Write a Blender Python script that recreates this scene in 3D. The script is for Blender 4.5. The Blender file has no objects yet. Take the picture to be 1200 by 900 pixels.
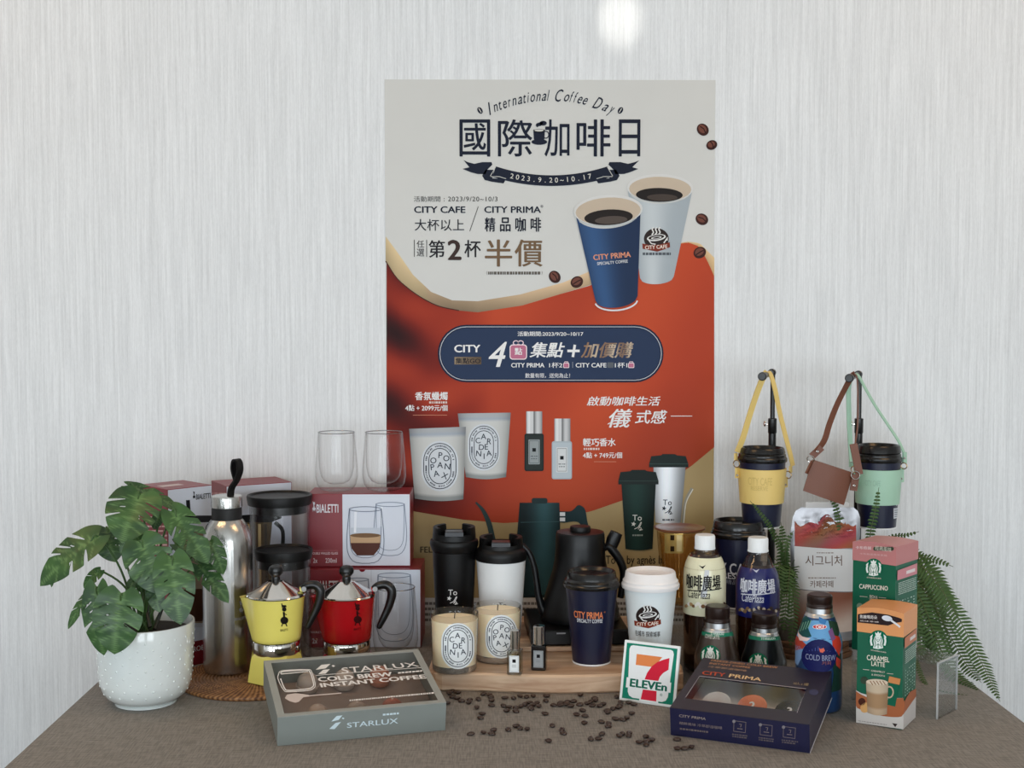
import bpy, math, random
from math import sin, cos, tan, atan, atan2, pi, radians, sqrt, hypot
from mathutils import Vector, Matrix
from mathutils.geometry import tessellate_polygon

# ---------------------------------------------------------------- camera, world, lights, exposure
SC = bpy.context.scene
COL = SC.collection
F = 1500.0                       # focal length in pixels of a 1200x900 frame
PITCH, YAW, H = radians(3.05), radians(0.76), 0.57
WALL = 2.338                     # distance from the camera to the papered wall
FLOOR = -0.74
CEIL = 1.95

cam = bpy.data.cameras.new('camera')
cam.lens = 36.0 * F / 1200.0
cam.sensor_width = 36.0
cam.clip_start = 0.05
cam_ob = bpy.data.objects.new('camera', cam)
cam_ob.location = (0, 0, H)
cam_ob.rotation_euler = (pi/2 - PITCH, 0, -YAW)
COL.objects.link(cam_ob)
SC.camera = cam_ob
CAMR = cam_ob.rotation_euler.to_matrix()

world = bpy.data.worlds.new('sky')
SC.world = world
world.use_nodes = True
world.node_tree.nodes['Background'].inputs[0].default_value = (0.80, 0.90, 1.0, 1)
world.node_tree.nodes['Background'].inputs[1].default_value = 1.2

def area(name, loc, rot, sx, sy, power, color):
    l = bpy.data.lights.new(name, 'AREA')
    l.shape = 'RECTANGLE'; l.size = sx; l.size_y = sy; l.energy = power; l.color = color
    o = bpy.data.objects.new(name, l); o.location = loc; o.rotation_euler = rot
    COL.objects.link(o); return o
BACK = -3.2                      # the window wall behind the camera
for wx in (-2.05, 0.0, 2.05):
    area('window_daylight', (wx, BACK + 0.02, 0.35), (pi/2, 0, 0), 1.5, 1.7, 47, (0.865, 0.945, 1.0))
for lx in (-1.2, 1.2):
    area('ceiling_lamp_light', (lx, 1.25, CEIL - 0.035), (0, 0, 0), 0.9, 0.3, 7.5, (1.0, 0.60, 0.28))
sp = bpy.data.lights.new('spot_glint', 'SPOT')
sp.energy = 34.0; sp.spot_size = radians(5.0); sp.spot_blend = 1.0; sp.shadow_soft_size = 0.01
sp.color = (1.0, 0.95, 0.86)
spo = bpy.data.objects.new('spot_glint', sp)
spo.location = (0.235, 1.45, CEIL - 0.08)

SC.view_settings.view_transform = 'Standard'
SC.view_settings.look = 'None'
SC.view_settings.exposure = 0.07
SC.view_settings.gamma = 1.0
SC.view_settings.use_curve_mapping = False
try:
    SC.cycles.use_denoising = True
    SC.cycles.max_bounces = 10
    SC.cycles.transparent_max_bounces = 32
    SC.cycles.glossy_bounces = 4
    SC.cycles.diffuse_bounces = 4
    SC.cycles.caustics_reflective = False
    SC.cycles.caustics_refractive = False
    SC.cycles.sample_clamp_indirect = 4.0
except Exception:
    pass

# ---------------------------------------------------------------- pixels of the photograph -> points of the place
def ray(px, py):
    return Vector((0, 0, H)), (CAMR @ Vector(((px-600)/F, -(py-450)/F, -1.0))).normalized()
def T(px, py, z=0.0):            # point at height z
    o, d = ray(px, py); t = (z - o.z)/d.z; return o + d*t
def R(px, py, dist):             # point at distance dist along the room (y)
    o, d = ray(px, py); t = dist/d.y; return o + d*t
spo.rotation_euler = (R(727, 22, WALL) - spo.location).to_track_quat('-Z', 'Y').to_euler()
COL.objects.link(spo)

# ---------------------------------------------------------------- materials
def lin(c):
    r = []
    for v in c[:3]:
        v = v/255.0
        r.append(v/12.92 if v <= 0.04045 else ((v+0.055)/1.055)**2.4)
    return tuple(r) + (1.0,)
MATS = {}
def M(name, rgb, rough=0.5, metal=0.0, noise=0.0, nscale=40.0, bump=0.0, bscale=200.0, coat=0.0,
      alpha=1.0, sss=0.0, spec=0.5, trans=0.0, stretch=(1, 1, 1), aniso=0.0):
    if name in MATS: return MATS[name]
    m = bpy.data.materials.new(name); m.use_nodes = True; MATS[name] = m
    nt = m.node_tree; b = nt.nodes['Principled BSDF']
    c = lin(rgb)
    b.inputs['Base Color'].default_value = c
    b.inputs['Roughness'].default_value = rough
    b.inputs['Metallic'].default_value = metal
    b.inputs['Specular IOR Level'].default_value = spec
    b.inputs['Coat Weight'].default_value = coat
    b.inputs['Coat Roughness'].default_value = 0.08
    b.inputs['Alpha'].default_value = alpha
    b.inputs['Transmission Weight'].default_value = trans
    if sss:
        b.inputs['Subsurface Weight'].default_value = sss
        b.inputs['Subsurface Radius'].default_value = (0.01, 0.006, 0.003)
    if aniso: b.inputs['Anisotropic'].default_value = aniso
    tc = nt.nodes.new('ShaderNodeTexCoord'); mp = nt.nodes.new('ShaderNodeMapping')
    mp.inputs['Scale'].default_value = stretch
    nt.links.new(tc.outputs['Object'], mp.inputs['Vector'])
    n = nt.nodes.new('ShaderNodeTexNoise'); n.inputs['Scale'].default_value = nscale
    n.inputs['Detail'].default_value = 4.0
    nt.links.new(mp.outputs[0], n.inputs['Vector'])
    k = noise if noise else 0.03
    mx = nt.nodes.new('ShaderNodeMix'); mx.data_type = 'RGBA'
    mx.inputs['A'].default_value = tuple(min(1, v*(1-k)) for v in c[:3]) + (1,)
    mx.inputs['B'].default_value = tuple(min(1, v*(1+k)) for v in c[:3]) + (1,)
    nt.links.new(n.outputs['Fac'], mx.inputs['Factor'])
    nt.links.new(mx.outputs['Result'], b.inputs['Base Color'])
    if bump:
        n2 = nt.nodes.new('ShaderNodeTexNoise'); n2.inputs['Scale'].default_value = bscale
        nt.links.new(mp.outputs[0], n2.inputs['Vector'])
        bp = nt.nodes.new('ShaderNodeBump'); bp.inputs['Strength'].default_value = bump
        bp.inputs['Distance'].default_value = 0.002
        nt.links.new(n2.outputs['Fac'], bp.inputs['Height'])
        nt.links.new(bp.outputs[0], b.inputs['Normal'])
    return m

def thin_glass(name, tint, gloss=0.9, base=0.04, edge=0.75, rough=0.02, edge_tint=None, white=0.0):
    """thin clear sheet: passes light straight on, tinted towards its edges, with a Fresnel-like shine"""
    if name in MATS: return MATS[name]
    m = bpy.data.materials.new(name); m.use_nodes = True; MATS[name] = m
    nt = m.node_tree; nt.nodes.clear()
    out = nt.nodes.new('ShaderNodeOutputMaterial')
    tr = nt.nodes.new('ShaderNodeBsdfTransparent'); gl = nt.nodes.new('ShaderNodeBsdfGlossy')
    gl.inputs['Roughness'].default_value = rough
    lw = nt.nodes.new('ShaderNodeLayerWeight'); lw.inputs['Blend'].default_value = 0.5
    pw = nt.nodes.new('ShaderNodeMath'); pw.operation = 'POWER'; pw.inputs[1].default_value = 4.0
    nt.links.new(lw.outputs['Facing'], pw.inputs[0])
    mp = nt.nodes.new('ShaderNodeMath'); mp.operation = 'MULTIPLY_ADD'
    mp.inputs[1].default_value = gloss; mp.inputs[2].default_value = base
    nt.links.new(pw.outputs[0], mp.inputs[0])
    mc = nt.nodes.new('ShaderNodeMix'); mc.data_type = 'RGBA'
    mc.inputs['A'].default_value = lin(tint)
    mc.inputs['B'].default_value = lin(edge_tint) if edge_tint else tuple(v*(1-edge) for v in lin(tint)[:3]) + (1,)
    pw2 = nt.nodes.new('ShaderNodeMath'); pw2.operation = 'POWER'; pw2.inputs[1].default_value = 3.0
    nt.links.new(lw.outputs['Facing'], pw2.inputs[0])
    nt.links.new(pw2.outputs[0], mc.inputs['Factor'])
    nt.links.new(mc.outputs['Result'], tr.inputs['Color'])
    ms = nt.nodes.new('ShaderNodeMixShader')
    nt.links.new(mp.outputs[0], ms.inputs[0]); nt.links.new(tr.outputs[0], ms.inputs[1]); nt.links.new(gl.outputs[0], ms.inputs[2])
    last = ms
    if white:
        df = nt.nodes.new('ShaderNodeBsdfDiffuse'); df.inputs[0].default_value = (0.9, 0.9, 0.9, 1)
        m2 = nt.nodes.new('ShaderNodeMixShader'); m2.inputs[0].default_value = white
        nt.links.new(ms.outputs[0], m2.inputs[1]); nt.links.new(df.outputs[0], m2.inputs[2]); last = m2
    nt.links.new(last.outputs[0], out.inputs[0])
    return m

def ink_mat(name='printed_ink', rough=0.45, metal=0.0, spec=0.12):
    if name in MATS: return MATS[name]
    m = bpy.data.materials.new(name); m.use_nodes = True; MATS[name] = m
    nt = m.node_tree; b = nt.nodes['Principled BSDF']
    a = nt.nodes.new('ShaderNodeAttribute'); a.attribute_name = 'Ink'
    nt.links.new(a.outputs['Color'], b.inputs['Base Color'])
    b.inputs['Roughness'].default_value = rough; b.inputs['Metallic'].default_value = metal
    b.inputs['Specular IOR Level'].default_value = spec
    return m

# ---------------------------------------------------------------- objects
def thing(name, label, cat, loc=(0, 0, 0), rot=0.0, group=None, rx=0.0):
    o = bpy.data.objects.new(name, None); COL.objects.link(o)
    o.empty_display_size = 0.03
    o.location = loc; o.rotation_euler = (rx, 0, rot)
    o['label'] = label; o['category'] = cat
    if group: o['group'] = group
    return o
def tag(o, label, cat, group=None):
    o['label'] = label; o['category'] = cat
    if group: o['group'] = group
    return o
def copy_tree(o, loc=None, rot=None, label=None, parent=None):
    c = o.copy(); COL.objects.link(c)
    if parent: c.parent = parent
    if loc is not None: c.location = loc
    if rot is not None: c.rotation_euler = (0, 0, rot)
    if label: c['label'] = label
    for ch in [x for x in COL.objects if x.parent == o]: copy_tree(ch, parent=c)
    return c

class MB:
    """collects faces, builds ONE mesh object"""
    def __init__(s): s.v = []; s.f = []; s.sm = []
    def add(s, vs, fs, smooth=False):
        n = len(s.v); s.v += [tuple(p) for p in vs]
        s.f += [tuple(i+n for i in f) for f in fs]; s.sm += [smooth]*len(fs); return s
    def lathe(s, prof, seg=48, c=(0, 0, 0), close=False, start=0.0, rfun=None):
        vs = []; fs = []; n = len(prof)
        for r, z in prof:
            for k in range(seg):
                a = start + 2*pi*k/seg
                q = r*(rfun(a, z) if rfun else 1.0)
                vs.append((c[0]+q*cos(a), c[1]+q*sin(a), c[2]+z))
        for i in range(n-1):
            for k in range(seg):
                k2 = (k+1) % seg
                fs.append((i*seg+k, i*seg+k2, (i+1)*seg+k2, (i+1)*seg+k))
        if close: 
            fs.append(tuple(range(seg))[::-1]); fs.append(tuple((n-1)*seg+k for k in range(seg)))
        return s.add(vs, fs, True)
    def box(s, x0, x1, y0, y1, z0, z1, b=0.0):
        if b <= 0:
            vs = [(x, y, z) for z in (z0, z1) for x, y in ((x0, y0), (x1, y0), (x1, y1), (x0, y1))]
            return s.add(vs, [(0, 3, 2, 1), (4, 5, 6, 7), (0, 1, 5, 4), (1, 2, 6, 5), (2, 3, 7, 6), (3, 0, 4, 7)])
        return s.prism([(x0, y0), (x1, y0), (x1, y1), (x0, y1)], z0, z1, b)
    def prism(s, out, z0, z1, b=0.0, smooth=False):
        n = len(out)
        if b > 0:
            # inset rings for a bevelled edge
            def inset(d):
                r = []
                for i in range(n):
                    p0 = Vector(out[i-1]); p = Vector(out[i]); p1 = Vector(out[(i+1) % n])
                    e0 = (p-p0).normalized(); e1 = (p1-p).normalized()
                    n0 = Vector((-e0.y, e0.x)); n1 = Vector((-e1.y, e1.x))
                    m = (n0+n1)
                    m = m/max(0.3, m.dot(n0)) if m.length > 1e-6 else n0
                    r.append(p + m*d)
                return r
            rings = [(inset(b), z0), (out, z0+b), (out, z1-b), (inset(b), z1)]
        else: rings = [(out, z0), (out, z1)]
        vs = [(p[0], p[1], z) for ring, z in rings for p in ring]; fs = []
        for j in range(len(rings)-1):
            for i in range(n):
                i2 = (i+1) % n
                fs.append((j*n+i, j*n+i2, (j+1)*n+i2, (j+1)*n+i))
        top = (len(rings)-1)*n
        fs.append(tuple(range(n))[::-1]); fs.append(tuple(top+i for i in range(n)))
        return s.add(vs, fs, smooth)
    def tube(s, pts, rad, seg=12, flat=1.0, cap=True, up=None):
        pts = [Vector(p) for p in pts]; n = len(pts)
        if not isinstance(rad, (list, tuple)): rad = [rad]*n
        prev = None; vs = []; fs = []
        for i, p in enumerate(pts):
            t = (pts[min(i+1, n-1)] - pts[max(i-1, 0)]).normalized()
            if prev is None:
                u = Vector(up) if up else (Vector((0, 0, 1)) if abs(t.z) < 0.9 else Vector((0, 1, 0)))
            else: u = prev
            u = (u - t*u.dot(t)).normalized(); w = t.cross(u); prev = u
            for k in range(seg):
                a = 2*pi*k/seg
                vs.append(p + (u*cos(a)*flat + w*sin(a))*rad[i])
        for i in range(n-1):
            for k in range(seg):
                k2 = (k+1) % seg
                fs.append((i*seg+k, i*seg+k2, (i+1)*seg+k2, (i+1)*seg+k))
        if cap: fs.append(tuple(range(seg))[::-1]); fs.append(tuple((n-1)*seg+k for k in range(seg)))
        return s.add(vs, fs, True)
    def ribbon(s, pts, w, th, side):
        """flat strap: side gives the direction across its width at every point (or one for all)"""
        pts = [Vector(p) for p in pts]; n = len(pts); vs = []; fs = []
        for i, p in enumerate(pts):
            t = (pts[min(i+1, n-1)] - pts[max(i-1, 0)]).normalized()
            sd = Vector(side[i] if isinstance(side, list) else side)
            sd = (sd - t*sd.dot(t)).normalized(); nn = t.cross(sd)
            ww = w[i] if isinstance(w, list) else w
            for a, b in ((-1, -1), (1, -1), (1, 1), (-1, 1)):
                vs.append(p + sd*a*ww/2 + nn*b*th/2)
        for i in range(n-1):
            for k in range(4):
                k2 = (k+1) % 4
                fs.append((i*4+k, i*4+k2, (i+1)*4+k2, (i+1)*4+k))
        fs.append((3, 2, 1, 0)); m = (n-1)*4; fs.append((m, m+1, m+2, m+3))
        return s.add(vs, fs, False)
    def sphere(s, c, rx, ry=None, rz=None, seg=20, rings=12):
        ry = ry or rx; rz = rz or rx; vs = []; fs = []
        for i in range(rings+1):
            a = pi*i/rings
            for k in range(seg):
                b = 2*pi*k/seg
                vs.append((c[0]+rx*sin(a)*cos(b), c[1]+ry*sin(a)*sin(b), c[2]-rz*cos(a)))
        for i in range(rings):
            for k in range(seg):
                k2 = (k+1) % seg
                fs.append((i*seg+k, i*seg+k2, (i+1)*seg+k2, (i+1)*seg+k))
        return s.add(vs, fs, True)
    def mesh(s, name, sharp=35):
        me = bpy.data.meshes.new(name); me.from_pydata(s.v, [], s.f)
        me.polygons.foreach_set('use_smooth', s.sm)
        me.validate(); me.update()
        if any(s.sm):
            try: me.set_sharp_from_angle(angle=radians(sharp))
            except Exception: pass
        return me
    def build(s, name, mat, parent=None, loc=None, rot=None, sharp=35):
        o = bpy.data.objects.new(name, s.mesh(name, sharp)); COL.objects.link(o)
        o.data.materials.append(mat)
        if parent: o.parent = parent
        if loc is not None: o.location = loc
        if rot is not None: o.rotation_euler = rot
        return o

def spline(pts, n=8):
    """Catmull-Rom through the points"""
    pts = [Vector(p) for p in pts]; out = []
    P = [pts[0]*2-pts[1]] + pts + [pts[-1]*2-pts[-2]]
    for i in range(1, len(P)-2):
        a, b, c, d = P[i-1], P[i], P[i+1], P[i+2]
        for k in range(n):
            t = k/n
            out.append(0.5*((2*b)+(c-a)*t+(2*a-5*b+4*c-d)*t*t+(3*b-a-3*c+d)*t**3))
    out.append(pts[-1]); return out

# ---------------------------------------------------------------- flat print: inks laid on a real surface
_font = bpy.data.curves.new('lettering', 'FONT')
_fo = bpy.data.objects.new('lettering', _font); COL.objects.link(_fo)
_cache = {}
def glyphs(txt, bold=0.0, shear=0.0, space=1.0):
    bold *= 0.72
    key = (txt, bold, shear, space)
    if key in _cache: return _cache[key]
    _font.body = txt; _font.shear = shear; _font.space_character = space
    _font.resolution_u = 3
    bpy.context.view_layer.update()
    me = _fo.to_mesh(); me.calc_loop_triangles()
    vs = [(v.co.x, v.co.y) for v in me.vertices]
    ts = [tuple(t.vertices) for t in me.loop_triangles]
    _fo.to_mesh_clear()
    if bold:                     # heavier strokes: the same letter laid down again a hair to each side
        n = len(vs); V = []; TT = []
        for j, (dx, dy) in enumerate(((-bold, 0), (bold, 0), (0, bold*.6), (0, -bold*.6))):
            V += [(x+dx, y+dy) for x, y in vs]; TT += [tuple(i+j*n for i in t) for t in ts]
        vs, ts = V, TT
    _cache[key] = (vs, ts); return _cache[key]

class Ink:
    """surf has inv(px,py)->(a,b) and pos(a,b,h)->local point; b grows upwards"""
    def __init__(s, surf, eps=0.00012, maxlen=None, base=0.0002):
        s.surf = surf; s.eps = eps; s.maxlen = maxlen; s.base = base; s.v = []; s.c = []; s.f = []
    def tri(s, p, c, lay, depth=0):
        if s.maxlen and depth < 7:
            l = [hypot(p[i][0]-p[(i+1) % 3][0], p[i][1]-p[(i+1) % 3][1]) for i in range(3)]
            i = l.index(max(l))
            if l[i] > s.maxlen:
                j = (i+1) % 3; k = (i+2) % 3
                m = ((p[i][0]+p[j][0])/2, (p[i][1]+p[j][1])/2); mc = tuple((c[i][q]+c[j][q])/2 for q in range(4))
                s.tri((p[i], m, p[k]), (c[i], mc, c[k]), lay, depth+1); s.tri((m, p[j], p[k]), (mc, c[j], c[k]), lay, depth+1); return
        ar = (p[1][0]-p[0][0])*(p[2][1]-p[0][1])-(p[2][0]-p[0][0])*(p[1][1]-p[0][1])
        if ar < 0: p = p[::-1]; c = c[::-1]
        n = len(s.v)
        for q, cc in zip(p, c): s.v.append(tuple(s.surf.pos(q[0], q[1], s.base+s.eps*lay))); s.c.append(cc)
        s.f.append((n, n+1, n+2))
    def tris(s, vs, ts, col, lay, heavy=False):
        c = lin(col); n = len(ts)//4 if heavy else len(ts)
        for i_, t in enumerate(ts): s.tri(tuple(vs[i] for i in t), (c, c, c), lay+0.22*(i_//max(1, n)))
    def polyl(s, pts, col, lay=1):          # local coordinates
        ts = tessellate_polygon([[Vector((p[0], p[1], 0)) for p in pts]])
        s.tris(pts, ts, col, lay)
    def poly(s, px, col, lay=1, smooth=0):
        if smooth:
            q = spline([(p[0], p[1], 0) for p in px]+[(px[0][0], px[0][1], 0)], smooth)[:-1]; px = [(p.x, p.y) for p in q]
        s.polyl([s.surf.inv(*p) for p in px], col, lay)
    def patch(s, fn, nu, nv, cf, lay=1):    # fn(s,t)->px ; cf(s,t)->rgb
        g = [[(s.surf.inv(*fn(i/nu, j/nv)), lin(cf(i/nu, j/nv))) for j in range(nv+1)] for i in range(nu+1)]
        for i in range(nu):
            for j in range(nv):
                a, b, c, d = g[i][j], g[i+1][j], g[i+1][j+1], g[i][j+1]
                s.tri((a[0], b[0], c[0]), (a[1], b[1], c[1]), lay); s.tri((a[0], c[0], d[0]), (a[1], c[1], d[1]), lay)
    def ell(s, cx, cy, rx, ry, col, lay=1, rot=0.0, n=28, a0=0, a1=360):
        r = radians(rot); pts = []
        for k in range(n+1 if a1-a0 < 360 else n):
            a = radians(a0+(a1-a0)*k/n)
            x, y = rx*cos(a), ry*sin(a); pts.append((cx+x*cos(r)-y*sin(r), cy+x*sin(r)+y*cos(r)))
        s.poly(pts, col, lay)
    def line(s, px, w, col, lay=1, close=False, smooth=0):   # w in pixels
        if smooth:
            if isinstance(w, list):
                q = [w[min(i//smooth, len(w)-1)]*(1-(i % smooth)/smooth)+w[min(i//smooth+1, len(w)-1)]*(i % smooth)/smooth for i in range((len(px)-1)*smooth+1)]; w = q
            px = [(p.x, p.y) for p in spline([(p[0], p[1], 0) for p in px], smooth)]
        n = len(px)
        L = []
        for i in range(n):
            a = px[(i-1) % n] if (close or i > 0) else px[i]; b = px[(i+1) % n] if (close or i < n-1) else px[i]
            dx, dy = b[0]-a[0], b[1]-a[1]; l = hypot(dx, dy) or 1
            ww = w[i] if isinstance(w, list) else w
            L.append(((px[i][0]-dy/l*ww/2, px[i][1]+dx/l*ww/2), (px[i][0]+dy/l*ww/2, px[i][1]-dx/l*ww/2)))
        c = lin(col)
        for i in range(n if close else n-1):
            a, b = L[i], L[(i+1) % n]
            q = [s.surf.inv(*p) for p in (a[0], b[0], b[1], a[1])]
            s.tri((q[0], q[1], q[2]), (c, c, c), lay); s.tri((q[0], q[2], q[3]), (c, c, c), lay)
    def ring(s, cx, cy, rx, ry, w, col, lay=1, n=32, a0=0, a1=360, rot=0):
        r = radians(rot)
        pts = []
        for k in range(n if a1-a0 >= 360 else n+1):
            a = radians(a0+(a1-a0)*k/n); x, y = rx*cos(a), ry*sin(a)
            pts.append((cx+x*cos(r)-y*sin(r), cy+x*sin(r)+y*cos(r)))
        s.line(pts, w, col, lay, close=(a1-a0 >= 360))
    def rrect(s, x0, y0, x1, y1, r, col, lay=1, outline=0):
        pts = []
        for cx, cy, a in ((x1-r, y1-r, 0), (x0+r, y1-r, 90), (x0+r, y0+r, 180), (x1-r, y0+r, 270)):
            for k in range(9): b = radians(a+90*k/8); pts.append((cx+r*cos(b), cy+r*sin(b)))
        if outline: s.line(pts, outline, col, lay, close=True)
        else: s.poly(pts, col, lay)
    def text(s, txt, bl, tr, col, lay=2, bold=0.0, shear=0.0, space=1.0, cf=None):
        """lettering whose bounding box runs from the pixel bl (bottom left) to tr (top right)"""
        vs, ts = glyphs(txt, bold, shear, space)
        if not vs: return
        x0 = min(v[0] for v in vs); x1 = max(v[0] for v in vs); y0 = min(v[1] for v in vs); y1 = max(v[1] for v in vs)
        a0, b0 = s.surf.inv(*bl); a1, b1 = s.surf.inv(*tr)
        w = [(a0+(v[0]-x0)/(x1-x0)*(a1-a0), b0+(v[1]-y0)/max(1e-6, y1-y0)*(b1-b0)) for v in vs]
        if cf:
            n = len(ts)//4 if bold else len(ts)
            for i_, t in enumerate(ts): s.tri(tuple(w[i] for i in t), tuple(lin(cf((vs[i][0]-x0)/(x1-x0))) for i in t), lay+0.22*(i_//max(1, n)))
        else: s.tris(w, ts, col, lay, bold > 0)
    def quadtext(s, txt, bl, br, tl, tr, col, lay=2, bold=0.0, shear=0.0, space=1.0):
        """lettering on a slanted base line; four pixels of its bounding box"""
        vs, ts = glyphs(txt, bold, shear, space)
        x0 = min(v[0] for v in vs); x1 = max(v[0] for v in vs); y0 = min(v[1] for v in vs); y1 = max(v[1] for v in vs)
        w = []
        for v in vs:
            a = (v[0]-x0)/(x1-x0); b = 0.04+0.86*(v[1]-y0)/(y1-y0)
            x = (bl[0]*(1-a)+br[0]*a)*(1-b)+(tl[0]*(1-a)+tr[0]*a)*b; y = (bl[1]*(1-a)+br[1]*a)*(1-b)+(tl[1]*(1-a)+tr[1]*a)*b
            w.append(s.surf.inv(x, y))
        s.tris(w, ts, col, lay, bold > 0)
    def rtext(s, txt, cx, cy, h, col, rot=0, lay=2, bold=0.0, shear=0.0, w=None, space=1.0, ref=None):
        """lettering centred at a pixel, h pixels high, turned by rot degrees (clockwise)"""
        vs, ts = glyphs(txt, bold, shear, space)
        x0 = min(v[0] for v in vs); x1 = max(v[0] for v in vs); y0 = min(v[1] for v in vs); y1 = max(v[1] for v in vs)
        if ref: y0, y1 = ref
        k = h/(y1-y0); kx = k if w is None else w/(x1-x0); r = radians(rot); q = []
        for v in vs:
            x = (v[0]-(x0+x1)/2)*kx; y = -(v[1]-(y0+y1)/2)*k
            q.append(s.surf.inv(cx+x*cos(r)-y*sin(r), cy+x*sin(r)+y*cos(r)))
        s.tris(q, ts, col, lay, bold > 0)
    def dashes(s, x0, x1, y, h, col, lay=2, seed=1, slope=0.0, lo=1.2, hi=3.2):
        """a line of print too small to read"""
        rr = random.Random(seed); x = x0
        while x < x1-1:
            w = min(rr.uniform(lo, hi), x1-x); yy = y+(x-x0)*slope
            s.poly([(x, yy+h/2), (x+w, yy+h/2+w*slope), (x+w, yy-h/2+w*slope), (x, yy-h/2)], col, lay); x += w+rr.uniform(0.5, 1.0)
    def build(s, name, parent, mat=None, label=None):
        me = bpy.data.meshes.new(name); me.from_pydata(s.v, [], s.f)
        at = me.color_attributes.new('Ink', 'FLOAT_COLOR', 'POINT')
        at.data.foreach_set('color', [x for c in s.c for x in c])
        o = bpy.data.objects.new(name, me); COL.objects.link(o); me.materials.append(mat or ink_mat())
        if parent: o.parent = parent
        if label: o['label'] = label
        return o

class Flat:
    """a plane in the local frame of a thing. axis n, in-plane axes a (right) and b (up)"""
    def __init__(s, root, org, a, b):
        bpy.context.view_layer.update()
        s.M = root.matrix_world.copy() if root else Matrix(); s.Mi = s.M.inverted()
        s.o = Vector(org); s.a = Vector(a).normalized(); s.b = Vector(b).normalized(); s.n = s.a.cross(s.b)
    def inv(s, px, py):
        o, d = ray(px, py); o2 = s.Mi @ o; d2 = s.Mi.to_3x3() @ d
        t = (s.o-o2).dot(s.n)/d2.dot(s.n); p = o2+d2*t-s.o
        return (p.dot(s.a), p.dot(s.b))
    def pos(s, a, b, h): return s.o+s.a*a+s.b*b+s.n*h
class Round:
    """the side of a lathed thing; a = arc length about radius r0, b = height; rf(z) its radius"""
    def __init__(s, root, rf, r0=None, zr=None, c=(0, 0)):
        bpy.context.view_layer.update()
        s.M = root.matrix_world.copy(); s.Mi = s.M.inverted(); s.rf = rf; s.r0 = r0 or rf(zr); s.c = c
    def inv(s, px, py):
        o, d = ray(px, py); o = s.Mi @ o; d = s.Mi.to_3x3() @ d
        ox, oy = o.x-s.c[0], o.y-s.c[1]
        z = 0.05; r = s.r0; th = 0
        for _ in range(4):
            A = d.x*d.x+d.y*d.y; B = ox*d.x+oy*d.y; C = ox*ox+oy*oy-r*r
            D = B*B-A*C
            t = (-B-sqrt(D))/A if D > 0 else -B/A
            x, y, z = ox+d.x*t, oy+d.y*t, o.z+d.z*t; th = atan2(x, -y); r = s.rf(z)
        return (th*s.r0, z)
    def pos(s, a, b, h):
        th = a/s.r0; r = s.rf(b)+h; return Vector((s.c[0]+r*sin(th), s.c[1]-r*cos(th), b))
def rfun_of(prof):
    """radius at a height from an outer profile"""
    q = sorted(prof, key=lambda p: p[1])
    def f(z):
        if z <= q[0][1]: return q[0][0]
        for (r0, z0), (r1, z1) in zip(q, q[1:]):
            if z <= z1: return r0+(r1-r0)*(z-z0)/max(1e-9, z1-z0)
        return q[-1][0]
    return f

class Stand:
    """where an upright round thing stands: found from its centre column, its lowest visible row, its radius in px"""
    def __init__(s, px, row, rpx, z=0.0, dist=None):
        if dist is None:
            p = T(px, row, z); k = 1+rpx/F/1.0
            c = Vector((p.x, p.y, z)); h = Vector((p.x, p.y, 0)).normalized()
            r = rpx*p.y/F*k; c = c+h*r
        else:
            p = R(px, 450, dist); c = Vector((p.x, p.y, z))
        s.loc = c; s.z = z; s.rot = -atan(c.x/c.y)
        s.col = px; s.d = c.y
        s.u = (Vector((c.x, c.y, z+0.06))-Vector((0, 0, H))).dot(CAMR @ Vector((0, 0, -1)))/F
    def hz(s, row):
        return R(s.col, row, s.d).z - s.z
    def prof(s, pts): return [(r*s.u, s.hz(row)) for r, row in pts]

# ================================================================ the setting
def structure(o, ):
    o['kind'] = 'structure'; return o
def wallpaper():
    m = bpy.data.materials.new('ribbed_wallpaper'); m.use_nodes = True
    nt = m.node_tree; b = nt.nodes['Principled BSDF']; b.inputs['Roughness'].default_value = 0.62
    tc = nt.nodes.new('ShaderNodeTexCoord'); mp = nt.nodes.new('ShaderNodeMapping')
    mp.inputs['Scale'].default_value = (1.0, 1.0, 0.022)
    nt.links.new(tc.outputs['Object'], mp.inputs['Vector'])
    n = nt.nodes.new('ShaderNodeTexNoise'); n.inputs['Scale'].default_value = 330.0; n.inputs['Detail'].default_value = 3.0
    n.inputs['Roughness'].default_value = 0.65
    nt.links.new(mp.outputs[0], n.inputs['Vector'])
    mp2 = nt.nodes.new('ShaderNodeMapping'); mp2.inputs['Scale'].default_value = (1.0, 1.0, 0.2)
    nt.links.new(tc.outputs['Object'], mp2.inputs['Vector'])
    n2 = nt.nodes.new('ShaderNodeTexNoise'); n2.inputs['Scale'].default_value = 700.0; n2.inputs['Detail'].default_value = 2.0
    nt.links.new(mp2.outputs[0], n2.inputs['Vector'])
    ad = nt.nodes.new('ShaderNodeMath'); ad.operation = 'MULTIPLY_ADD'; ad.inputs[1].default_value = 0.35
    nt.links.new(n2.outputs['Fac'], ad.inputs[0]); nt.links.new(n.outputs['Fac'], ad.inputs[2])
    cr = nt.nodes.new('ShaderNodeValToRGB')
    cr.color_ramp.elements[0].position = 0.40; cr.color_ramp.elements[0].color = lin((208, 211, 213))
    cr.color_ramp.elements[1].position = 0.92; cr.color_ramp.elements[1].color = lin((236, 239, 241))
    nt.links.new(ad.outputs[0], cr.inputs[0]); nt.links.new(cr.outputs[0], b.inputs['Base Color'])
    bp = nt.nodes.new('ShaderNodeBump'); bp.inputs['Strength'].default_value = 0.3; bp.inputs['Distance'].default_value = 0.0012
    nt.links.new(ad.outputs[0], bp.inputs['Height']); nt.links.new(bp.outputs[0], b.inputs['Normal'])
    return m
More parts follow.
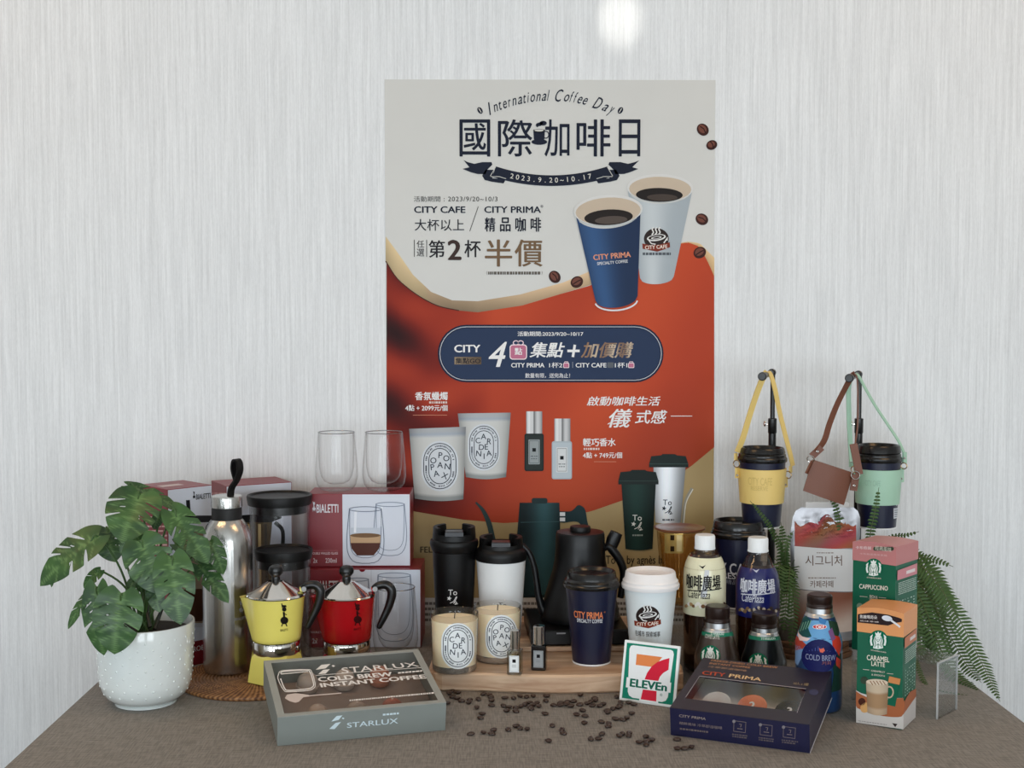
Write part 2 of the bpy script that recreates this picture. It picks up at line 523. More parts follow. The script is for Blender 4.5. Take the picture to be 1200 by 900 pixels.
def linen():
    m = bpy.data.materials.new('grey_brown_linen'); m.use_nodes = True
    nt = m.node_tree; b = nt.nodes['Principled BSDF']; b.inputs['Roughness'].default_value = 0.8
    b.inputs['Sheen Weight'].default_value = 0.15
    tc = nt.nodes.new('ShaderNodeTexCoord')
    w1 = nt.nodes.new('ShaderNodeTexNoise'); w1.inputs['Scale'].default_value = 500; w1.inputs['Detail'].default_value = 3
    mpa = nt.nodes.new('ShaderNodeMapping'); mpa.inputs['Scale'].default_value = (1, 0.08, 1)
    nt.links.new(tc.outputs['Object'], mpa.inputs['Vector']); nt.links.new(mpa.outputs[0], w1.inputs['Vector'])
    w2 = nt.nodes.new('ShaderNodeTexNoise'); w2.inputs['Scale'].default_value = 500; w2.inputs['Detail'].default_value = 3
    mpb = nt.nodes.new('ShaderNodeMapping'); mpb.inputs['Scale'].default_value = (0.08, 1, 1)
    nt.links.new(tc.outputs['Object'], mpb.inputs['Vector']); nt.links.new(mpb.outputs[0], w2.inputs['Vector'])
    ad = nt.nodes.new('ShaderNodeMath'); ad.operation = 'ADD'
    nt.links.new(w1.outputs['Fac'], ad.inputs[0]); nt.links.new(w2.outputs['Fac'], ad.inputs[1])
    cr = nt.nodes.new('ShaderNodeValToRGB')
    cr.color_ramp.elements[0].position = 0.70; cr.color_ramp.elements[0].color = lin((104, 97, 88))
    cr.color_ramp.elements[1].position = 1.0; cr.color_ramp.elements[1].color = lin((136, 128, 118))
    hv = nt.nodes.new('ShaderNodeMath'); hv.operation = 'MULTIPLY'; hv.inputs[1].default_value = 0.85
    nt.links.new(ad.outputs[0], hv.inputs[0]); nt.links.new(hv.outputs[0], cr.inputs[0])
    nt.links.new(cr.outputs[0], b.inputs['Base Color'])
    bp = nt.nodes.new('ShaderNodeBump'); bp.inputs['Strength'].default_value = 0.3; bp.inputs['Distance'].default_value = 0.0006
    nt.links.new(ad.outputs[0], bp.inputs['Height']); nt.links.new(bp.outputs[0], b.inputs['Normal'])
    return m

LX, RX = -3.0, 3.2
room_paint = M('room_paint', (214, 214, 213), 0.8)
structure(MB().box(LX, RX, WALL, WALL+0.1, FLOOR, CEIL).build('wall_back', wallpaper()))
structure(MB().box(LX-0.1, LX, BACK-0.1, WALL+0.1, FLOOR, CEIL).build('wall_left', room_paint))
structure(MB().box(RX, RX+0.1, BACK-0.1, WALL+0.1, FLOOR, CEIL).build('wall_right', room_paint))
structure(MB().box(LX-0.1, RX+0.1, BACK-0.1, WALL+0.1, FLOOR-0.05, FLOOR).build('floor', M('floor_carpet', (118, 120, 122), 0.9, noise=0.1, nscale=60)))
structure(MB().box(LX-0.1, RX+0.1, BACK-0.1, WALL+0.1, CEIL, CEIL+0.08).build('ceiling', M('ceiling_white', (232, 230, 225), 0.8)))
# the window wall behind the camera, with three openings
zb, zt = -0.52, 1.22
wf = MB(); xs = [LX]
for wx in (-2.05, 0.0, 2.05): xs += [wx-0.76, wx+0.76]
xs.append(RX)
wf.box(LX, RX, BACK-0.1, BACK, FLOOR, zb); wf.box(LX, RX, BACK-0.1, BACK, zt, CEIL)
for i in range(0, 8, 2):
    if xs[i+1] > xs[i]: wf.box(xs[i], xs[i+1], BACK-0.1, BACK, zb, zt)
structure(wf.build('wall_window_side', room_paint))
for i, wx in enumerate((-2.05, 0.0, 2.05)):
    f = MB()
    f.box(wx-0.76, wx+0.76, BACK-0.07, BACK-0.03, zb, zb+0.05); f.box(wx-0.76, wx+0.76, BACK-0.07, BACK-0.03, zt-0.05, zt)
    for xx in (wx-0.76, wx-0.02, wx+0.72): f.box(xx, xx+0.04, BACK-0.07, BACK-0.03, zb+0.05, zt-0.05)
    structure(f.build('window_%d' % (i+1), M('window_frame_grey', (120, 120, 122), 0.4)))
# two ceiling lamps
for lx in (-1.2, 1.2):
    t = thing('ceiling_lamp', 'long warm ceiling lamp %s of the table' % ('left' if lx < 0 else 'right'), 'lamp', (lx, 1.25, CEIL), group='ceiling lamps over the display')
    MB().box(-0.48, 0.48, -0.18, 0.18, -0.03, 0.0, 0.004).build('housing', M('lamp_white', (230, 230, 228), 0.5), t)

# ---------------------------------------------------------------- table and cloth
A0 = T(5, 900); A1 = T(188, 732); B0 = T(1200, 847); B1 = T(1049, 732)
def on_line(p, q, y): k = (y-p.y)/(q.y-p.y); return p.x+(q.x-p.x)*k
TY0, TY1 = 1.48, WALL-0.004
lf0, lf1 = on_line(A0, A1, TY0), on_line(A0, A1, TY1)
rt0, rt1 = on_line(T(1122, 788), B0, TY0), on_line(T(1122, 788), B0, TY1)
LXT = (lf0+lf1)/2; 
tb = thing('table', 'long display table hidden under the grey-brown cloth against the wall', 'table', (0, 1.9, FLOOR))
MB().prism([(lf0+.008, TY0+.008-1.9), (rt0-.008, TY0+.008-1.9), (rt1-.008, TY1-1.904), (lf1+.008, TY1-1.904)], -FLOOR-0.03, -FLOOR-0.003).build('tabletop', M('table_wood', (150, 130, 105), 0.5), tb)
for x in (lf0+0.08, rt0-0.08):
    for y in (TY0+0.08, TY1-0.08):
        MB().box(x-0.02, x+0.02, y-0.02-1.9, y+0.02-1.9, 0, -FLOOR-0.03).build('leg', M('table_leg', (60, 60, 60), 0.4), tb)
# cloth: flat top with a few faint creases, skirts falling on three sides
cl = MB(); NX, NY = 90, 50
def cloth_z(x, y):
    return 0.0
vs = []; fs = []
for j in range(NY+1):
    y = TY0+(TY1-TY0)*j/NY; xl = on_line(A0, A1, y); xr = on_line(T(1122, 788), B0, y)
    for i in range(NX+1):
        vs.append((xl+(xr-xl)*i/NX, y, 0.0))
for j in range(NY):
    for i in range(NX):
        a = j*(NX+1)+i; fs.append((a, a+1, a+NX+2, a+NX+1))
cl.add(vs, fs, True)
def skirt(path, nrm):
    vs = []; fs = []; n = len(path)
    for k in range(12):
        z = -0.70*k/11
        for i, p in enumerate(path):
            w = 0.004+0.05*(k/11)*(0.5+0.5*sin(i*0.55)) if k else 0
            vs.append((p[0]+nrm[0]*w, p[1]+nrm[1]*w, z))
    for k in range(11):
        for i in range(n-1): fs.append((k*n+i, k*n+i+1, (k+1)*n+i+1, (k+1)*n+i))
    cl.add(vs, fs, True)
skirt([(lf0+(rt0-lf0)*i/NX, TY0) for i in range(NX+1)], (0, -1))
skirt([(lf1+(lf0-lf1)*i/NY, TY1+(TY0-TY1)*i/NY) for i in range(NY+1)], (-1, 0))
skirt([(rt0+(rt1-rt0)*i/NY, TY0+(TY1-TY0)*i/NY) for i in range(NY+1)], (1, 0))
tag(cl.build('tablecloth', linen(), sharp=80), 'plain grey-brown linen tablecloth covering the whole display table', 'tablecloth')

# ================================================================ poster on the wall
pp = R(645, 400, WALL-0.001)
poster = thing('poster', 'tall coffee day poster in cream and orange red on the wall', 'poster', (pp.x, WALL-0.0012, 0))
WP = Flat(poster, (0, 0, 0), (1, 0, 0), (0, 0, 1))
k = MB(); c4 = [WP.inv(450.5, 93), WP.inv(838.5, 93)]
zlow = 0.008
px0, px1 = c4[0][0], c4[1][0]; ptop = c4[0][1]
k.add([(px0, 0, zlow), (px1, 0, zlow), (px1, 0, ptop), (px0, 0, ptop), (px0, .001, zlow), (px1, .001, zlow), (px1, .001, ptop), (px0, .001, ptop)],
      [(0, 1, 2, 3), (7, 6, 5, 4), (0, 4, 5, 1), (1, 5, 6, 2), (2, 6, 7, 3), (3, 7, 4, 0)])
k.build('paper', M('poster_paper', (203, 203, 199), 0.4, noise=0.04, nscale=9), poster)
P = Ink(WP)
NAVY = (22, 28, 46); CREAM = (203, 203, 198); GOLD = (196, 172, 128)
# --- lower gold cloth, red cloth, ribbon
XL, XR = 451.5, 836.8
def xl(y): return 450.5+(y-93)*0.0071
def xr(y): return 838.4-(y-93)*0.0043
P.patch(lambda s, t: (xl(500+t*202)*(1-s)+xr(500+t*202)*s, 500+t*202), 12, 12,
        lambda s, t: tuple(v*(0.93+0.07*cos(5*s+2*t)) for v in (176, 154, 110)), 1)
redtop = [(452, 308), (470, 330), (500, 352), (535, 363), (560, 365), (620, 355), (690, 335), (730, 319), (760, 301), (790, 287), (806, 284), (820, 288), (831, 301), (837, 320)]
redbot = [(455, 588), (483, 599), (542, 609), (590, 613), (640, 610), (693, 599), (768, 573), (809, 547), (837, 524)]
def interp(q, x):
    if x <= q[0][0]: return q[0][1]
    for a, b in zip(q, q[1:]):
        if x <= b[0]: 
            k = (x-a[0])/(b[0]-a[0]); k = k
            return a[1]+(b[1]-a[1])*k
    return q[-1][1]
def redc(s, t):
    x = 452+s*385; y = 280+t*330
    f = 0.5+0.5*sin((x*0.9+y*0.55)*0.035+1.2); g = 0.5+0.5*sin((x*0.5-y*1.0)*0.03)
    wl = max(0.0, min(1.0, (575-x)/110.0))
    q = 0.5+0.5*sin((y*0.9+x*0.42)*0.062+0.7*sin(x*0.045)); q2 = 0.5+0.5*sin((y*0.7+x*0.8)*0.11+1.5)
    d = 1-wl*(0.14+0.50*q**1.3+0.14*q2)
    d *= 1-0.10*math.exp(-((x-545)/28)**2)*(1 if y < 480 else 0.4)
    d *= 1+0.05*sin(x*0.03+y*0.012)
    e = 1-0.16*max(0, t-0.55)/0.45
    return (185*d*e, (66*d*d+3)*e, (33*d*d+5)*e)
P.patch(lambda s, t: (xl(440)+s*(xr(440)-xl(440)), interp(redtop, 452+s*385)*(1-t)+interp(redbot, 452+s*385)*t), 90, 60, redc, 2)
rib_u = [(452, 277), (466, 296), (484, 322), (505, 342), (530, 352), (560, 353), (610, 345), (660, 331), (705, 312), (730, 303)]
rib_l = [(452, 306), (466, 327), (488, 345), (512, 358), (538, 364), (560, 366), (612, 358), (662, 343), (705, 330), (730, 322)]
def ribc(s, t):
    b = 0.86+0.14*cos(s*9-1)
    b *= 1.0-0.20*t
    return (226*b, 202*b*(0.97 if s > .3 else 1), 158*b)
def lerp2(q, s):
    k = s*(len(q)-1); i = min(int(k), len(q)-2); k -= i
    return (q[i][0]+(q[i+1][0]-q[i][0])*k, q[i][1]+(q[i+1][1]-q[i][1])*k)
P.patch(lambda s, t: (lerp2(rib_u, s)[0]*(1-t)+lerp2(rib_l, s)[0]*t, lerp2(rib_u, s)[1]*(1-t)+lerp2(rib_l, s)[1]*t), 36, 4, ribc, 3)
P.line([(452, 306), (466, 327), (488, 345), (512, 358), (538, 364)], 1.2, (70, 30, 22), 4, smooth=4)
P.patch(lambda s, t: ((790+s*47), interp([(790, 286), (806, 283), (820, 285), (837, 302)], 790+s*47)+t*interp([(790, 1), (806, 1), (820, 4), (831, 14), (837, 22)], 790+s*47)), 12, 2, lambda s, t: (226-30*t, 196-34*t, 150-30*t), 3)
# --- beans printed around
for bx, by, a in ((823.5, 152, 50), (834, 170, 65), (822.5, 257, 30), (820, 296, 150), (650, 324.5, 55), (676, 330.5, 150)):
    rr = 6.6
    if bx > 830: rr = 4.6
    P.ell(bx, by, rr+1, 6.6, (60, 30, 24), 5, a); P.ell(bx-0.5, by-0.8, rr-1.2, 4.2, (112, 66, 54), 6, a)
    P.line([(bx-5*cos(radians(a)), by-5*sin(radians(a))), (bx+1, by-1), (bx+5*cos(radians(a)), by+5*sin(radians(a)))], 1.2, (38, 16, 12), 7)
# --- curved script line
word = 'International Coffee Day'
def arcp(x):
    d = (x-645.5)/76.0
    return 110.5+17.5*d*d, 26*d
wd = [0.55, .62, .42, .55, .42, .62, .62, .42, .34, .6, .62, .6, .34, .5, 1.0, .62, .42, .42, .56, .56, .5, 1.05, .66, .62]
tot = sum(wd); acc = 0
REF = (-0.02, 0.72)
for ch, w_ in zip(word, wd):
    x = 570.5+(acc+w_/2)/tot*150; acc += w_
    if ch == ' ': continue
    y, an = arcp(x)
    P.rtext(ch, x, y+1, 13.5 if not ch.isupper() else 15.5, NAVY, rot=an, lay=5, bold=0.006, shear=0.45, ref=REF, w=(6.0*w_/0.62 if not ch.isupper() else 9.5*w_/1.0 if ch != 'I' else 6))
for bx, by, a in ((562.5, 129.5, 60), (727, 129.5, -60)):
    P.ell(bx, by, 4.2, 2.8, NAVY, 5, a); P.line([(bx-3*cos(radians(a)), by-3*sin(radians(a))), (bx+3*cos(radians(a)), by+3*sin(radians(a)))], 0.9, CREAM, 6)
# --- title
for ch, x0, x1 in (('國', 538.5, 574.5), ('際', 583.5, 624), ('加', 638, 667.5), ('啡', 675.5, 715.5), ('日', 725, 750.5)):
    P.text(ch, (x0, 183.5), (x1, 140), NAVY, 5, bold=0.012)
P.ell(632, 166.4, 9.2, 3.4, NAVY, 6)
P.poly([(625, 152), (638.5, 152), (638, 163), (635, 167), (628.5, 167), (625.5, 163)], NAVY, 9)
P.ring(639.5, 158, 3.6, 4, 1.2, NAVY, 8); P.ell(631.7, 153.4, 6.6, 2.2, NAVY, 9); P.ell(631.7, 153, 5.4, 1.3, CREAM, 10)
P.line([(630, 149), (629.5, 146.5), (633, 145.5), (636, 143.5)], [1.5, 3.5, 4.5, 2], NAVY, 9, smooth=4); P.ell(636.5, 144.5, 4.2, 2.8, NAVY, 9)
# --- ribbon banner with dates
def ban(s, t):
    x = 581+s*131; y = 205.5-10.5*((x-646.5)/65.5)**2+t*12.5; return (x-(x-646.5)/65*4*t*-1, y)
P.patch(ban, 20, 1, lambda s, t: NAVY, 6)
P.poly([(543, 187.5), (548, 190), (556, 192), (565, 190), (576, 190), (577, 193), (571, 199), (569, 204), (560, 204), (552, 202), (542, 198), (550, 196)], NAVY, 5)
P.poly([(749, 188), (744, 190), (736, 192), (727, 190), (714, 190), (713, 193), (719, 199), (721, 204), (731, 204), (738, 202), (748, 198), (741, 196)], NAVY, 5)
P.poly([(565, 206), (569, 199), (579, 199), (577, 209), (593, 210), (590, 215), (576, 213), (568, 211)], NAVY, 5)
P.poly([(726, 206), (722, 199), (712, 199), (714, 209), (698, 210), (701, 215), (715, 213), (723, 211)], NAVY, 5)
P.line([(574.5, 206.5), (581, 195.5)], 0.7, CREAM, 8); P.line([(718, 206.5), (711.5, 195.5)], 0.7, CREAM, 8)
P.line([(575, 207), (585, 207), (593, 209.5)], 0.7, CREAM, 8); P.line([(717.5, 207), (707.5, 207), (699, 209.5)], 0.7, CREAM, 8)
dates = '2023.9.20~10.17'
for i, ch in enumerate(dates):
    x = 600+i*6.5; d = (x-646)/65
    P.rtext(ch, x, 211-9.5*d*d, 6, (222, 220, 212), rot=-17*d, lay=8, ref=(0, 0.72), bold=0.004)
# --- offers
P.text('活動期間', (485, 236.5), (516, 230), (70, 66, 60), 5); P.text(': 2023/9/20~10/3', (520, 236), (583, 230.5), (70, 66, 60), 5, bold=0.01, space=1.15)
P.text('CITY CAFE', (485.3, 249.6), (545.5, 241.8), NAVY, 5, bold=0.035); P.text('CITY PRIMA', (567.5, 249.6), (634, 241.8), NAVY, 5, bold=0.035)
P.text('®', (633.5, 243.5), (636.5, 240), NAVY, 5)
P.line([(560.5, 242), (550.5, 271)], 0.8, (90, 88, 84), 5)
P.text('大杯以上', (486, 270.5), (544, 256.8), (38, 38, 46), 5, bold=0.008)
for i, ch in enumerate('精品咖啡'): P.text(ch, (568+i*17.9, 271.5), (580.5+i*17.9, 254.8), (24, 26, 40), 5, bold=0.03)
P.line([(485.6, 281), (485.6, 301)], 0.8, (60, 56, 52), 5); P.line([(500, 281), (500, 301)], 0.8, (60, 56, 52), 5)
P.text('任', (488.3, 290.3), (497.2, 281.8), (50, 44, 42), 5, bold=0.004); P.text('選', (488.3, 300.4), (497.2, 291.4), (50, 44, 42), 5, bold=0.004)
P.text('第', (502.3, 302), (521.5, 281.5), (38, 36, 40), 5, bold=0.02); P.text('2', (524.5, 304.8), (540.8, 281), (58, 42, 38), 5, bold=0.04)
P.text('杯', (544.2, 301.5), (563.5, 281.2), (38, 36, 40), 5, bold=0.02)
P.text('半', (568.2, 312.5), (600.2, 280.6), (116, 92, 68), 5, bold=0.02); P.text('價', (603, 312.5), (636, 280.6), (116, 92, 68), 5, bold=0.02)
P.text('(', (570, 322), (571, 317.6), (96, 90, 82), 5); P.dashes(572, 634, 320, 3.4, (96, 90, 82), 5, 4); P.text(')', (634.6, 322), (635.6, 317.6), (96, 90, 82), 5)
# --- two printed cups
def cup(rim_c, rx, ry, rot, bl, br, bc, tl, tr, dark, light, lay, whitebase):
    def fn(s, t):
        top = (tl[0]*(1-s)+tr[0]*s, tl[1]*(1-s)+tr[1]*s+ry*1.02*sqrt(max(0, 1-(2*s-1)**2)))
        bot = (bl[0]*(1-s)+br[0]*s, bl[1]*(1-s)+br[1]*s+bc*sqrt(max(0, 1-(2*s-1)**2)))
        return (top[0]*(1-t)+bot[0]*t, top[1]*(1-t)+bot[1]*t)
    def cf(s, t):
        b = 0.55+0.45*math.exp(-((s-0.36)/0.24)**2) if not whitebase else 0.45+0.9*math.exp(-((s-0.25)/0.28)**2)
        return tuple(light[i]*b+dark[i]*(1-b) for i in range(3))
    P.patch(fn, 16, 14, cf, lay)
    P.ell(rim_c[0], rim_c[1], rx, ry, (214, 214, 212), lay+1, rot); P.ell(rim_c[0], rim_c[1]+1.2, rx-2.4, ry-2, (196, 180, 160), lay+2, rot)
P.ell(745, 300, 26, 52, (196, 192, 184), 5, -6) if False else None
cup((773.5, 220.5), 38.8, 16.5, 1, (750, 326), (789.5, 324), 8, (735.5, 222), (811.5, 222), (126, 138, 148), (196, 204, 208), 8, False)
P.ell(772.5, 228.5, 27.5, 8.2, (32, 26, 24), 12, 1); P.ell(776, 231.5, 18, 4, (70, 60, 54), 13, 1)
def city_logo(I, cx, cy, r, lay, text=True, shade=1.0):
    k = r/17.0
    dk = tuple(v*shade for v in (44, 34, 32)); rd = (124, 50, 34); wh = (224, 224, 222)
    I.ell(cx, cy-1*k, 15*k, 13*k, dk, lay, n=36)
    I.ell(cx, cy-2.5*k, 11.5*k, 4.0*k, wh, lay+1, -8); I.ell(cx, cy-2.9*k, 9.6*k, 2.7*k, dk, lay+2, -8)
    I.ell(cx, cy-2.4*k, 6.4*k, 1.6*k, wh, lay+3, -8); I.ell(cx, cy-2.4*k, 4.6*k, 0.9*k, dk, lay+4, -8)
    for dx in (-4.5, -0.5, 3.5): I.line([(cx+(dx-1)*k, cy-6*k), (cx+(dx+1)*k, cy-9*k), (cx+(dx-0.5)*k, cy-12.5*k), (cx+(dx+1)*k, cy-15*k)], 1.6*k, wh, lay+1, smooth=3)
    I.line([(cx+9*k, cy+4*k), (cx+14*k, cy-3*k), (cx+13*k, cy+1*k)], 1.5*k, wh, lay+2)
    I.line([(cx-9*k, cy+1*k), (cx-6*k, cy+4.6*k), (cx-1*k, cy+5.5*k)], 1.3*k, wh, lay+2)
    I.poly([(cx-17*k, cy+4.5*k), (cx-8*k, cy+6.5*k), (cx+2*k, cy+6.2*k), (cx+16*k, cy+3*k), (cx+16.5*k, cy+9*k), (cx+10*k, cy+11.5*k), (cx+1*k, cy+14.5*k), (cx-9*k, cy+12.5*k), (cx-16.5*k, cy+11*k)], rd, lay+5)
    I.rtext('CITY CAFE', cx-0.3*k, cy+8.8*k, 4.6*k, (236, 222, 210), rot=-3, lay=lay+6, bold=0.03, w=27*k)
city_logo(P, 769, 281, 16.5, 14)
P.dashes(753, 786, 297.5, 3, (86, 92, 98), 14, 3, lo=2.5, hi=4)
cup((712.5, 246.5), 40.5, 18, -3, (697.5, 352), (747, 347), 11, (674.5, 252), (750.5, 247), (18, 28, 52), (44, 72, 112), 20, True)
P.ell(713, 254.8, 28.5, 9.2, (34, 27, 24), 24, -3); P.ell(716, 258, 19, 4.6, (84, 74, 68), 25, -3)
P.ring(722, 352.5, 24.8, 11.2, 1.8, (224, 226, 230), 24, a0=8, a1=172, n=20, rot=-4)
P.rtext('CITY PRIMA', 717, 300, 6.6, (222, 150, 118), rot=-5, lay=26, bold=0.035, w=44); P.rtext('SPECIALTY COFFEE', 717.5, 307.6, 3.6, (214, 216, 220), rot=-5, lay=26, bold=0.03, w=36)
# --- points pill
P.rrect(513, 380.5, 777.5, 448, 33.7, (20, 30, 54), 8)
P.rrect(515.5, 383, 775, 445.5, 31.2, (186, 190, 200), 9, outline=0.9)
P.rrect(517, 384.5, 773.5, 444, 29.7, (38, 54, 84), 9)
W = (236, 236, 236)
P.text('活動期間:2023/9/20~10/17', (606.5, 394), (683.5, 388.4), W, 11, bold=0.02)
P.text('CITY', (532.3, 413), (563, 404), W, 11, bold=0.04)
P.patch(lambda s, t: (532.6+31.5*s, 418.3+8.7*t), 4, 1, lambda s, t: (150-60*s, 132-58*s, 108-50*s), 10)
P.text('集點GO', (533.8, 426.2), (563, 419.2), (26, 26, 38), 12, bold=0.02)
P.text('4', (572.5, 430), (594, 400.5), W, 11, shear=0.3, bold=0.015)
def gift(x0, y0, x1, y1, g):
    w = x1-x0; h = y1-y0; wl = g
    P.rrect(x0, y0+h*0.22, x1, y1, w*0.18, (240, 226, 230), 11); P.rrect(x0+wl, y0+h*0.22+wl, x1-wl, y1-wl, w*0.14, (190, 112, 140), 12)
    P.ring(x0+w*0.36, y0+h*0.14, w*0.15, h*0.11, wl, (240, 214, 224), 12, 14); P.ring(x0+w*0.64, y0+h*0.14, w*0.15, h*0.11, wl, (240, 214, 224), 12, 14)
gift(597.2, 398.6, 617.6, 421.4, 1.1); P.text('點', (603, 416), (612, 407.5), W, 13, bold=0.03)
P.text('集點', (620.5, 419), (662, 401), W, 11, shear=0.25, bold=0.03)
P.line([(664.8, 411.2), (679.2, 411.2)], 3, W, 11); P.line([(671.2, 418.4), (673.6, 404)], 3, W, 12)
P.text('加價購', (680.5, 419.4), (742.5, 400.8), None, 11, shear=0.25, bold=0.03, cf=lambda s: (150-26*s, 118-16*s, 92-4*s) if (s % 0.34) < 0.2 else (196, 178, 156))
P.text('CITY PRIMA', (599, 430.6), (638, 425.3), W, 11, bold=0.03); P.text('1杯2', (643.5, 431), (659, 424.6), W, 11, bold=0.015); gift(660, 423.5, 667, 431.2, 0.7)
P.line([(671, 424), (671, 431)], 0.6, (150, 156, 170), 11)
P.text('CITY CAFE', (674.5, 430.6), (710.5, 425.3), W, 11, bold=0.03); P.rrect(711.5, 424.6, 719, 431, 1, (90, 96, 104), 11)
P.text('1杯1', (720.5, 431), (735, 424.6), W, 11, bold=0.015); gift(736, 423.5, 743.2, 431.2, 0.7)
P.text('數量有限，送完為止！', (615.5, 443), (668, 437.2), (220, 220, 224), 11, bold=0.02)
# --- candles copy, slogan, perfume copy
P.text('香氛蠟燭', (486.5, 469), (524.5, 459.2), W, 8, bold=0.03); P.dashes(503, 524, 471.6, 2.4, (222, 206, 200), 8, 9)
P.text('4點 + 2099元/個', (475, 481.6), (524.5, 474.4), W, 8, bold=0.02); P.line([(484, 486.4), (524, 486.4)], 0.5, (214, 150, 120), 8)
P.text('啟動咖啡生活', (687.5, 475.5), (774, 464.5), W, 8, shear=0.2, bold=0.02)
P.text('儀', (713.5, 501), (741, 479), W, 8, shear=0.25, bold=0.02); P.text('式感', (744, 496.5), (782, 480.5), W, 8, shear=0.22, bold=0.02); P.line([(712, 497), (722, 492)], 1, W, 8)
P.line([(786, 487.5), (811, 487.5)], 0.8, W, 8)
P.text('輕巧香水', (683, 523), (721.5, 513.4), W, 8, bold=0.03); P.dashes(684, 704, 526, 2.4, (222, 206, 200), 8, 8)
P.text('4點 + 749元/個', (683, 537), (729, 529.8), W, 8, bold=0.02); P.line([(696, 541), (722, 541)], 0.5, (214, 150, 120), 8)
# --- oval candle label, used on the poster and on the real candles
INK_BLUE = (44, 52, 66)
def stad(cx, cy, w, h, r, tilt, n=7):
    pts = []
    for sx, sy, a in ((1, 1, 0), (-1, 1, 90), (-1, -1, 180), (1, -1, 270)):
        for k in range(n+1):
            b = radians(a+90*k/n); x = sx*(w-r)+r*cos(b); y = sy*(h-r*1.12)+r*1.12*sin(b)
            pts.append((x, y))
    t = radians(tilt)
    return [(cx+x*cos(t)-y*sin(t), cy+x*sin(t)+y*cos(t)) for x, y in pts]
GARD = (('A', -0.02, -0.62, 0), ('C', -0.46, -0.38, -8), ('R', 0.42, -0.34, 6), ('D', -0.18, 0.0, 4), ('E', 0.2, -0.02, -2), ('N', -0.4, 0.36, 6), ('I', 0.02, 0.52, 0), ('A', 0.4, 0.34, -6))
OPOP = (('P', 0.04, -0.58, 6), ('O', -0.44, -0.3, -4), ('O', 0.44, -0.42, 2), ('P', -0.5, 0.06, -6), ('A', 0.02, -0.06, 3), ('N', 0.52, 0.02, 6), ('A', -0.24, 0.4, -10), ('X', 0.34, 0.52, 20))
def candle_label(I, cx, cy, w, h, letters, lay, tilt=0, paper=(222, 226, 228)):
    I.poly(stad(cx, cy, w, h, w*0.98, tilt), paper, lay)
    I.line(stad(cx, cy, w*0.88, h*0.90, w*0.86, tilt), w*0.045, INK_BLUE, lay+1, close=True)
    I.line(stad(cx, cy, w*0.60, h*0.70, w*0.58, tilt), w*0.045, INK_BLUE, lay+1, close=True)
    ring = stad(cx, cy, w*0.745, h*0.80, w*0.72, tilt, 14); rr = random.Random(5)
    for i in range(0, len(ring)-1):
        if rr.random() < 0.80:
            a, b = ring[i], ring[i+1]; q = rr.uniform(.45, .8)
            I.line([a, (a[0]+(b[0]-a[0])*q, a[1]+(b[1]-a[1])*q)], w*0.09, (92, 98, 108), lay+1)
    for ch, x, y, r in letters:
        I.rtext(ch, cx+x*w*0.80, cy+y*h*0.74, h*0.235, INK_BLUE, rot=r+tilt, lay=lay+2, bold=0.012)
def print_candle(tl, tr, bl, br, lc, lay, letters, lw, lh):
    def fn(s, t): return ((tl[0]*(1-s)+tr[0]*s)*(1-t)+(bl[0]*(1-s)+br[0]*s)*t, (tl[1]*(1-s)+tr[1]*s)*(1-t)+(bl[1]*(1-s)+br[1]*s)*t+2.5*sin(pi*s)*t)
    def cf(s, t):
        e = 1-0.28*abs(2*s-1)**4
        if t < 0.07: return (176*e, 180*e, 184*e)
        if t > 0.91: return (150*e, 156*e, 156*e)
        return (206*e, 208*e, 206*e) if t > .12 else (168*e, 178*e, 190*e)
    P.patch(fn, 12, 22, cf, lay)
    candle_label(P, lc[0], lc[1], lw, lh, letters, lay+2, paper=(210, 216, 222))
print_candle((536.5, 484.5), (598.5, 483.5), (546, 559), (593, 559), (567, 524), 8, GARD, 18.8, 27.5)
print_candle((479.5, 502.5), (546, 500), (486, 584), (543, 585), (515.5, 546), 14, OPOP, 21.5, 29.5)
# --- perfumes
def print_perfume(x0, x1, y0, y1, c0, c1, cy0, glass, lab, lay):
    P.patch(lambda s, t: (c0+(c1-c0)*s, cy0+(y0-cy0)*t), 10, 1, lambda s, t: tuple([150, 216, 232, 206, 220, 96, 180, 206, 196, 170, 130][round(s*10)]+d for d in (0, 2, 4)), lay)
    P.rrect(x0, y0, x1, y1, 2.5, glass, lay)
    P.rrect(x0+1.3, y0+1.5, x1-1.3, y1-1.5, 2, tuple(min(255, v+14) for v in glass), lay+1)
    m = (x0+x1)/2; P.rrect(m-6.6, y0+7, m+6.6, y1-8, 0.8, lab, lay+2); P.rrect(m-5.4, y0+8.5, m+5.4, y1-9.5, 0.5, (60, 70, 78), lay+3, outline=0.4)
    P.poly([(m-2.1, (y0+y1)/2-5), (m+2.1, (y0+y1)/2-5), (m+2.1, (y0+y1)/2-0.8), (m-2.1, (y0+y1)/2-0.8)], (16, 20, 22), lay+3)
    P.dashes(m-4, m+4, (y0+y1)/2+4.5, 1, (90, 98, 104), lay+3, 2); P.dashes(m-3.5, m+3.5, (y0+y1)/2+7.5, 1, (90, 98, 104), lay+3, 3)
print_perfume(614.6, 637.2, 508, 552, 616.6, 635.4, 482, (26, 34, 32), (150, 158, 160), 8)
print_perfume(646.6, 670.2, 517, 561.5, 649.6, 668.4, 490.5, (170, 182, 190), (214, 218, 220), 8)
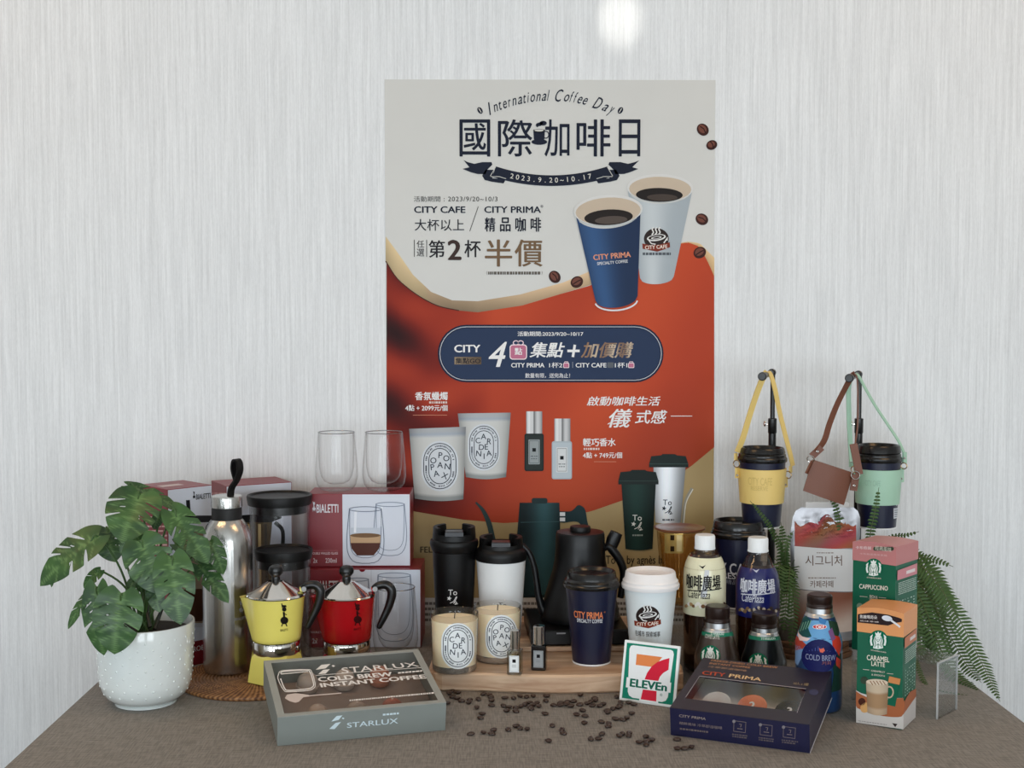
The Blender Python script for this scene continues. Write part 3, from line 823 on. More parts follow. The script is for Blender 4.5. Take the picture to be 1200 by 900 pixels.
# --- tumblers, straw, kettle
def To_b(I, cx, cy, k, col, lay):
    I.rtext('To', cx, cy, 6.4*k, col, lay=lay, bold=0.004)
    st = []
    for i in range(10): a = -pi/2+i*pi/5+0.2; q = (3.0 if i % 2 == 0 else 1.3)*k; st.append((cx-4*k+q*cos(a), cy+7*k+q*sin(a)))
    I.poly(st, col, lay)
    I.line([(cx-3*k, cy+12.5*k), (cx+1*k, cy+10.5*k), (cx+3.6*k, cy+6*k), (cx+4.8*k, cy+5*k), (cx+3.8*k, cy+8*k), (cx+1*k, cy+13*k), (cx+3*k, cy+10.8*k), (cx+4.6*k, cy+12*k), (cx+2.5*k, cy+14*k), (cx+6*k, cy+13*k)], 0.8*k, col, lay, smooth=3)
def tumbler_print(lx0, lx1, ly0, ly1, x0, x1, b0, b1, yb, col, lid, lay, ink):
    P.patch(lambda s, t: ((x0+(b0-x0)*t)*(1-s)+(x1+(b1-x1)*t)*s, ly1-3+(yb-ly1+3)*t+1.6*sin(pi*s)*t), 14, 6, lambda s, t: tuple(v*(0.55+0.75*math.exp(-((s-0.42)/0.42)**2)) for v in col), lay)
    P.poly([(lx0, ly1), (lx0, ly1-4), (lx0+2.5, ly0+2.5), (lx0+14, ly0+1.5), (lx0+16, ly0), (lx1-16, ly0), (lx1-13, ly0+1.5), (lx1-3, ly0+2.5), (lx1, ly1-4), (lx1, ly1)], lid, lay+1)
    P.line([(lx0, ly1-4), (lx1, ly1-4)], 0.8, tuple(v*1.8 for v in lid), lay+2)
P.line([(811, 572), (803, 588), (800, 614)], 3.4, (150, 146, 132), 9, smooth=5); P.line([(812, 573), (804, 589), (801, 614)], 1.0, (222, 220, 210), 10, smooth=5)
tumbler_print(760.5, 806.5, 532, 547.5, 765.5, 803.5, 768, 797.5, 612, (196, 202, 208), (30, 42, 40), 11, None)
To_b(P, 782, 588.5, 1.0, (40, 46, 50), 14); P.dashes(776, 790, 609, 2, (90, 96, 100), 14, 2)
tumbler_print(724.5, 771.5, 550.5, 567.5, 728, 768.5, 733, 764.5, 643, (24, 44, 40), (26, 36, 34), 15, None)
To_b(P, 746.5, 606.5, 1.05, (222, 226, 222), 18); P.dashes(741, 753, 627, 1.8, (150, 160, 156), 18, 3)
P.poly([(609, 589), (655.5, 589), (657, 640), (676, 700), (600, 700), (605, 640)], (26, 42, 46), 8)
P.patch(lambda s, t: ((609-4*t*t-(6*max(0, t-.5)))*(1-s)+(655.5+1*t+22*max(0, t-.45)**1.5)*s, 589+t*108), 16, 10, lambda s, t: tuple(v*(0.45+0.85*math.exp(-((s-0.62)/0.33)**2)) for v in (36, 62, 66)), 9)
P.rrect(623, 583.5, 641.5, 590, 2.5, (30, 46, 48), 10); P.line([(610, 612), (655, 611)], 0.6, (62, 92, 96), 10)
for yy in (600.2, 606.4): P.poly([(656, yy), (662.2, yy), (662.2, yy+4.4), (656, yy+4.4)], (210, 214, 216), 10)
P.poly([(656, 599), (668, 599), (673, 596), (677, 592), (682, 593), (686, 598), (688, 610), (690, 620), (684, 622), (679, 613), (672, 611), (656, 612)], (30, 50, 54), 9, smooth=3)
P.line([(557.5, 588.5), (566, 598), (573, 613), (577, 630), (582, 650)], [2, 4.4, 6, 6.4, 6.4], (40, 56, 56), 9, smooth=5)
P.text('FELLOW', (492.5, 647.6), (531, 640.3), (40, 34, 28), 6, bold=0.02)
P.text('To b. by agnès b.', (709.8, 664), (778, 650.8), (40, 34, 28), 6, bold=0.012)
# --- strip of small print at the foot
P.poly([(xl(700), 733), (xr(700), 733), (xr(700), 700.5), (xl(700), 700.5)], (196, 196, 194), 6)
P.poly([(xl(733), 745), (xr(733), 745), (xr(733), 733), (xl(733), 733)], (90, 74, 62), 6)
for i, yy in enumerate((707, 713.4, 719.8, 726.2)): P.dashes(498, 830, yy, 3.2, (110, 108, 106), 8, 20+i, lo=2.4, hi=4.2)
P.build('print', poster)
# adhesive tape over the corners and a clear film edge
tp = thin_glass('clear_film', (248, 248, 248), gloss=0.3, base=0.05, edge=0.1, rough=0.15)
a, b = WP.inv(446, 96); a2, b2 = WP.inv(455, 90)

# ================================================================ left part of the table
ZM = 0.007                       # top of the woven mat
blk = M('black_plastic', (12, 12, 13), 0.32)
blkm = M('black_matte', (8, 8, 9), 0.45, spec=0.3)
steel = M('brushed_steel', (196, 194, 190), 0.24, 1.0, bump=0.25, bscale=260, stretch=(1, 1, 0.004))
chrome = M('polished_steel', (218, 214, 208), 0.09, 1.0)

# ---- woven rattan mat
mc = T(300, 796)
mr = 0.118
t = thing('woven_placemat', 'round brown rattan mat under the steel bottle and the yellow moka pot', 'placemat', (mc.x, mc.y, 0))
def rattan():
    m = bpy.data.materials.new('woven_rattan'); m.use_nodes = True; nt = m.node_tree; b = nt.nodes['Principled BSDF']
    b.inputs['Roughness'].default_value = 0.55
    tc = nt.nodes.new('ShaderNodeTexCoord'); sx = nt.nodes.new('ShaderNodeSeparateXYZ'); nt.links.new(tc.outputs['Object'], sx.inputs[0])
    at = nt.nodes.new('ShaderNodeMath'); at.operation = 'ARCTAN2'; nt.links.new(sx.outputs[1], at.inputs[0]); nt.links.new(sx.outputs[0], at.inputs[1])
    ln = nt.nodes.new('ShaderNodeVectorMath'); ln.operation = 'LENGTH'; nt.links.new(tc.outputs['Object'], ln.inputs[0])
    sw = nt.nodes.new('ShaderNodeMath'); sw.operation = 'MULTIPLY_ADD'; sw.inputs[1].default_value = 14.0
    nt.links.new(ln.outputs['Value'], sw.inputs[0]); nt.links.new(at.outputs[0], sw.inputs[2])
    ml = nt.nodes.new('ShaderNodeMath'); ml.operation = 'MULTIPLY'; ml.inputs[1].default_value = 90.0; nt.links.new(sw.outputs[0], ml.inputs[0])
    sn = nt.nodes.new('ShaderNodeMath'); sn.operation = 'SINE'; nt.links.new(ml.outputs[0], sn.inputs[0])
    nz = nt.nodes.new('ShaderNodeTexNoise'); nz.inputs['Scale'].default_value = 120
    nt.links.new(tc.outputs['Object'], nz.inputs['Vector'])
    ad = nt.nodes.new('ShaderNodeMath'); ad.operation = 'MULTIPLY_ADD'; ad.inputs[1].default_value = 0.22; nt.links.new(sn.outputs[0], ad.inputs[0]); nt.links.new(nz.outputs['Fac'], ad.inputs[2])
    cr = nt.nodes.new('ShaderNodeValToRGB'); cr.color_ramp.elements[0].position = 0.25; cr.color_ramp.elements[0].color = lin((92, 54, 28))
    cr.color_ramp.elements[1].position = 0.8; cr.color_ramp.elements[1].color = lin((178, 128, 80))
    nt.links.new(ad.outputs[0], cr.inputs[0]); nt.links.new(cr.outputs[0], b.inputs['Base Color'])
    bp = nt.nodes.new('ShaderNodeBump'); bp.inputs['Distance'].default_value = 0.001; bp.inputs['Strength'].default_value = 0.7
    nt.links.new(ad.outputs[0], bp.inputs['Height']); nt.links.new(bp.outputs[0], b.inputs['Normal'])
    return m
pr = [(0.0, 0.004)]
nco = 22
for i in range(nco):
    r0 = mr*i/nco
    for q in range(1, 6): pr.append((r0+mr/nco*q/5, 0.0045+0.0025*sin(pi*q/5)))
pr += [(mr, 0.0015), (mr-0.002, 0.0), (0, 0)]
MB().lathe(pr, 96).build('woven_coils', rattan(), t, sharp=180)

# ---- steel bottle with a loop
s = Stand(268, 791.8, 29, ZM)
prof = s.prof([(0, 785), (26, 785), (28.4, 784), (29, 781), (29, 640), (28.6, 632), (27, 624), (24, 616), (20.5, 611), (18, 608)])
prof[0] = (0, 0); prof[1] = (prof[1][0], 0); prof[2] = (prof[2][0], 0.001)
t = thing('steel_bottle', 'tall brushed steel drinking bottle with a black loop strap', 'bottle', s.loc, s.rot)
MB().lathe(prof, 64).build('body', steel, t)
MB().lathe(s.prof([(17.4, 608), (17.4, 594)]), 64, close=True).build('band', M('black_rubber', (26, 26, 27), 0.55), t)
MB().lathe(s.prof([(18, 593.8), (18.2, 583), (17.6, 581), (16.5, 580.4), (0, 580.4)]), 64).build('cap', steel, t)
L = [s.loc + Vector((0, 0, 0))]
def at(px, py, d): return R(px, py, d)
def local(t, p):
    bpy.context.view_layer.update(); return t.matrix_world.inverted() @ p
lp = [(270, 582), (271.5, 572), (277, 563), (281, 552), (280.5, 543), (277.8, 539), (275.2, 540), (274, 548), (275.5, 556), (277, 561)]
pts = spline([local(t, R(x, y, s.d-0.004+0.003*(i > 5))) for i, (x, y) in enumerate(lp)], 5)
MB().ribbon(pts, 0.0125, 0.0032, (0.72, 0.70, 0.0)).build('loop_strap', blkm, t)
# the strap is seen almost edge on, so a second narrower web gives its breadth
I = Ink(Round(t, rfun_of(prof), zr=0.05), maxlen=0.003)
def little_man(I, cx, cy, h, col, lay=2):
    k = h/30.0
    I.ell(cx+0.5*k, cy-8*k, 2.6*k, 2.6*k, col, lay)
    I.line([(cx-2.5*k, cy-15*k), (cx-1.5*k, cy-10*k)], 1.2*k, col, lay); I.poly([(cx-2.6*k, cy-10.5*k), (cx+3.4*k, cy-10.5*k), (cx+2.6*k, cy-13*k), (cx-1.8*k, cy-13*k)], col, lay)
    I.line([(cx, cy-5*k), (cx+0.4*k, cy+1*k)], 2.4*k, col, lay); I.line([(cx+0.5*k, cy-3*k), (cx+3.5*k, cy-1.5*k)], 1.0*k, col, lay)
    I.ell(cx+0.6*k, cy+5*k, 4.6*k, 4.4*k, col, lay); I.line([(cx-1*k, cy+8*k), (cx-2.6*k, cy+12*k)], 1.3*k, col, lay); I.line([(cx+2*k, cy+8*k), (cx+3.6*k, cy+12*k)], 1.3*k, col, lay)
little_man(I, 282, 712, 16, (120, 116, 110)); I.text('BIALETTI', (275, 727.5), (289, 721.5), (128, 124, 118), 2, bold=0.02)
I.build('engraved_logo', t)

# ---- moka pots
def moka(name, label, col, s, red):
    t = thing(name, label, 'moka pot', s.loc, s.rot+(0.0))
    u = s.u
    paint = M(name+'_enamel', col, 0.22, coat=0.5)
    zb = s.hz
    o8 = lambda r, z, tw=pi/8: [(r*cos(tw+2*pi*k/8), r*sin(tw+2*pi*k/8), z) for k in range(8)]
    # octagonal boiler, wider at its foot
    R0, R1, R2 = 35.8*u, 30.5*u, 28*u
    h1 = s.hz(765); h0 = 0.0
    mb = MB(); rings = [o8(R0*0.93, 0), o8(R0, 0.002), o8(R0*0.99, 0.006), o8(R1*1.04, h1-0.006), o8(R1*1.0, h1), o8(R2, h1+0.003)]
    vs = [p for r_ in rings for p in r_]; fs = []
    for j in range(5):
        for k in range(8): fs.append((j*8+k, j*8+(k+1) % 8, (j+1)*8+(k+1) % 8, (j+1)*8+k))
    fs.append(tuple(range(8))[::-1]); fs.append(tuple(40+k for k in range(8)))
    mb.add(vs, fs); mb.build('boiler', paint, t)
    # safety valve on the boiler
    va = radians(-68)
    c = Vector((R1*0.98*cos(va), R1*0.98*sin(va), h1-0.014)); dd = Vector((cos(va), sin(va), 0))
    MB().tube([c-dd*0.004, c+dd*0.004], 0.0045, 16).tube([c+dd*0.004, c+dd*0.007], 0.0022, 12).build('safety_valve', chrome, t)
    MB().lathe([(27.2*u, h1+0.002), (27.6*u, h1+0.004), (27.6*u, s.hz(750.5)), (27*u, s.hz(749.5))], 56, close=True).build('screw_band', chrome, t)
    # upper jug
    zt = s.hz(697.5); zl = s.hz(749)
    jp = [(26.4*u, zl), (28.2*u, zl+0.0015), (28.8*u, zl+0.006), (33.2*u, zt-0.002), (33.6*u, zt), (32.6*u, zt), (31*u, zt-0.004), (27*u, zl+0.004), (0, zl+0.003)]
    # a spout pulled out towards the left
    def spout(a, z):
        d = (a-pi+pi) % (2*pi); d = min(d-pi if d > pi else pi-d, 9) ; d = abs(((a-pi+pi) % (2*pi))-pi)
        k = max(0, (z-(zt-0.03))/0.03)
        return 1+0.26*math.exp(-(d/0.20)**2)*k**1.3
    MB().lathe(jp, 72, rfun=spout).build('jug', paint, t, sharp=50)
    I = Ink(Round(t, rfun_of([(28.8*u, zl+0.006), (33.2*u, zt-0.002)]), zr=(zl+zt)/2), maxlen=0.003)
    lx = 332 if not red else 418
    if not red:
        little_man(I, 332.5, 722, 30, (28, 24, 20)); I.text('BIALETTI', (328.5, 740), (337, 736.5), (28, 24, 20), 2, bold=0.02)
    else:
        little_man(I, 418.5, 721, 30, (52, 8, 10)); I.text('BIALETTI', (414.5, 738.6), (423, 735.2), (52, 8, 10), 2, bold=0.02)
    I.build('logo', t)
    I = Ink(Round(t, lambda z: 27.6*u, r0=27.6*u), maxlen=0.003)
    bx = 323 if not red else 409
    I.text('BIALETTI', (bx, 757), (bx+18, 753), (60, 60, 62), 2, bold=0.02)
    I.build('band_lettering', t)
    # lid: shallow faceted cone, steel, with a lip
    cz = s.hz(680)
    lid = MB().lathe([(33.9*u, zt), (34.2*u, zt+0.0012), (33.4*u, zt+0.003), (31.5*u, zt+0.004), (9*u, cz-0.001), (5*u, cz), (0, cz+0.0006)], 10 if False else 64)
    lid.build('lid', chrome, t, sharp=20)
    MB().lathe([(4.6*u, cz-0.001), (5.2*u, cz+0.002), (4.6*u, cz+0.006), (5.5*u, cz+0.0075), (8.2*u, cz+0.0115), (8.7*u, cz+0.0160), (7.4*u, cz+0.021), (4.4*u, cz+0.0236), (0, cz+0.0243)], 32).build('lid_knob', blk, t)
    # handle on the right with its hinge
    w = lambda x, y, dd=0: local(t, R(x, y, s.d+dd))
    bx = s.col
    h = [(33, 690), (40, 686), (48, 685.5), (53.5, 690), (54.5, 698), (51, 711), (45, 724), (40, 734)]
    rad = [4.2, 5.2, 5.6, 5.8, 5.6, 5.0, 4.4, 3.6]
    P_ = spline([w(bx+x, y) for x, y in h], 5)
    rr = [rad[min(i//5, 7)]*(1-(i % 5)/5)+rad[min(i//5+1, 7)]*(i % 5)/5 for i in range(len(P_))]
    MB().tube(P_, [q*u*0.95 for q in rr], 14).sphere(P_[-1], rr[-1]*u*0.9, seg=14, rings=8).build('handle', blk, t)
    q = w(bx+35, 690.5, -0.008); q2 = w(bx+35, 690.5, 0.008)
    MB().tube([w(bx+31, 691, 0), w(bx+36, 690, 0)], 3.6*u, 12).build('hinge_lug', paint, t)
    MB().tube([q, q2], 3.0*u, 18).build('hinge_pin', M('hinge_steel', (120, 118, 116), 0.45, 1.0), t)
    return t
sy = Stand(321, 0, 0, ZM, dist=1.966)
moka('yellow_moka_pot', 'pale yellow moka pot with steel lid and black handle on the woven mat', (236, 222, 112), sy, False)
sr = Stand(404.5, 0, 0, 0, dist=2.024)
moka('red_moka_pot', 'glossy red moka pot with steel lid and black handle behind the grey gift box', (168, 14, 22), sr, True)

# ---- two glass canisters with black lids
glass = thin_glass('clear_glass', (255, 255, 255), gloss=0.6, base=0.014, edge=0.26)
def canister(label, px, dist, r, rows, gr, plunger=False):
    s = Stand(px, 0, 0, 0, dist=dist); u = s.u
    t = thing('glass_canister', label, 'canister', s.loc, s.rot, group='glass canisters with black lids')
    lt, lb, ib = (s.hz(v) for v in rows)
    z0 = s.z
    MB().lathe([(gr*u*0.2, 0.001), (gr*u*0.96, 0.001), (gr*u, 0.006), (gr*u, lb), (gr*u*0.95, lb), (gr*u*0.95, 0.008), (gr*u*0.9, 0.005), (0, 0.005)], 48).build('jar', glass, t)
    MB().lathe([(0, lt-0.004), (r*u*0.88, lt-0.003), (r*u*0.93, lt+0.0005), (r*u*0.985, lt), (r*u, lt-0.003), (r*u*0.96, lb), (gr*u*0.9, lb)], 56).build('lid', blkm, t)
    MB().lathe([(gr*u*0.925, lb+0.001), (gr*u*0.925, ib), (gr*u*0.86, ib), (gr*u*0.86, lb+0.001)], 56, close=False).build('seal_ring', blk, t)
    return t, s
t1, s1 = canister('taller glass canister with a wide black lid standing behind the shorter one', 326.3, 2.172, 38, (579.5, 590.5, 600), 34.5)
t2, s2 = canister('shorter glass canister with black lid just behind the yellow moka pot', 330.3, 2.088, 34, (643, 654, 664), 31.5)

# ---- boxes
def px_box(FL, FR, depth, top_px, z=0.0, tilt=0.0):
    """an upright box from the pixels of its two front bottom corners; height from the pixel of the front left top"""
    a = T(FL[0], FL[1], z); b = T(FR[0], FR[1], z); w = (b-a).length; ang = atan2(b.y-a.y, b.x-a.x)
    c = (a+b)/2; hz = (R(top_px[0], top_px[1], c.y + (a.y-c.y)*1.0)).z - z if top_px else None
    return c, w, ang, hz
def carton(name, label, cat, c, w, ang, d, h, mats, group=None, tilt=0.0, bevel=0.0008):
    """mats: body material. Root at the front bottom edge, local +y goes back"""
    t = thing(name, label, cat, c, ang, group, rx=tilt)
    MB().box(-w/2, w/2, 0, d, 0, h, bevel).build('carton', mats, t)
    return t
def front(t): return Flat(t, (0, 0, 0), (1, 0, 0), (0, 0, 1))
def side_l(t, w): return Flat(t, (-w/2, 0, 0), (0, -1, 0), (0, 0, 1))
def side_r(t, w): return Flat(t, (w/2, 0, 0), (0, 1, 0), (0, 0, 1))
def top(t, h): return Flat(t, (0, 0, h), (1, 0, 0), (0, 1, 0))
MAROON = (122, 20, 34); BWHITE = (214, 220, 232)
maroon = M('maroon_card', (126, 24, 36), 0.4)
def lrect(I, a0, b0, a1, b1, col, lay=1): I.polyl([(a0, b0), (a1, b0), (a1, b1), (a0, b1)], col, lay)

# tall box beside the plant
c, w, ang, h = px_box((199, 786), (251, 774.5), 0, None)
h = 0.293
t = carton('white_red_box', 'tall white and maroon kitchenware box behind the plant, left of the steel bottle', 'box', c, w, ang, 0.089, h, maroon, 'tall kitchenware boxes')
I = Ink(front(t)); zr = h*0.135
lrect(I, -w/2+0.001, zr, w/2-0.001, h-0.001, BWHITE, 1)
little_man(I, 227, 580.5, 10, (30, 30, 34), 3); I.text('BIALETTI', (229.5, 585.5), (246.5, 577.5), (40, 40, 46), 3, bold=0.03)
I.line([(220, 586), (221.5, 608)], 4.6, (30, 30, 34), 3)
I.rrect(210, 612, 246, 735, 6, (196, 200, 208), 2); I.rrect(213, 622, 243, 730, 5, (150, 130, 110), 3); I.rrect(214, 690, 242, 728, 4, (74, 46, 34), 4)
I.rrect(205, 604, 249, 612, 2, (44, 44, 48), 3)
I.text('ROBOT', (226, 764), (249, 753), (220, 214, 214), 3, bold=0.02)
I.build('front_print', t)
I = Ink(side_l(t, w))
for i in range(16): 
    yy = 606+i*5.4; I.dashes(169, 196, yy, 1.9, (214, 176, 176), 2, 40+i, lo=3, hi=9)
I.build('side_print', t)
I = Ink(top(t, h)); lrect(I, -w*0.38, 0.03, w*0.1, 0.05, (206, 190, 190), 1); I.build('top_print', t)

# box behind the canisters
c2, w2, a2, h2 = px_box((267, 754.6), (343.5, 744.8), 0, None)
h2 = 0.276
t = carton('white_red_box', 'white and maroon coffee pot box standing behind the glass canisters', 'box', c2, w2, a2, 0.088, h2, maroon, 'tall kitchenware boxes')
I = Ink(front(t)); lrect(I, -w2/2+0.001, 0.02, w2/2-0.001, h2-0.001, BWHITE, 1)
I.poly([(286, 612), (319, 612), (315, 650), (322, 690), (283, 690), (290, 650)], (92, 78, 58), 3)
for x_, c_ in ((291, (196, 160, 104)), (297, (58, 46, 34)), (304, (214, 190, 140)), (311, (70, 60, 50))): I.line([(x_, 614), (x_+(x_-302)*0.1, 650), (x_+(x_-302)*0.25, 690)], 3.4, c_, 4)
I.poly([(280, 604), (328, 600), (330, 607), (318, 612), (284, 612)], (26, 26, 28), 5); I.ell(303, 598, 5, 5, (26, 26, 28), 5)
I.line([(322, 612), (331, 622), (330, 645), (322, 662)], 4.5, (26, 26, 28), 4, smooth=4)
I.poly([(281, 690), (324, 690), (328, 735), (277, 735)], (120, 104, 80), 4)
I.build('front_print', t)
I = Ink(side_l(t, w2))
for i in range(20): I.dashes(246, 265, 578+i*5.4, 1.5, (198, 150, 150), 2, 60+i, lo=3, hi=8)
I.build('side_print', t)

# the two glassware boxes
def glass_outline(I, x0, x1, y0, y1, col, lay, coffee=False):
    m = (x0+x1)/2; w_ = (x1-x0)/2; h_ = y1-y0
    out = [(m-w_*0.86, y0), (m-w_*0.97, y0+h_*0.4), (m-w_, y0+h_*0.65), (m-w_*0.9, y0+h_*0.86), (m-w_*0.5, y1), (m+w_*0.5, y1), (m+w_*0.9, y0+h_*0.86), (m+w_, y0+h_*0.65), (m+w_*0.97, y0+h_*0.4), (m+w_*0.86, y0)]
    I.line(out, 0.8, col, lay+3, smooth=3)
    ins = [(m-w_*0.84, y0+2), (m-w_*0.84, y0+h_*0.5), (m-w_*0.74, y0+h_*0.78), (m-w_*0.35, y0+h_*0.9), (m+w_*0.35, y0+h_*0.9), (m+w_*0.74, y0+h_*0.78), (m+w_*0.84, y0+h_*0.5), (m+w_*0.84, y0+2)]
    I.ring(m, y0+1, w_*0.86, w_*0.13, 0.8, col, lay+4)
    if coffee:
        a = m-w_*0.82; b = m+w_*0.82
        I.poly([(a, y0+h_*0.5), (b, y0+h_*0.5), (b-0.6, y0+h_*0.66), (a+0.6, y0+h_*0.66)], (190, 158, 124), lay+1)
        I.ell(m, y0+h_*0.5, w_*0.82, w_*0.12, (120, 92, 66), lay+2)
        I.poly([(a+0.5, y0+h_*0.64), (b-0.5, y0+h_*0.64), (b-1.6, y0+h_*0.74), (m+w_*0.45, y0+h_*0.87), (m-w_*0.45, y0+h_*0.87), (a+1.6, y0+h_*0.74)], (84, 50, 42), lay+2)
        I.poly([(a+1, y0+h_*0.36), (b-1, y0+h_*0.36), (b, y0+h_*0.5), (a, y0+h_*0.5)], (196, 204, 216), lay+1)
    I.line(ins, 0.6, col, lay+3, smooth=3)
    I.poly([(m-w_*0.6, y0+4), (m-w_*0.45, y0+4), (m-w_*0.5, y0+h_*0.45), (m-w_*0.62, y0+h_*0.45)], (236, 240, 248), lay+2)
cl_, wl_, al_, hl_ = px_box((362, 759), (493.4, 759), 0, (362, 667))
wl_ = wl_
tl_ = carton('glassware_box', 'maroon and white double-walled glass box at the bottom of the stack', 'box', cl_, wl_, al_, 0.10, hl_, maroon, 'glassware boxes')
I = Ink(front(tl_)); 
xs_, _ = front(tl_).inv(402, 700)
lrect(I, xs_, 0.001, wl_/2-0.001, hl_-0.001, BWHITE, 1)
little_man(I, 366.5, 690, 13, (220, 214, 220), 3); I.text('BIALETTI', (371, 693), (399, 680.5), (220, 214, 220), 3, bold=0.03)
I.ell(424.5, 667.5, 3.4, 2.6, MAROON, 3, a0=0, a1=180); I.line([(435, 668), (435, 682)], 0.5, (176, 182, 196), 3)
glass_outline(I, 404, 434, 678, 752, (128, 138, 156), 3, True); glass_outline(I, 440, 484, 673, 750, (128, 138, 156), 5)
I.text('DOUBLE WALLED GLASS', (364, 742), (395, 739.5), (220, 196, 196), 3, bold=0.02); I.text('2x', (366, 754), (372, 748), (220, 206, 206), 3, bold=0.02); I.text('230ml', (380, 754), (393, 748), (220, 206, 206), 3, bold=0.02)
I.build('front_print', tl_)
zt_ = hl_
pa = T(361, 663.8, zt_+0.001); pb = T(481, 663.8, zt_+0.001)
cu = (pa+pb)/2; wu = (pb-pa).length; hu = R(361, 578.5, cu.y).z-(zt_+0.001)
tu = carton('glassware_box', 'maroon and white double-walled glass box on top of the stack with two glasses on it', 'box', Vector((cu.x, cu.y, zt_+0.0006)), wu, 0.0, 0.085, hu, maroon, 'glassware boxes')
I = Ink(front(tu)); xs_, _ = front(tu).inv(401.5, 620)
lrect(I, xs_, 0.002, wu/2-0.001, hu-0.001, BWHITE, 1)
little_man(I, 367.8, 594, 13, (224, 220, 226), 3); I.text('BIALETTI', (371, 600.8), (396.5, 590.8), (226, 222, 228), 3, bold=0.03)
I.line([(365, 645), (396, 645)], 0.4, (180, 110, 116), 3); I.text('DOUBLE WALLED GLASS', (364.5, 649.8), (396, 646.8), (222, 196, 198), 3, bold=0.02)
I.text('2x', (367, 659.5), (372, 654), (224, 206, 208), 3, bold=0.02); I.text('230ml', (381.5, 659.5), (394.5, 654), (224, 206, 208), 3, bold=0.02)
glass_outline(I, 438, 476.5, 590, 650, (128, 138, 156), 3); glass_outline(I, 406.5, 450, 595.5, 659, (108, 116, 134), 6, True)
I.build('front_print', tu)

# ---- double-walled glasses
def dw_glass(label, px, foot_row, rpx, top_row, z, group='double-walled glasses', dist=None):
    if dist is None:
        s = Stand(px, foot_row, rpx*0.6, z)
    else: s = Stand(px, 0, 0, z, dist=dist)
    u = s.u; h = s.hz(top_row); r = rpx*u
    t = thing('double_walled_glass', label, 'glass', s.loc, s.rot, group)
    MB().lathe([(0, 0.0006), (r*0.62, 0.0006), (r*0.78, 0.003), (r*0.93, h*0.11), (r, h*0.24), (r*0.995, h*0.4), (r*0.95, h*0.62), (r*0.90, h*0.8), (r*0.865, h*0.97), (r*0.85, h)], 56).build('outer_wall', glass, t, sharp=180)
    MB().lathe([(0, h*0.115), (r*0.35, h*0.12), (r*0.58, h*0.16), (r*0.74, h*0.25), (r*0.82, h*0.4), (r*0.835, h*0.6), (r*0.835, h*0.97), (r*0.85, h)], 56).build('inner_wall', glass, t, sharp=180)
    MB().lathe([(r*0.86+0.0009*cos(a), h+0.0009*sin(a)) for a in [2*pi*k/8 for k in range(9)]], 56).build('rim', thin_glass('glass_rim', (206, 208, 210), gloss=0.9, base=0.25, edge=0.4), t, sharp=180)
    return t
zg = zt_+0.0006+hu
g1 = dw_glass('left of the two empty double-walled glasses on top of the glassware boxes', 393.7, 0, 24.8, 506.5, zg+0.0005, dist=cu.y+0.042)
g2 = dw_glass('right of the two empty double-walled glasses on top of the glassware boxes', 449.7, 0, 25.5, 506.5, zg+0.0005, dist=cu.y+0.042)
g3 = dw_glass('empty double-walled glass on the table to the right of the red moka pot', 462, 0, 26.5, 688, 0.0008, dist=cl_.y-0.055)
g4 = dw_glass('empty double-walled glass on the table between the two moka pots', 374, 0, 26.5, 690, 0.0008, dist=cl_.y-0.055)

# ---- plant in a dotted white pot
s = Stand(171.5, 833, 35.5, 0)
t = thing('potted_monstera', 'leafy green monstera plant in a dotted white ceramic pot', 'potted plant', s.loc, s.rot)
u = s.u
ht = s.hz(728)
pot_prof = [(34*u, 0.0), (35.4*u, 0.001), (35.4*u, 0.0035), (33.5*u, 0.0045), (39*u, 0.0075), (46*u, 0.015), (50.5*u, 0.025), (53*u, 0.038), (54.3*u, 0.06), (55.5*u, 0.09), (56.6*u, ht-0.0015), (56.2*u, ht), (54.4*u, ht), (53.8*u, ht-0.003), (52*u, 0.07), (0, 0.068)]
ceramic = M('white_ceramic', (226, 232, 230), 0.16, coat=0.6)
MB().lathe([(0, 0)]+pot_prof, 96).build('pot', ceramic, t, sharp=50)
rf = rfun_of([p for p in pot_prof[:11]])
dm = MB()
for row in range(10):
    z = 0.022+row*0.0102
    if z > ht-0.008: break
    for k in range(20):
        a = 2*pi*(k+0.5*(row % 2))/20; r = rf(z)
        dm.sphere(((r-0.0009)*cos(a), (r-0.0009)*sin(a), z), 0.0020, seg=8, rings=6)
o = dm.build('raised_dots', ceramic, t); o['kind'] = 'stuff'
MB().lathe([(0, ht-0.014), (30*u, ht-0.013), (53.5*u, ht-0.015)], 40).build('soil', M('dark_soil', (38, 30, 24), 0.95, noise=0.4, nscale=300, bump=1.0, bscale=400), t)
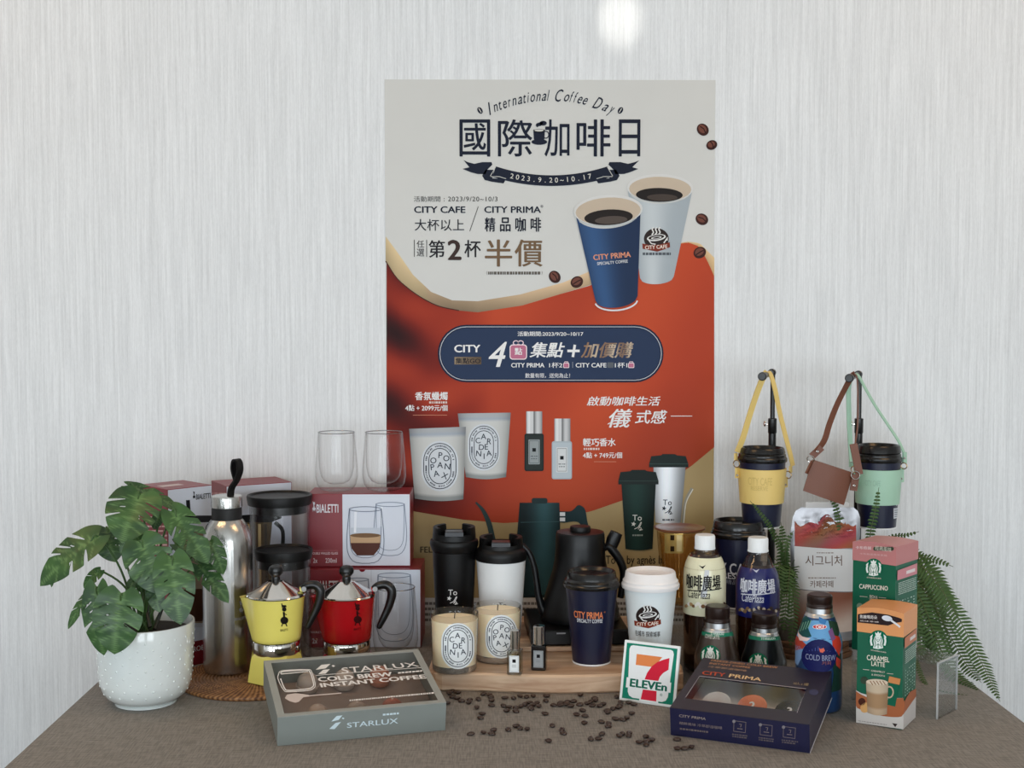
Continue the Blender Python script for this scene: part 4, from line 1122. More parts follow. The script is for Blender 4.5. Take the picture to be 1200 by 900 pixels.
def leaf_mat():
    m = bpy.data.materials.new('monstera_leaf'); m.use_nodes = True; nt = m.node_tree; b = nt.nodes['Principled BSDF']
    b.inputs['Roughness'].default_value = 0.42
    tc = nt.nodes.new('ShaderNodeTexCoord'); n = nt.nodes.new('ShaderNodeTexNoise'); n.inputs['Scale'].default_value = 28
    nt.links.new(tc.outputs['Object'], n.inputs['Vector'])
    a = nt.nodes.new('ShaderNodeAttribute'); a.attribute_name = 'Vein'
    cr = nt.nodes.new('ShaderNodeValToRGB'); cr.color_ramp.elements[0].color = lin((34, 66, 34)); cr.color_ramp.elements[1].color = lin((64, 100, 48))
    cr.color_ramp.elements[0].position = 0.3; cr.color_ramp.elements[1].position = 0.75
    nt.links.new(n.outputs['Fac'], cr.inputs[0])
    mx = nt.nodes.new('ShaderNodeMix'); mx.data_type = 'RGBA'; mx.inputs['B'].default_value = lin((120, 156, 96))
    ml = nt.nodes.new('ShaderNodeMath'); ml.operation = 'MULTIPLY'; ml.inputs[1].default_value = 0.55
    nt.links.new(a.outputs['Fac'], ml.inputs[0]); nt.links.new(ml.outputs[0], mx.inputs['Factor']); nt.links.new(cr.outputs[0], mx.inputs['A'])
    nt.links.new(mx.outputs['Result'], b.inputs['Base Color'])
    b.inputs['Specular IOR Level'].default_value = 0.45
    return m
LEAF = leaf_mat()
STEM = M('plant_stem', (62, 92, 44), 0.45)
def monstera_leaf(name, parent, base, tip, width, up, seed, cuts=(3, 3), holes=2, fold=0.25, droop=0.18):
    """base/tip in world, width m, up = which way the face looks"""
    rr = random.Random(seed)
    base = Vector(base); tip = Vector(tip); ax = tip-base; L_ = ax.length; ax.normalize()
    n = Vector(up); n = (n-ax*n.dot(ax)).normalized(); sx = ax.cross(n)
    # outline in unit coords: y along the midrib 0..1, x half width
    def half(y):                # heart shape
        return (max(0, y+0.16)/1.16)**0.45*(max(0, 1-y))**0.62*1.22
    def side(sg, nc):
        pts = []; ys = [-0.16+1.16*i/34 for i in range(35)]
        cy = [0.20+0.56*(i+0.5+rr.uniform(-.12, .12))/nc for i in range(nc)] if nc else []
        out = []
        for y in ys[1:-1]:
            out.append((half(y), y))
        res = []; used = set()
        for (x, y) in out:
            for c_ in cy:
                if y >= c_ and c_ not in used:
                    used.add(c_)
                    d = rr.uniform(0.16, 0.30); g = rr.uniform(0.018, 0.036)
                    res += [(half(c_-g)*0.99, c_-g), (d+(half(c_)-d)*0.5, c_-0.06-g*0.8), (d+0.02, c_-0.125), (d-0.02, c_-0.118), (d+(half(c_)-d)*0.45, c_-0.05+g*0.3), (half(c_+g)*0.99, c_+g)]
            if all(abs(y-c_) > 0.042 for c_ in cy): res.append((x, y))
        return [(sg*x*0.5*1.0, y) for x, y in res]
    rs = side(1, cuts[0]); ls = side(-1, cuts[1])
    outline = [(0.0, 0.0)] + [(0.10, -0.11)] + rs + [(0.0, 1.02)] + ls[::-1] + [(-0.10, -0.11)]
    loops = [outline]
    for k in range(holes):
        sg = 1 if k % 2 == 0 else -1; y = 0.34+0.16*k+rr.uniform(-.03, .03); x = sg*0.12
        loops.append([(x-sg*0.03, y-0.02), (x+sg*0.035, y+0.012), (x+sg*0.04, y+0.032), (x-sg*0.02, y+0.01)])
    vs3 = [[Vector((p[0], p[1], 0)) for p in lp] for lp in loops]
    flat = [p for lp in loops for p in lp]
    tr = tessellate_polygon(vs3)
    ar = lambda q: 0.5*sum(q[i][0]*q[(i+1) % len(q)][1]-q[(i+1) % len(q)][0]*q[i][1] for i in range(len(q)))
    want = abs(ar(loops[0]))-sum(abs(ar(q)) for q in loops[1:])
    got = sum(abs(ar([flat[i] for i in t_])) for t_ in tr)
    if abs(got-want) > 0.01*want and seed < 5000:
        return monstera_leaf(name, parent, base, tip, width, up, seed+1000, cuts, holes if seed < 2000 else 0, fold, droop)
    # refine so that the blade can bend
    V = list(flat); idx = {}
    def mid(i, j):
        k_ = (min(i, j), max(i, j))
        if k_ not in idx:
            idx[k_] = len(V); V.append(((V[i][0]+V[j][0])/2, (V[i][1]+V[j][1])/2))
        return idx[k_]
    tris = [tuple(t_) for t_ in tr]
    for _ in range(12):
        # split every edge longer than the limit (conforming)
        lim = 0.085; split = set()
        for t_ in tris:
            for q in range(3):
                i, j = t_[q], t_[(q+1) % 3]
                if hypot(V[i][0]-V[j][0], V[i][1]-V[j][1]) > lim: split.add((min(i, j), max(i, j)))
        if not split: break
        new = []
        for t_ in tris:
            e = [(t_[q], t_[(q+1) % 3]) for q in range(3)]
            ls_ = [(hypot(V[a_][0]-V[b_][0], V[a_][1]-V[b_][1]) if (min(a_, b_), max(a_, b_)) in split else -1, q) for q, (a_, b_) in enumerate(e)]
            m_ = [(min(a_, b_), max(a_, b_)) in split for a_, b_ in e]; cnt = sum(m_)
            a_, b_, c_ = t_
            if cnt == 0: new.append(t_)
            elif cnt == 3:
                ab, bc, ca = mid(a_, b_), mid(b_, c_), mid(c_, a_); new += [(a_, ab, ca), (ab, b_, bc), (ca, bc, c_), (ab, bc, ca)]
            else:
                q = m_.index(True) if cnt == 1 else [i for i in range(3) if not m_[i]][0]
                if cnt == 1:
                    a_, b_, c_ = t_[q], t_[(q+1) % 3], t_[(q+2) % 3]; ab = mid(a_, b_); new += [(a_, ab, c_), (ab, b_, c_)]
                else:
                    # edge q is whole; the other two are split
                    a_, b_, c_ = t_[q], t_[(q+1) % 3], t_[(q+2) % 3]; bc = mid(b_, c_); ca = mid(c_, a_); new += [(a_, b_, bc), (a_, bc, ca), (ca, bc, c_)]
        tris = new
    out = []; vein = []
    wv = rr.uniform(0, 6)
    for x, y in V:
        fx = abs(x)
        z = -droop*L_*(y*y) + fold*abs(x)*width*(1-0.5*y) - 0.10*width*(fx*2)**2 + 0.012*width*sin(y*22+wv)*fx*2
        curl = -0.10*L_*max(0, y-0.6)
        out.append(base+ax*(y*L_*(1-0.05*y))+sx*(x*width)+n*(z+curl))
        d = fx
        for sy_ in (0.05, 0.2, 0.36, 0.52, 0.68):
            d = min(d, abs((y-sy_)-fx*0.75)*0.9 if fx < 0.45 else 1)
        vein.append(max(0, 1-d/0.016))
    m4 = parent.matrix_world.inverted()
    nv = len(out); th = 0.0005
    vs = [m4 @ p for p in out]+[m4 @ (p-n*th) for p in out]
    def orient(t_):
        (x0, y0), (x1, y1), (x2, y2) = V[t_[0]], V[t_[1]], V[t_[2]]
        return t_ if (x1-x0)*(y2-y0)-(x2-x0)*(y1-y0) > 0 else t_[::-1]
    tris = [orient(t_) for t_ in tris]
    mb = MB(); mb.add(vs, [t_[::-1] for t_ in tris]+[tuple(i+nv for i in t_) for t_ in tris], True)
    me = mb.mesh(name, 180)
    at_ = me.attributes.new('Vein', 'FLOAT', 'POINT')
    if len(me.vertices) == 2*nv: at_.data.foreach_set('value', vein+vein)
    o = bpy.data.objects.new(name, me); COL.objects.link(o); me.materials.append(LEAF); o.parent = parent
    return o
bpy.context.view_layer.update()
def cp(x, y): return (x/2.143, 480+y/2.143)
PD = s.d
# base, tip (pixels of the enlarged crop), depth offset of base / tip, width in crop px, face direction
leaves = [
 ((352, 212), (302, 318), 0.01, -0.05, 178, (0.1, -1, 0.55), (2, 3), 2),
 ((246, 318), (84, 424), -0.01, -0.06, 128, (-0.15, -1, 0.75), (3, 2), 2),
 ((325, 193), (466, 236), 0.06, 0.06, 62, (0.1, -0.6, 1.0), (2, 2), 0),
 ((352, 332), (414, 460), -0.07, -0.10, 150, (0.05, -1, 0.5), (2, 3), 3),
 ((432, 256), (528, 376), -0.03, -0.06, 104, (0.35, -1, 0.6), (2, 3), 2),
 ((430, 372), (452, 536), -0.08, -0.12, 128, (0.2, -1, 0.35), (2, 2), 2),
 ((498, 390), (576, 474), 0.00, -0.03, 70, (0.3, -1, 0.7), (2, 2), 1),
 ((528, 330), (568, 412), -0.01, -0.02, 66, (0.6, -1, 0.4), (2, 2), 1),
 ((306, 462), (276, 616), -0.10, -0.13, 160, (0.0, -1, 0.42), (2, 2), 2),
 ((244, 446), (240, 622), -0.07, -0.10, 104, (-0.25, -1, 0.3), (2, 3), 2),
 ((232, 456), (157, 542), -0.05, -0.08, 44, (-0.5, -1, 0.3), (2, 2), 0),
 ((270, 298), (282, 382), 0.05, 0.03, 112, (-0.1, -1, 0.4), (2, 3), 1),
 ((346, 308), (300, 358), 0.02, 0.0, 60, (0.0, -1, 0.3), (0, 0), 0),
 ((440, 338), (530, 380), 0.04, 0.05, 62, (0.1, -0.7, 0.9), (2, 2), 0),
 ((336, 428), (318, 466), 0.0, -0.01, 36, (0, -1, 0.3), (0, 0), 0),
 ((252, 404), (206, 442), -0.02, -0.04, 46, (-0.2, -1, 0.6), (1, 1), 0),
 ((385, 440), (398, 506), -0.07, -0.09, 58, (0.1, -1, 0.3), (1, 1), 0),
 ((358, 402), (352, 462), -0.04, -0.05, 42, (0.1, -1, 0.3), (0, 0), 0),
 ((402, 262), (384, 300), 0.03, 0.02, 40, (0.1, -1, 0.3), (0, 0), 0),
 ((140, 400), (122, 445), 0.0, -0.01, 22, (-0.4, -1, 0.2), (0, 0), 0),
]
heart = R(177, 728, PD); 
for i, (b_, t_, d0, d1, wd_, up_, cu_, ho) in enumerate(leaves):
    B_ = R(*cp(*b_), PD+d0); T_ = R(*cp(*t_), PD+d1)
    monstera_leaf('leaf', t, B_, T_, wd_/2.143*u*1.18, up_, 100+i, cu_, ho)
    rr = random.Random(i)
    root = Vector((s.loc.x+rr.uniform(-.012, .012), s.loc.y+rr.uniform(-.02, .01), s.loc.z+ht-0.015))
    mid_ = root.lerp(B_, 0.5)+Vector((0, 0.01, 0.018 if B_.z > root.z+0.02 else 0.05))
    if i in (19,): continue
    q = [local(t, p) for p in spline([root, mid_, B_, B_.lerp(T_, 0.12)], 6)]
    MB().tube(q, [0.0019-0.0008*k/len(q) for k in range(len(q))], 8).build('stem', STEM, t)
MB().tube([local(t, p) for p in spline([R(181, 737, PD-.03), R(186, 724, PD-.02), R(190, 712, PD-.02)], 5)], 0.0028, 10).tube([local(t, p) for p in spline([R(176, 735, PD-.03), R(172, 712, PD-.01), R(176, 690, PD)], 5)], 0.0026, 10).build('main_stem', M('dark_stem', (26, 30, 22), 0.5), t)

# ---- grey gift box with a clear lid
a = T(325, 874.7); b = T(521.7, 855.8); w = (b-a).length; ang = atan2(b.y-a.y, b.x-a.x); c = (a+b)/2
hG = 0.0405
back = T(308, 770.7, hG)
dG = 0.178; tG = radians(9.6)
grey = M('grey_green_card', (128, 134, 130), 0.5, noise=0.03)
t = thing('grey_gift_box', 'grey instant coffee gift box with a clear printed lid and round capsules inside', 'box', (c.x, c.y, 0.0004), ang, rx=tG)
m_ = 0.0085
MB().box(-w/2, w/2, 0, dG, 0, 0.0015).build('bottom', grey, t)
MB().box(-w/2, w/2, 0, 0.0018, 0.0015, hG).build('front_wall', grey, t)
MB().box(-w/2, w/2, dG-0.0018, dG, 0.0015, hG).build('back_wall', grey, t)
for sx_ in (-1, 1): MB().box(min(sx_*w/2, sx_*(w/2-0.0018)), max(sx_*w/2, sx_*(w/2-0.0018)), 0.0018, dG-0.0018, 0.0015, hG).build('side_wall', grey, t)
fr = MB(); fr.box(-w/2, w/2, 0, m_, hG, hG+0.001); fr.box(-w/2, w/2, dG-m_, dG, hG, hG+0.001); fr.box(-w/2, -w/2+m_*1.15, m_, dG-m_, hG, hG+0.001); fr.box(w/2-m_*1.15, w/2, m_, dG-m_, hG, hG+0.001)
fr.build('lid_frame', M('grey_card_light', (150, 152, 146), 0.45), t)
MB().add([(-w/2+m_*1.1, m_*.95, hG+.0003), (w/2-m_*1.1, m_*.95, hG+.0003), (w/2-m_*1.1, dG-m_*.95, hG+.0003), (-w/2+m_*1.1, dG-m_*.95, hG+.0003)], [(0, 1, 2, 3)]).build('clear_lid', thin_glass('lid_film', (240, 236, 232), gloss=0.12, base=0.02, edge=0.1, rough=0.3), t)
MB().box(-w/2+0.003, w/2-0.003, 0.004, dG-0.004, 0.0015, 0.006).build('insert_tray', M('brown_grey_tray', (150, 136, 128), 0.6), t)
GT = t
FT = Flat(t, (0, 0, hG+0.001), (1, 0, 0), (0, 1, 0))
I = Ink(FT); Wh = (232, 228, 224)
def wings(I, pts, col, lay):
    for p in pts: I.poly(p, col, lay)
I.rrect(0, 0, 1, 1, 0.1, Wh, 1) if False else None
fa = lambda x, y: (300+x/5.217, 740+y/5.217)   # crop pixels -> photograph
def P5(l): return [fa(*p) for p in l]
sq = [fa(*p) for p in ((150, 258), (170, 246), (300, 238), (330, 250), (352, 320), (345, 340), (318, 352), (205, 362), (175, 350), (150, 290))]
I.line([(p.x, p.y) for p in spline([(x, y, 0) for x, y in sq], 3)], 1.3, Wh, 2)
sq2 = [fa(*p) for p in ((142, 250), (170, 240), (310, 234), (340, 248), (362, 325), (352, 348), (320, 362), (200, 370), (168, 358), (134, 290), (142, 250))]
I.line([(p.x, p.y) for p in spline([(x, y, 0) for x, y in sq2], 3)], 0.9, Wh, 2)
I.line(P5([(152, 262), (318, 246)]), 1.0, Wh, 2)
I.poly(P5([(365, 236), (400, 206), (455, 200), (425, 228)]), Wh, 2); I.poly(P5([(380, 262), (412, 236), (452, 232), (425, 260)]), Wh, 2); I.poly(P5([(462, 214), (470, 206), (484, 212), (474, 218)]), Wh, 2)
I.quadtext('STARLUX', fa(525, 262), fa(1000, 216), fa(520, 220), fa(972, 186), Wh, 3, bold=0.012, space=1.05)
I.line(P5([(365, 270), (1010, 222)]), 0.5, Wh, 2)
I.quadtext('COLD BREW', fa(385, 312), fa(840, 276), fa(372, 280), fa(826, 246), Wh, 3, bold=0.05)
I.quadtext('INSTANT COFFEE', fa(398, 346), fa(1044, 290), fa(386, 316), fa(1030, 262), Wh, 3, bold=0.05)
x0, y0 = fa(868, 256); I.dashes(x0, fa(1015, 240)[0], y0, 1.6, Wh, 3, 3, slope=-0.09, lo=3, hi=4.4)
x0, y0 = fa(572, 424); I.dashes(x0, fa(1095, 378)[0], y0, 1.7, Wh, 3, 8, slope=-0.09)
I.poly(P5([(176, 410), (190, 388), (240, 380), (285, 384), (330, 392), (330, 400), (290, 404), (262, 432), (240, 438), (205, 428)]), (206, 192, 184), 3, smooth=0); I.line(P5([(325, 395), (522, 379)]), 1.2, (206, 192, 184), 3)
I.build('lid_print', t)
I = Ink(Flat(t, (0, 0, 0), (1, 0, 0), (0, 0, 1))); Pw = (206, 222, 228)
I.poly(P5([(460, 550), (492, 516), (528, 512), (505, 540)]), Pw, 2); I.poly(P5([(448, 595), (486, 558), (520, 552), (480, 596)]), Pw, 2); I.poly(P5([(524, 530), (531, 524), (541, 530), (533, 536)]), Pw, 2)
I.quadtext('STARLUX', fa(556, 590), fa(868, 562), fa(556, 554), fa(868, 524), Pw, 3, bold=0.012)
x0, y0 = fa(775, 508); I.dashes(x0, fa(873, 500)[0], y0, 2.2, Pw, 3, 3, slope=-0.09, lo=3, hi=4)
I.build('front_print', t)
pw = t.matrix_world @ Vector((0, dG-0.03, 0))
tt = thing('prop_block', 'small clear block propping up the back of the grey gift box', 'block', (pw.x, pw.y, 0), ang)
MB().box(-0.05, 0.05, -0.008, 0.008, 0, max(0.006, pw.z-0.0035), 0.0008).build('block', glass, tt)
# capsules in the grey box: domed tops
bpy.context.view_layer.update()
cap_cols = [(176, 162, 150), (184, 172, 162), (168, 112, 90), (176, 158, 144), (164, 148, 136), (164, 100, 82)]
where = ['back row, left', 'back row, middle', 'back row, right', 'front row, left', 'front row, middle', 'front row, right']
Mi = t.matrix_world
for i, (x, y) in enumerate(((320, 235), (545, 215), (762, 195), (380, 430), (622, 412), (838, 392))):
    a_, b_ = FT.inv(*fa(x, y)); p = Mi @ Vector((a_, b_+0.004, 0.0064))
    k_ = thing('coffee_capsule', 'domed %s coffee capsule in the grey gift box, %s' % ('brown' if i in (2, 5) else 'taupe', where[i]), 'coffee capsule', p, ang, 'capsules in the grey gift box', rx=tG)
    MB().lathe([(0, 0), (0.012, 0), (0.0145, 0.003), (0.0155, 0.009), (0.0172, 0.0095), (0.0172, 0.0107), (0.0152, 0.0115), (0.0148, 0.017), (0.0125, 0.0225), (0.008, 0.0265), (0.003, 0.0282), (0, 0.0285)], 40).build('shell', M('capsule_%d' % i, cap_cols[i], 0.35), k_, sharp=60)
    MB().lathe([(0, 0.0285), (0.0016, 0.0283), (0.0016, 0.0287), (0, 0.0288)], 16).build('mark', M('capsule_mark', (200, 190, 180), 0.4), k_)

# ================================================================ middle of the table
def wood_mat():
    m = bpy.data.materials.new('pale_board_wood'); m.use_nodes = True; nt = m.node_tree; b = nt.nodes['Principled BSDF']
    b.inputs['Roughness'].default_value = 0.5
    tc = nt.nodes.new('ShaderNodeTexCoord'); mp = nt.nodes.new('ShaderNodeMapping'); mp.inputs['Scale'].default_value = (0.14, 1, 1.4)
    nt.links.new(tc.outputs['Object'], mp.inputs['Vector'])
    n = nt.nodes.new('ShaderNodeTexNoise'); n.inputs['Scale'].default_value = 55; n.inputs['Detail'].default_value = 6; n.inputs['Distortion'].default_value = 0.8
    nt.links.new(mp.outputs[0], n.inputs['Vector'])
    cr = nt.nodes.new('ShaderNodeValToRGB'); e = cr.color_ramp.elements
    e[0].position = 0.28; e[0].color = lin((168, 128, 98)); e[1].position = 0.72; e[1].color = lin((222, 194, 164))
    nt.links.new(n.outputs['Fac'], cr.inputs[0]); nt.links.new(cr.outputs[0], b.inputs['Base Color'])
    bp = nt.nodes.new('ShaderNodeBump'); bp.inputs['Strength'].default_value = 0.15; bp.inputs['Distance'].default_value = 0.001
    nt.links.new(n.outputs['Fac'], bp.inputs['Height']); nt.links.new(bp.outputs[0], b.inputs['Normal'])
    return m
WOOD = wood_mat()
fl = T(503, 811); frt = T(802, 812); bl_ = T(515, 742); ZB = R(650, 790, T(650, 812).y).z
y0 = T(600, 812).y; y1 = 2.285
xa, xb = fl.x, frt.x
out = []
N = 40
for i in range(N+1):
    x = xa+(xb-xa)*i/N; k_ = i/N
    yy = y0+0.004*sin(k_*9.0+0.4)+0.006*sin(k_*4+2.0)+(0.012*max(0, (k_-0.93)/0.07)**2)+(0.014*max(0, (0.05-k_)/0.05)**2)
    out.append((x, yy))
out += [(xb+0.004, y0+0.05), (xb-0.002, y0+0.2), (xb-0.01, y1), (xa+0.02, y1), (xa+0.004, y0+0.2), (xa-0.002, y0+0.05)]
ctr = Vector(((xa+xb)/2, y0, 0))
t = thing('serving_board', 'pale wooden board with a wavy front edge under the candles and cups', 'board', ctr)
MB().prism([(x-ctr.x, y-ctr.y) for x, y in out], 0.0, ZB, 0.003).build('plank', WOOD, t)
e0 = T(622, 763, ZB); e1 = T(728, 763, ZB)
ZB2 = ZB+0.0085
x0, x1 = R(607, 700, 2.07).x, R(748, 700, 2.07).x; yb0 = T(680, 764, ZB).y
t = thing('small_upper_board', 'thinner wooden board on the serving board under the black kettle', 'board', ((x0+x1)/2, yb0, ZB))
w_ = x1-x0
MB().prism([(-w_/2, 0), (w_/2, 0.0), (w_/2-0.002, 0.17), (-w_/2+0.002, 0.17)], 0.0004, 0.0085, 0.0015).build('plank', WOOD, t)

# ---- candles
wax = M('cream_wax', (250, 232, 196), 0.45, sss=0.25)
wax_glass = thin_glass('candle_glass', (252, 252, 252), gloss=0.85, base=0.04, edge=0.45)
def candle(label, px, row, rb, rt_, rim, waxrow, letters, lc, lw, lh, tilt=0):
    s = Stand(px, row, rb, ZB); u = s.u
    t = thing('scented_candle', label, 'candle', s.loc, s.rot)
    zr, zw = s.hz(rim), s.hz(waxrow)
    R0, R1 = rb*u, rt_*u
    f = lambda z: R0+(R1-R0)*z/zr
    MB().lathe([(0, 0.0005), (R0*0.95, 0.0005), (R0, 0.003), (f(zr*0.5), zr*0.5), (R1, zr-0.0008), (R1-0.0006, zr), (R1-0.0016, zr-0.0006), (f(zw)-0.0018, zw)], 64).build('glass_cup', wax_glass, t, sharp=60)
    MB().lathe([(0, 0.0009), (R0*0.93, 0.0009), (R0*0.985, 0.0035), (R0*0.985, 0.0105), (0, 0.0105)], 64).build('glass_foot', M('glass_foot_silvery', (196, 192, 184), 0.12, 0.75), t, sharp=40)
    MB().lathe([(0, 0.0108), (f(0.011)-0.0012, 0.0108), (f(zw)-0.0012, zw), (0, zw-0.0003)], 64).build('wax', wax, t, sharp=50)
    MB().tube([(0, 0, zw-0.002), (0.0004, 0, zw+0.005), (0.001, 0, zw+0.009)], 0.0008, 8).build('wick', M('wick', (70, 60, 50), 0.8), t)
    I = Ink(Round(t, f, zr=zr*0.5), maxlen=0.0035, base=0.0004, eps=0.00008)
    candle_label(I, lc[0], lc[1], lw, lh, letters, 1, tilt, paper=(232, 236, 238))
    I.build('oval_label', t)
    return s
candle('left round glass candle with white oval label, nearest the grey gift box', 532.7, 791.5, 26, 28.3, 716.5, 724.5, GARD, (536.5, 757), 19.2, 27)
candle('right round glass candle with white oval label, partly behind the clear perfume bottle', 583, 779, 25.8, 27.8, 708.5, 715, OPOP, (587.5, 746), 18.6, 25.5)

# ---- perfumes
def perfume(label, x0, x1, row, cx0, cx1, ctop, btop, glassy, lab):
    m = (x0+x1)/2; r = (x1-x0)/2
    s = Stand(m, row-0.5, r*0.8, ZB); u = s.u
    t = thing('perfume_bottle', label, 'perfume', s.loc, s.rot-0.12, 'small perfume bottles')
    hw = r*u*0.96; zb_ = s.hz(btop)
    def rr2(w, d, q, n=5):
        return [(cx+q*cos(radians(a+90*k/n)), cy+q*sin(radians(a+90*k/n))) for cx, cy, a in ((w-q, d-q, 0), (-w+q, d-q, 90), (-w+q, -d+q, 180), (w-q, -d+q, 270)) for k in range(n+1)]
    if glassy:
        MB().prism(rr2(hw, hw, 0.0025), 0.0004, zb_, 0.0015, True).build('bottle', thin_glass('perfume_glass', (240, 242, 240), gloss=0.9, base=0.10, edge=0.5), t, sharp=40)
        MB().prism(rr2(hw*0.78, hw*0.78, 0.002), 0.006, zb_*0.86, 0, True).build('liquid', thin_glass('perfume_liquid', (238, 236, 220), gloss=0.5, base=0.05, edge=0.3), t)
    else:
        MB().prism(rr2(hw, hw, 0.0025), 0.0004, zb_, 0.0015, True).build('bottle', M('perfume_black_glass', (14, 13, 14), 0.08, coat=0.5), t, sharp=40)
    MB().lathe([(hw*0.55, zb_-0.001), (hw*0.55, zb_+0.003), (hw*0.4, zb_+0.003)], 24).build('collar', chrome, t)
    cr = (cx1-cx0)/2*u; zc = s.hz(ctop)
    MB().lathe([(0, zb_+0.0012), (cr, zb_+0.0012), (cr, zc-0.0008), (cr-0.0008, zc), (0, zc)], 32).build('cap', chrome, t)
    I = Ink(Flat(t, (0, -hw, 0), (1, 0, 0), (0, 0, 1)))
    lw = hw*0.66; b0, b1 = zb_*0.14, zb_*0.82
    lrect(I, -lw, b0, lw, b1, lab, 1); 
    for a0, b0_, a1, b1_ in ((-lw*.84, b0+.0012, lw*.84, b0+.0015), (-lw*.84, b1-.0015, lw*.84, b1-.0012), (-lw*.84, b0+.0012, -lw*.80, b1-.0012), (lw*.80, b0+.0012, lw*.84, b1-.0012)): lrect(I, a0, b0_, a1, b1_, (90, 94, 96), 2)
    mz = (b0+b1)/2+0.002; q = 0.0026
    lrect(I, -q, mz, q, mz+2*q, (16, 16, 18), 2)
    for i in range(2): lrect(I, -lw*0.45, mz-0.004-0.0025*i, lw*0.45, mz-0.0034-0.0025*i, (120, 124, 126), 2)
    I.build('label', t)
perfume('small clear perfume bottle with silver cap in front of the candles', 594.5, 612.5, 792, 598, 609, 738, 761, True, (232, 236, 236))
perfume('small black perfume bottle with silver cap on the serving board', 622.8, 641, 786.5, 624, 638, 733, 755, False, (150, 154, 156))

# ---- paper coffee cups with lids
def paper_cup(name, label, s, prof_px, lid_px, colour, lid_col, stripe=True, group=None, sip=None, rot=None):
    t = thing(name, label, 'cup', s.loc, s.rot if rot is None else rot, group); u = s.u
    q = s.prof(prof_px); zb = 0.0
    q = [(r, max(0, z)) for r, z in q]
    r0 = q[0][0]
    MB().lathe([(0, 0.004), (r0*0.95, 0.003), (r0*0.96, 0.0004), (r0, 0.0004)]+q[1:], 72).build('cup_body', colour, t, sharp=50)
    if stripe: MB().lathe([(r0+0.0001, 0.0004), (r0+0.0006, 0.0006), (r0+0.0006, 0.0028), (r0+0.0002, 0.003)], 72).build('base_rim', M('white_paper', (232, 234, 236), 0.5), t)
    L_ = s.prof(lid_px)
    MB().lathe(L_+[(0, L_[-1][1])], 72).build('lid', lid_col, t, sharp=32)
    z = L_[-1][1]; r = L_[-1][0]
    MB().sphere((r*0.55*cos(-1.2), r*0.55*sin(-1.2), z), 0.009, 0.005, 0.0022, seg=16, rings=8).build('sip_tab', lid_col, t)
    return t, s, rfun_of([(r0, 0)]+q[1:])
navy = M('navy_paper', (6, 14, 46), 0.38, coat=0.25)
white_paper = M('white_cup_paper', (222, 230, 232), 0.42)
lid_black = M('lid_black', (13, 12, 12), 0.25)
lid_white = M('lid_white', (238, 236, 236), 0.3)
def lid_rows(top, rim, bot, rt, rr, rb=None):
    """silhouette of a domed takeaway lid, in (radius px, row)"""
    return [(rb or rr-3, bot), (rr-0.6, bot), (rr, bot-1.5), (rr, rim+1.4), (rr-1.2, rim), (rr-1.6, rim-1.2), (rr-1.4, rim-2.6), (rr-2.6, rim-4), (rt+1.2, rim-5.2), (rt, top+1.2), (rt-1, top), (rt-2.4, top+0.2), (rt-3.6, top+2.4), (rt-5, top+4.2)]
s = Stand(693, 781.4, 22, ZB)
t, s, rf = paper_cup('navy_paper_cup', 'navy paper cup with black lid and orange lettering on the serving board', s,
                 [(22, 777), (30.6, 686)], lid_rows(668.5, 681.5, 686.5, 28.2, 33.4), navy, lid_black)
I = Ink(Round(t, rf, zr=s.hz(724)), maxlen=0.004)
I.text('CITY PRIMA', (673.2, 723.2), (706.8, 716.8), (226, 132, 84), 2, bold=0.025); I.text('®', (707.6, 718.4), (709.6, 716.2), (200, 120, 80), 2)
I.text('SPECIALTY COFFEE', (676.5, 728.6), (706, 725.4), (222, 224, 228), 2, bold=0.012)
I.build('lettering_print', t)
s = Stand(761.6, 783.5, 22, ZB)
t, s, rf = paper_cup('white_paper_cup', 'white paper cup with white lid and round brown coffee logo', s,
                 [(22, 779), (30.8, 687)], lid_rows(668.5, 682, 688, 29, 33.8), white_paper, lid_white)
I = Ink(Round(t, rf, zr=s.hz(724)), maxlen=0.004)
city_logo(I, 759.2, 722.8, 15.6, 2); 
for x0, x1 in ((744.8, 749), (750, 754.4), (755, 758.5), (760.5, 764.5), (765, 768.6), (769.3, 772)): pass
I.text('在城市 探索城事', (744.8, 744.4), (773.6, 739.6), (70, 66, 66), 2, bold=0.01)
I.build('logo_print', t)

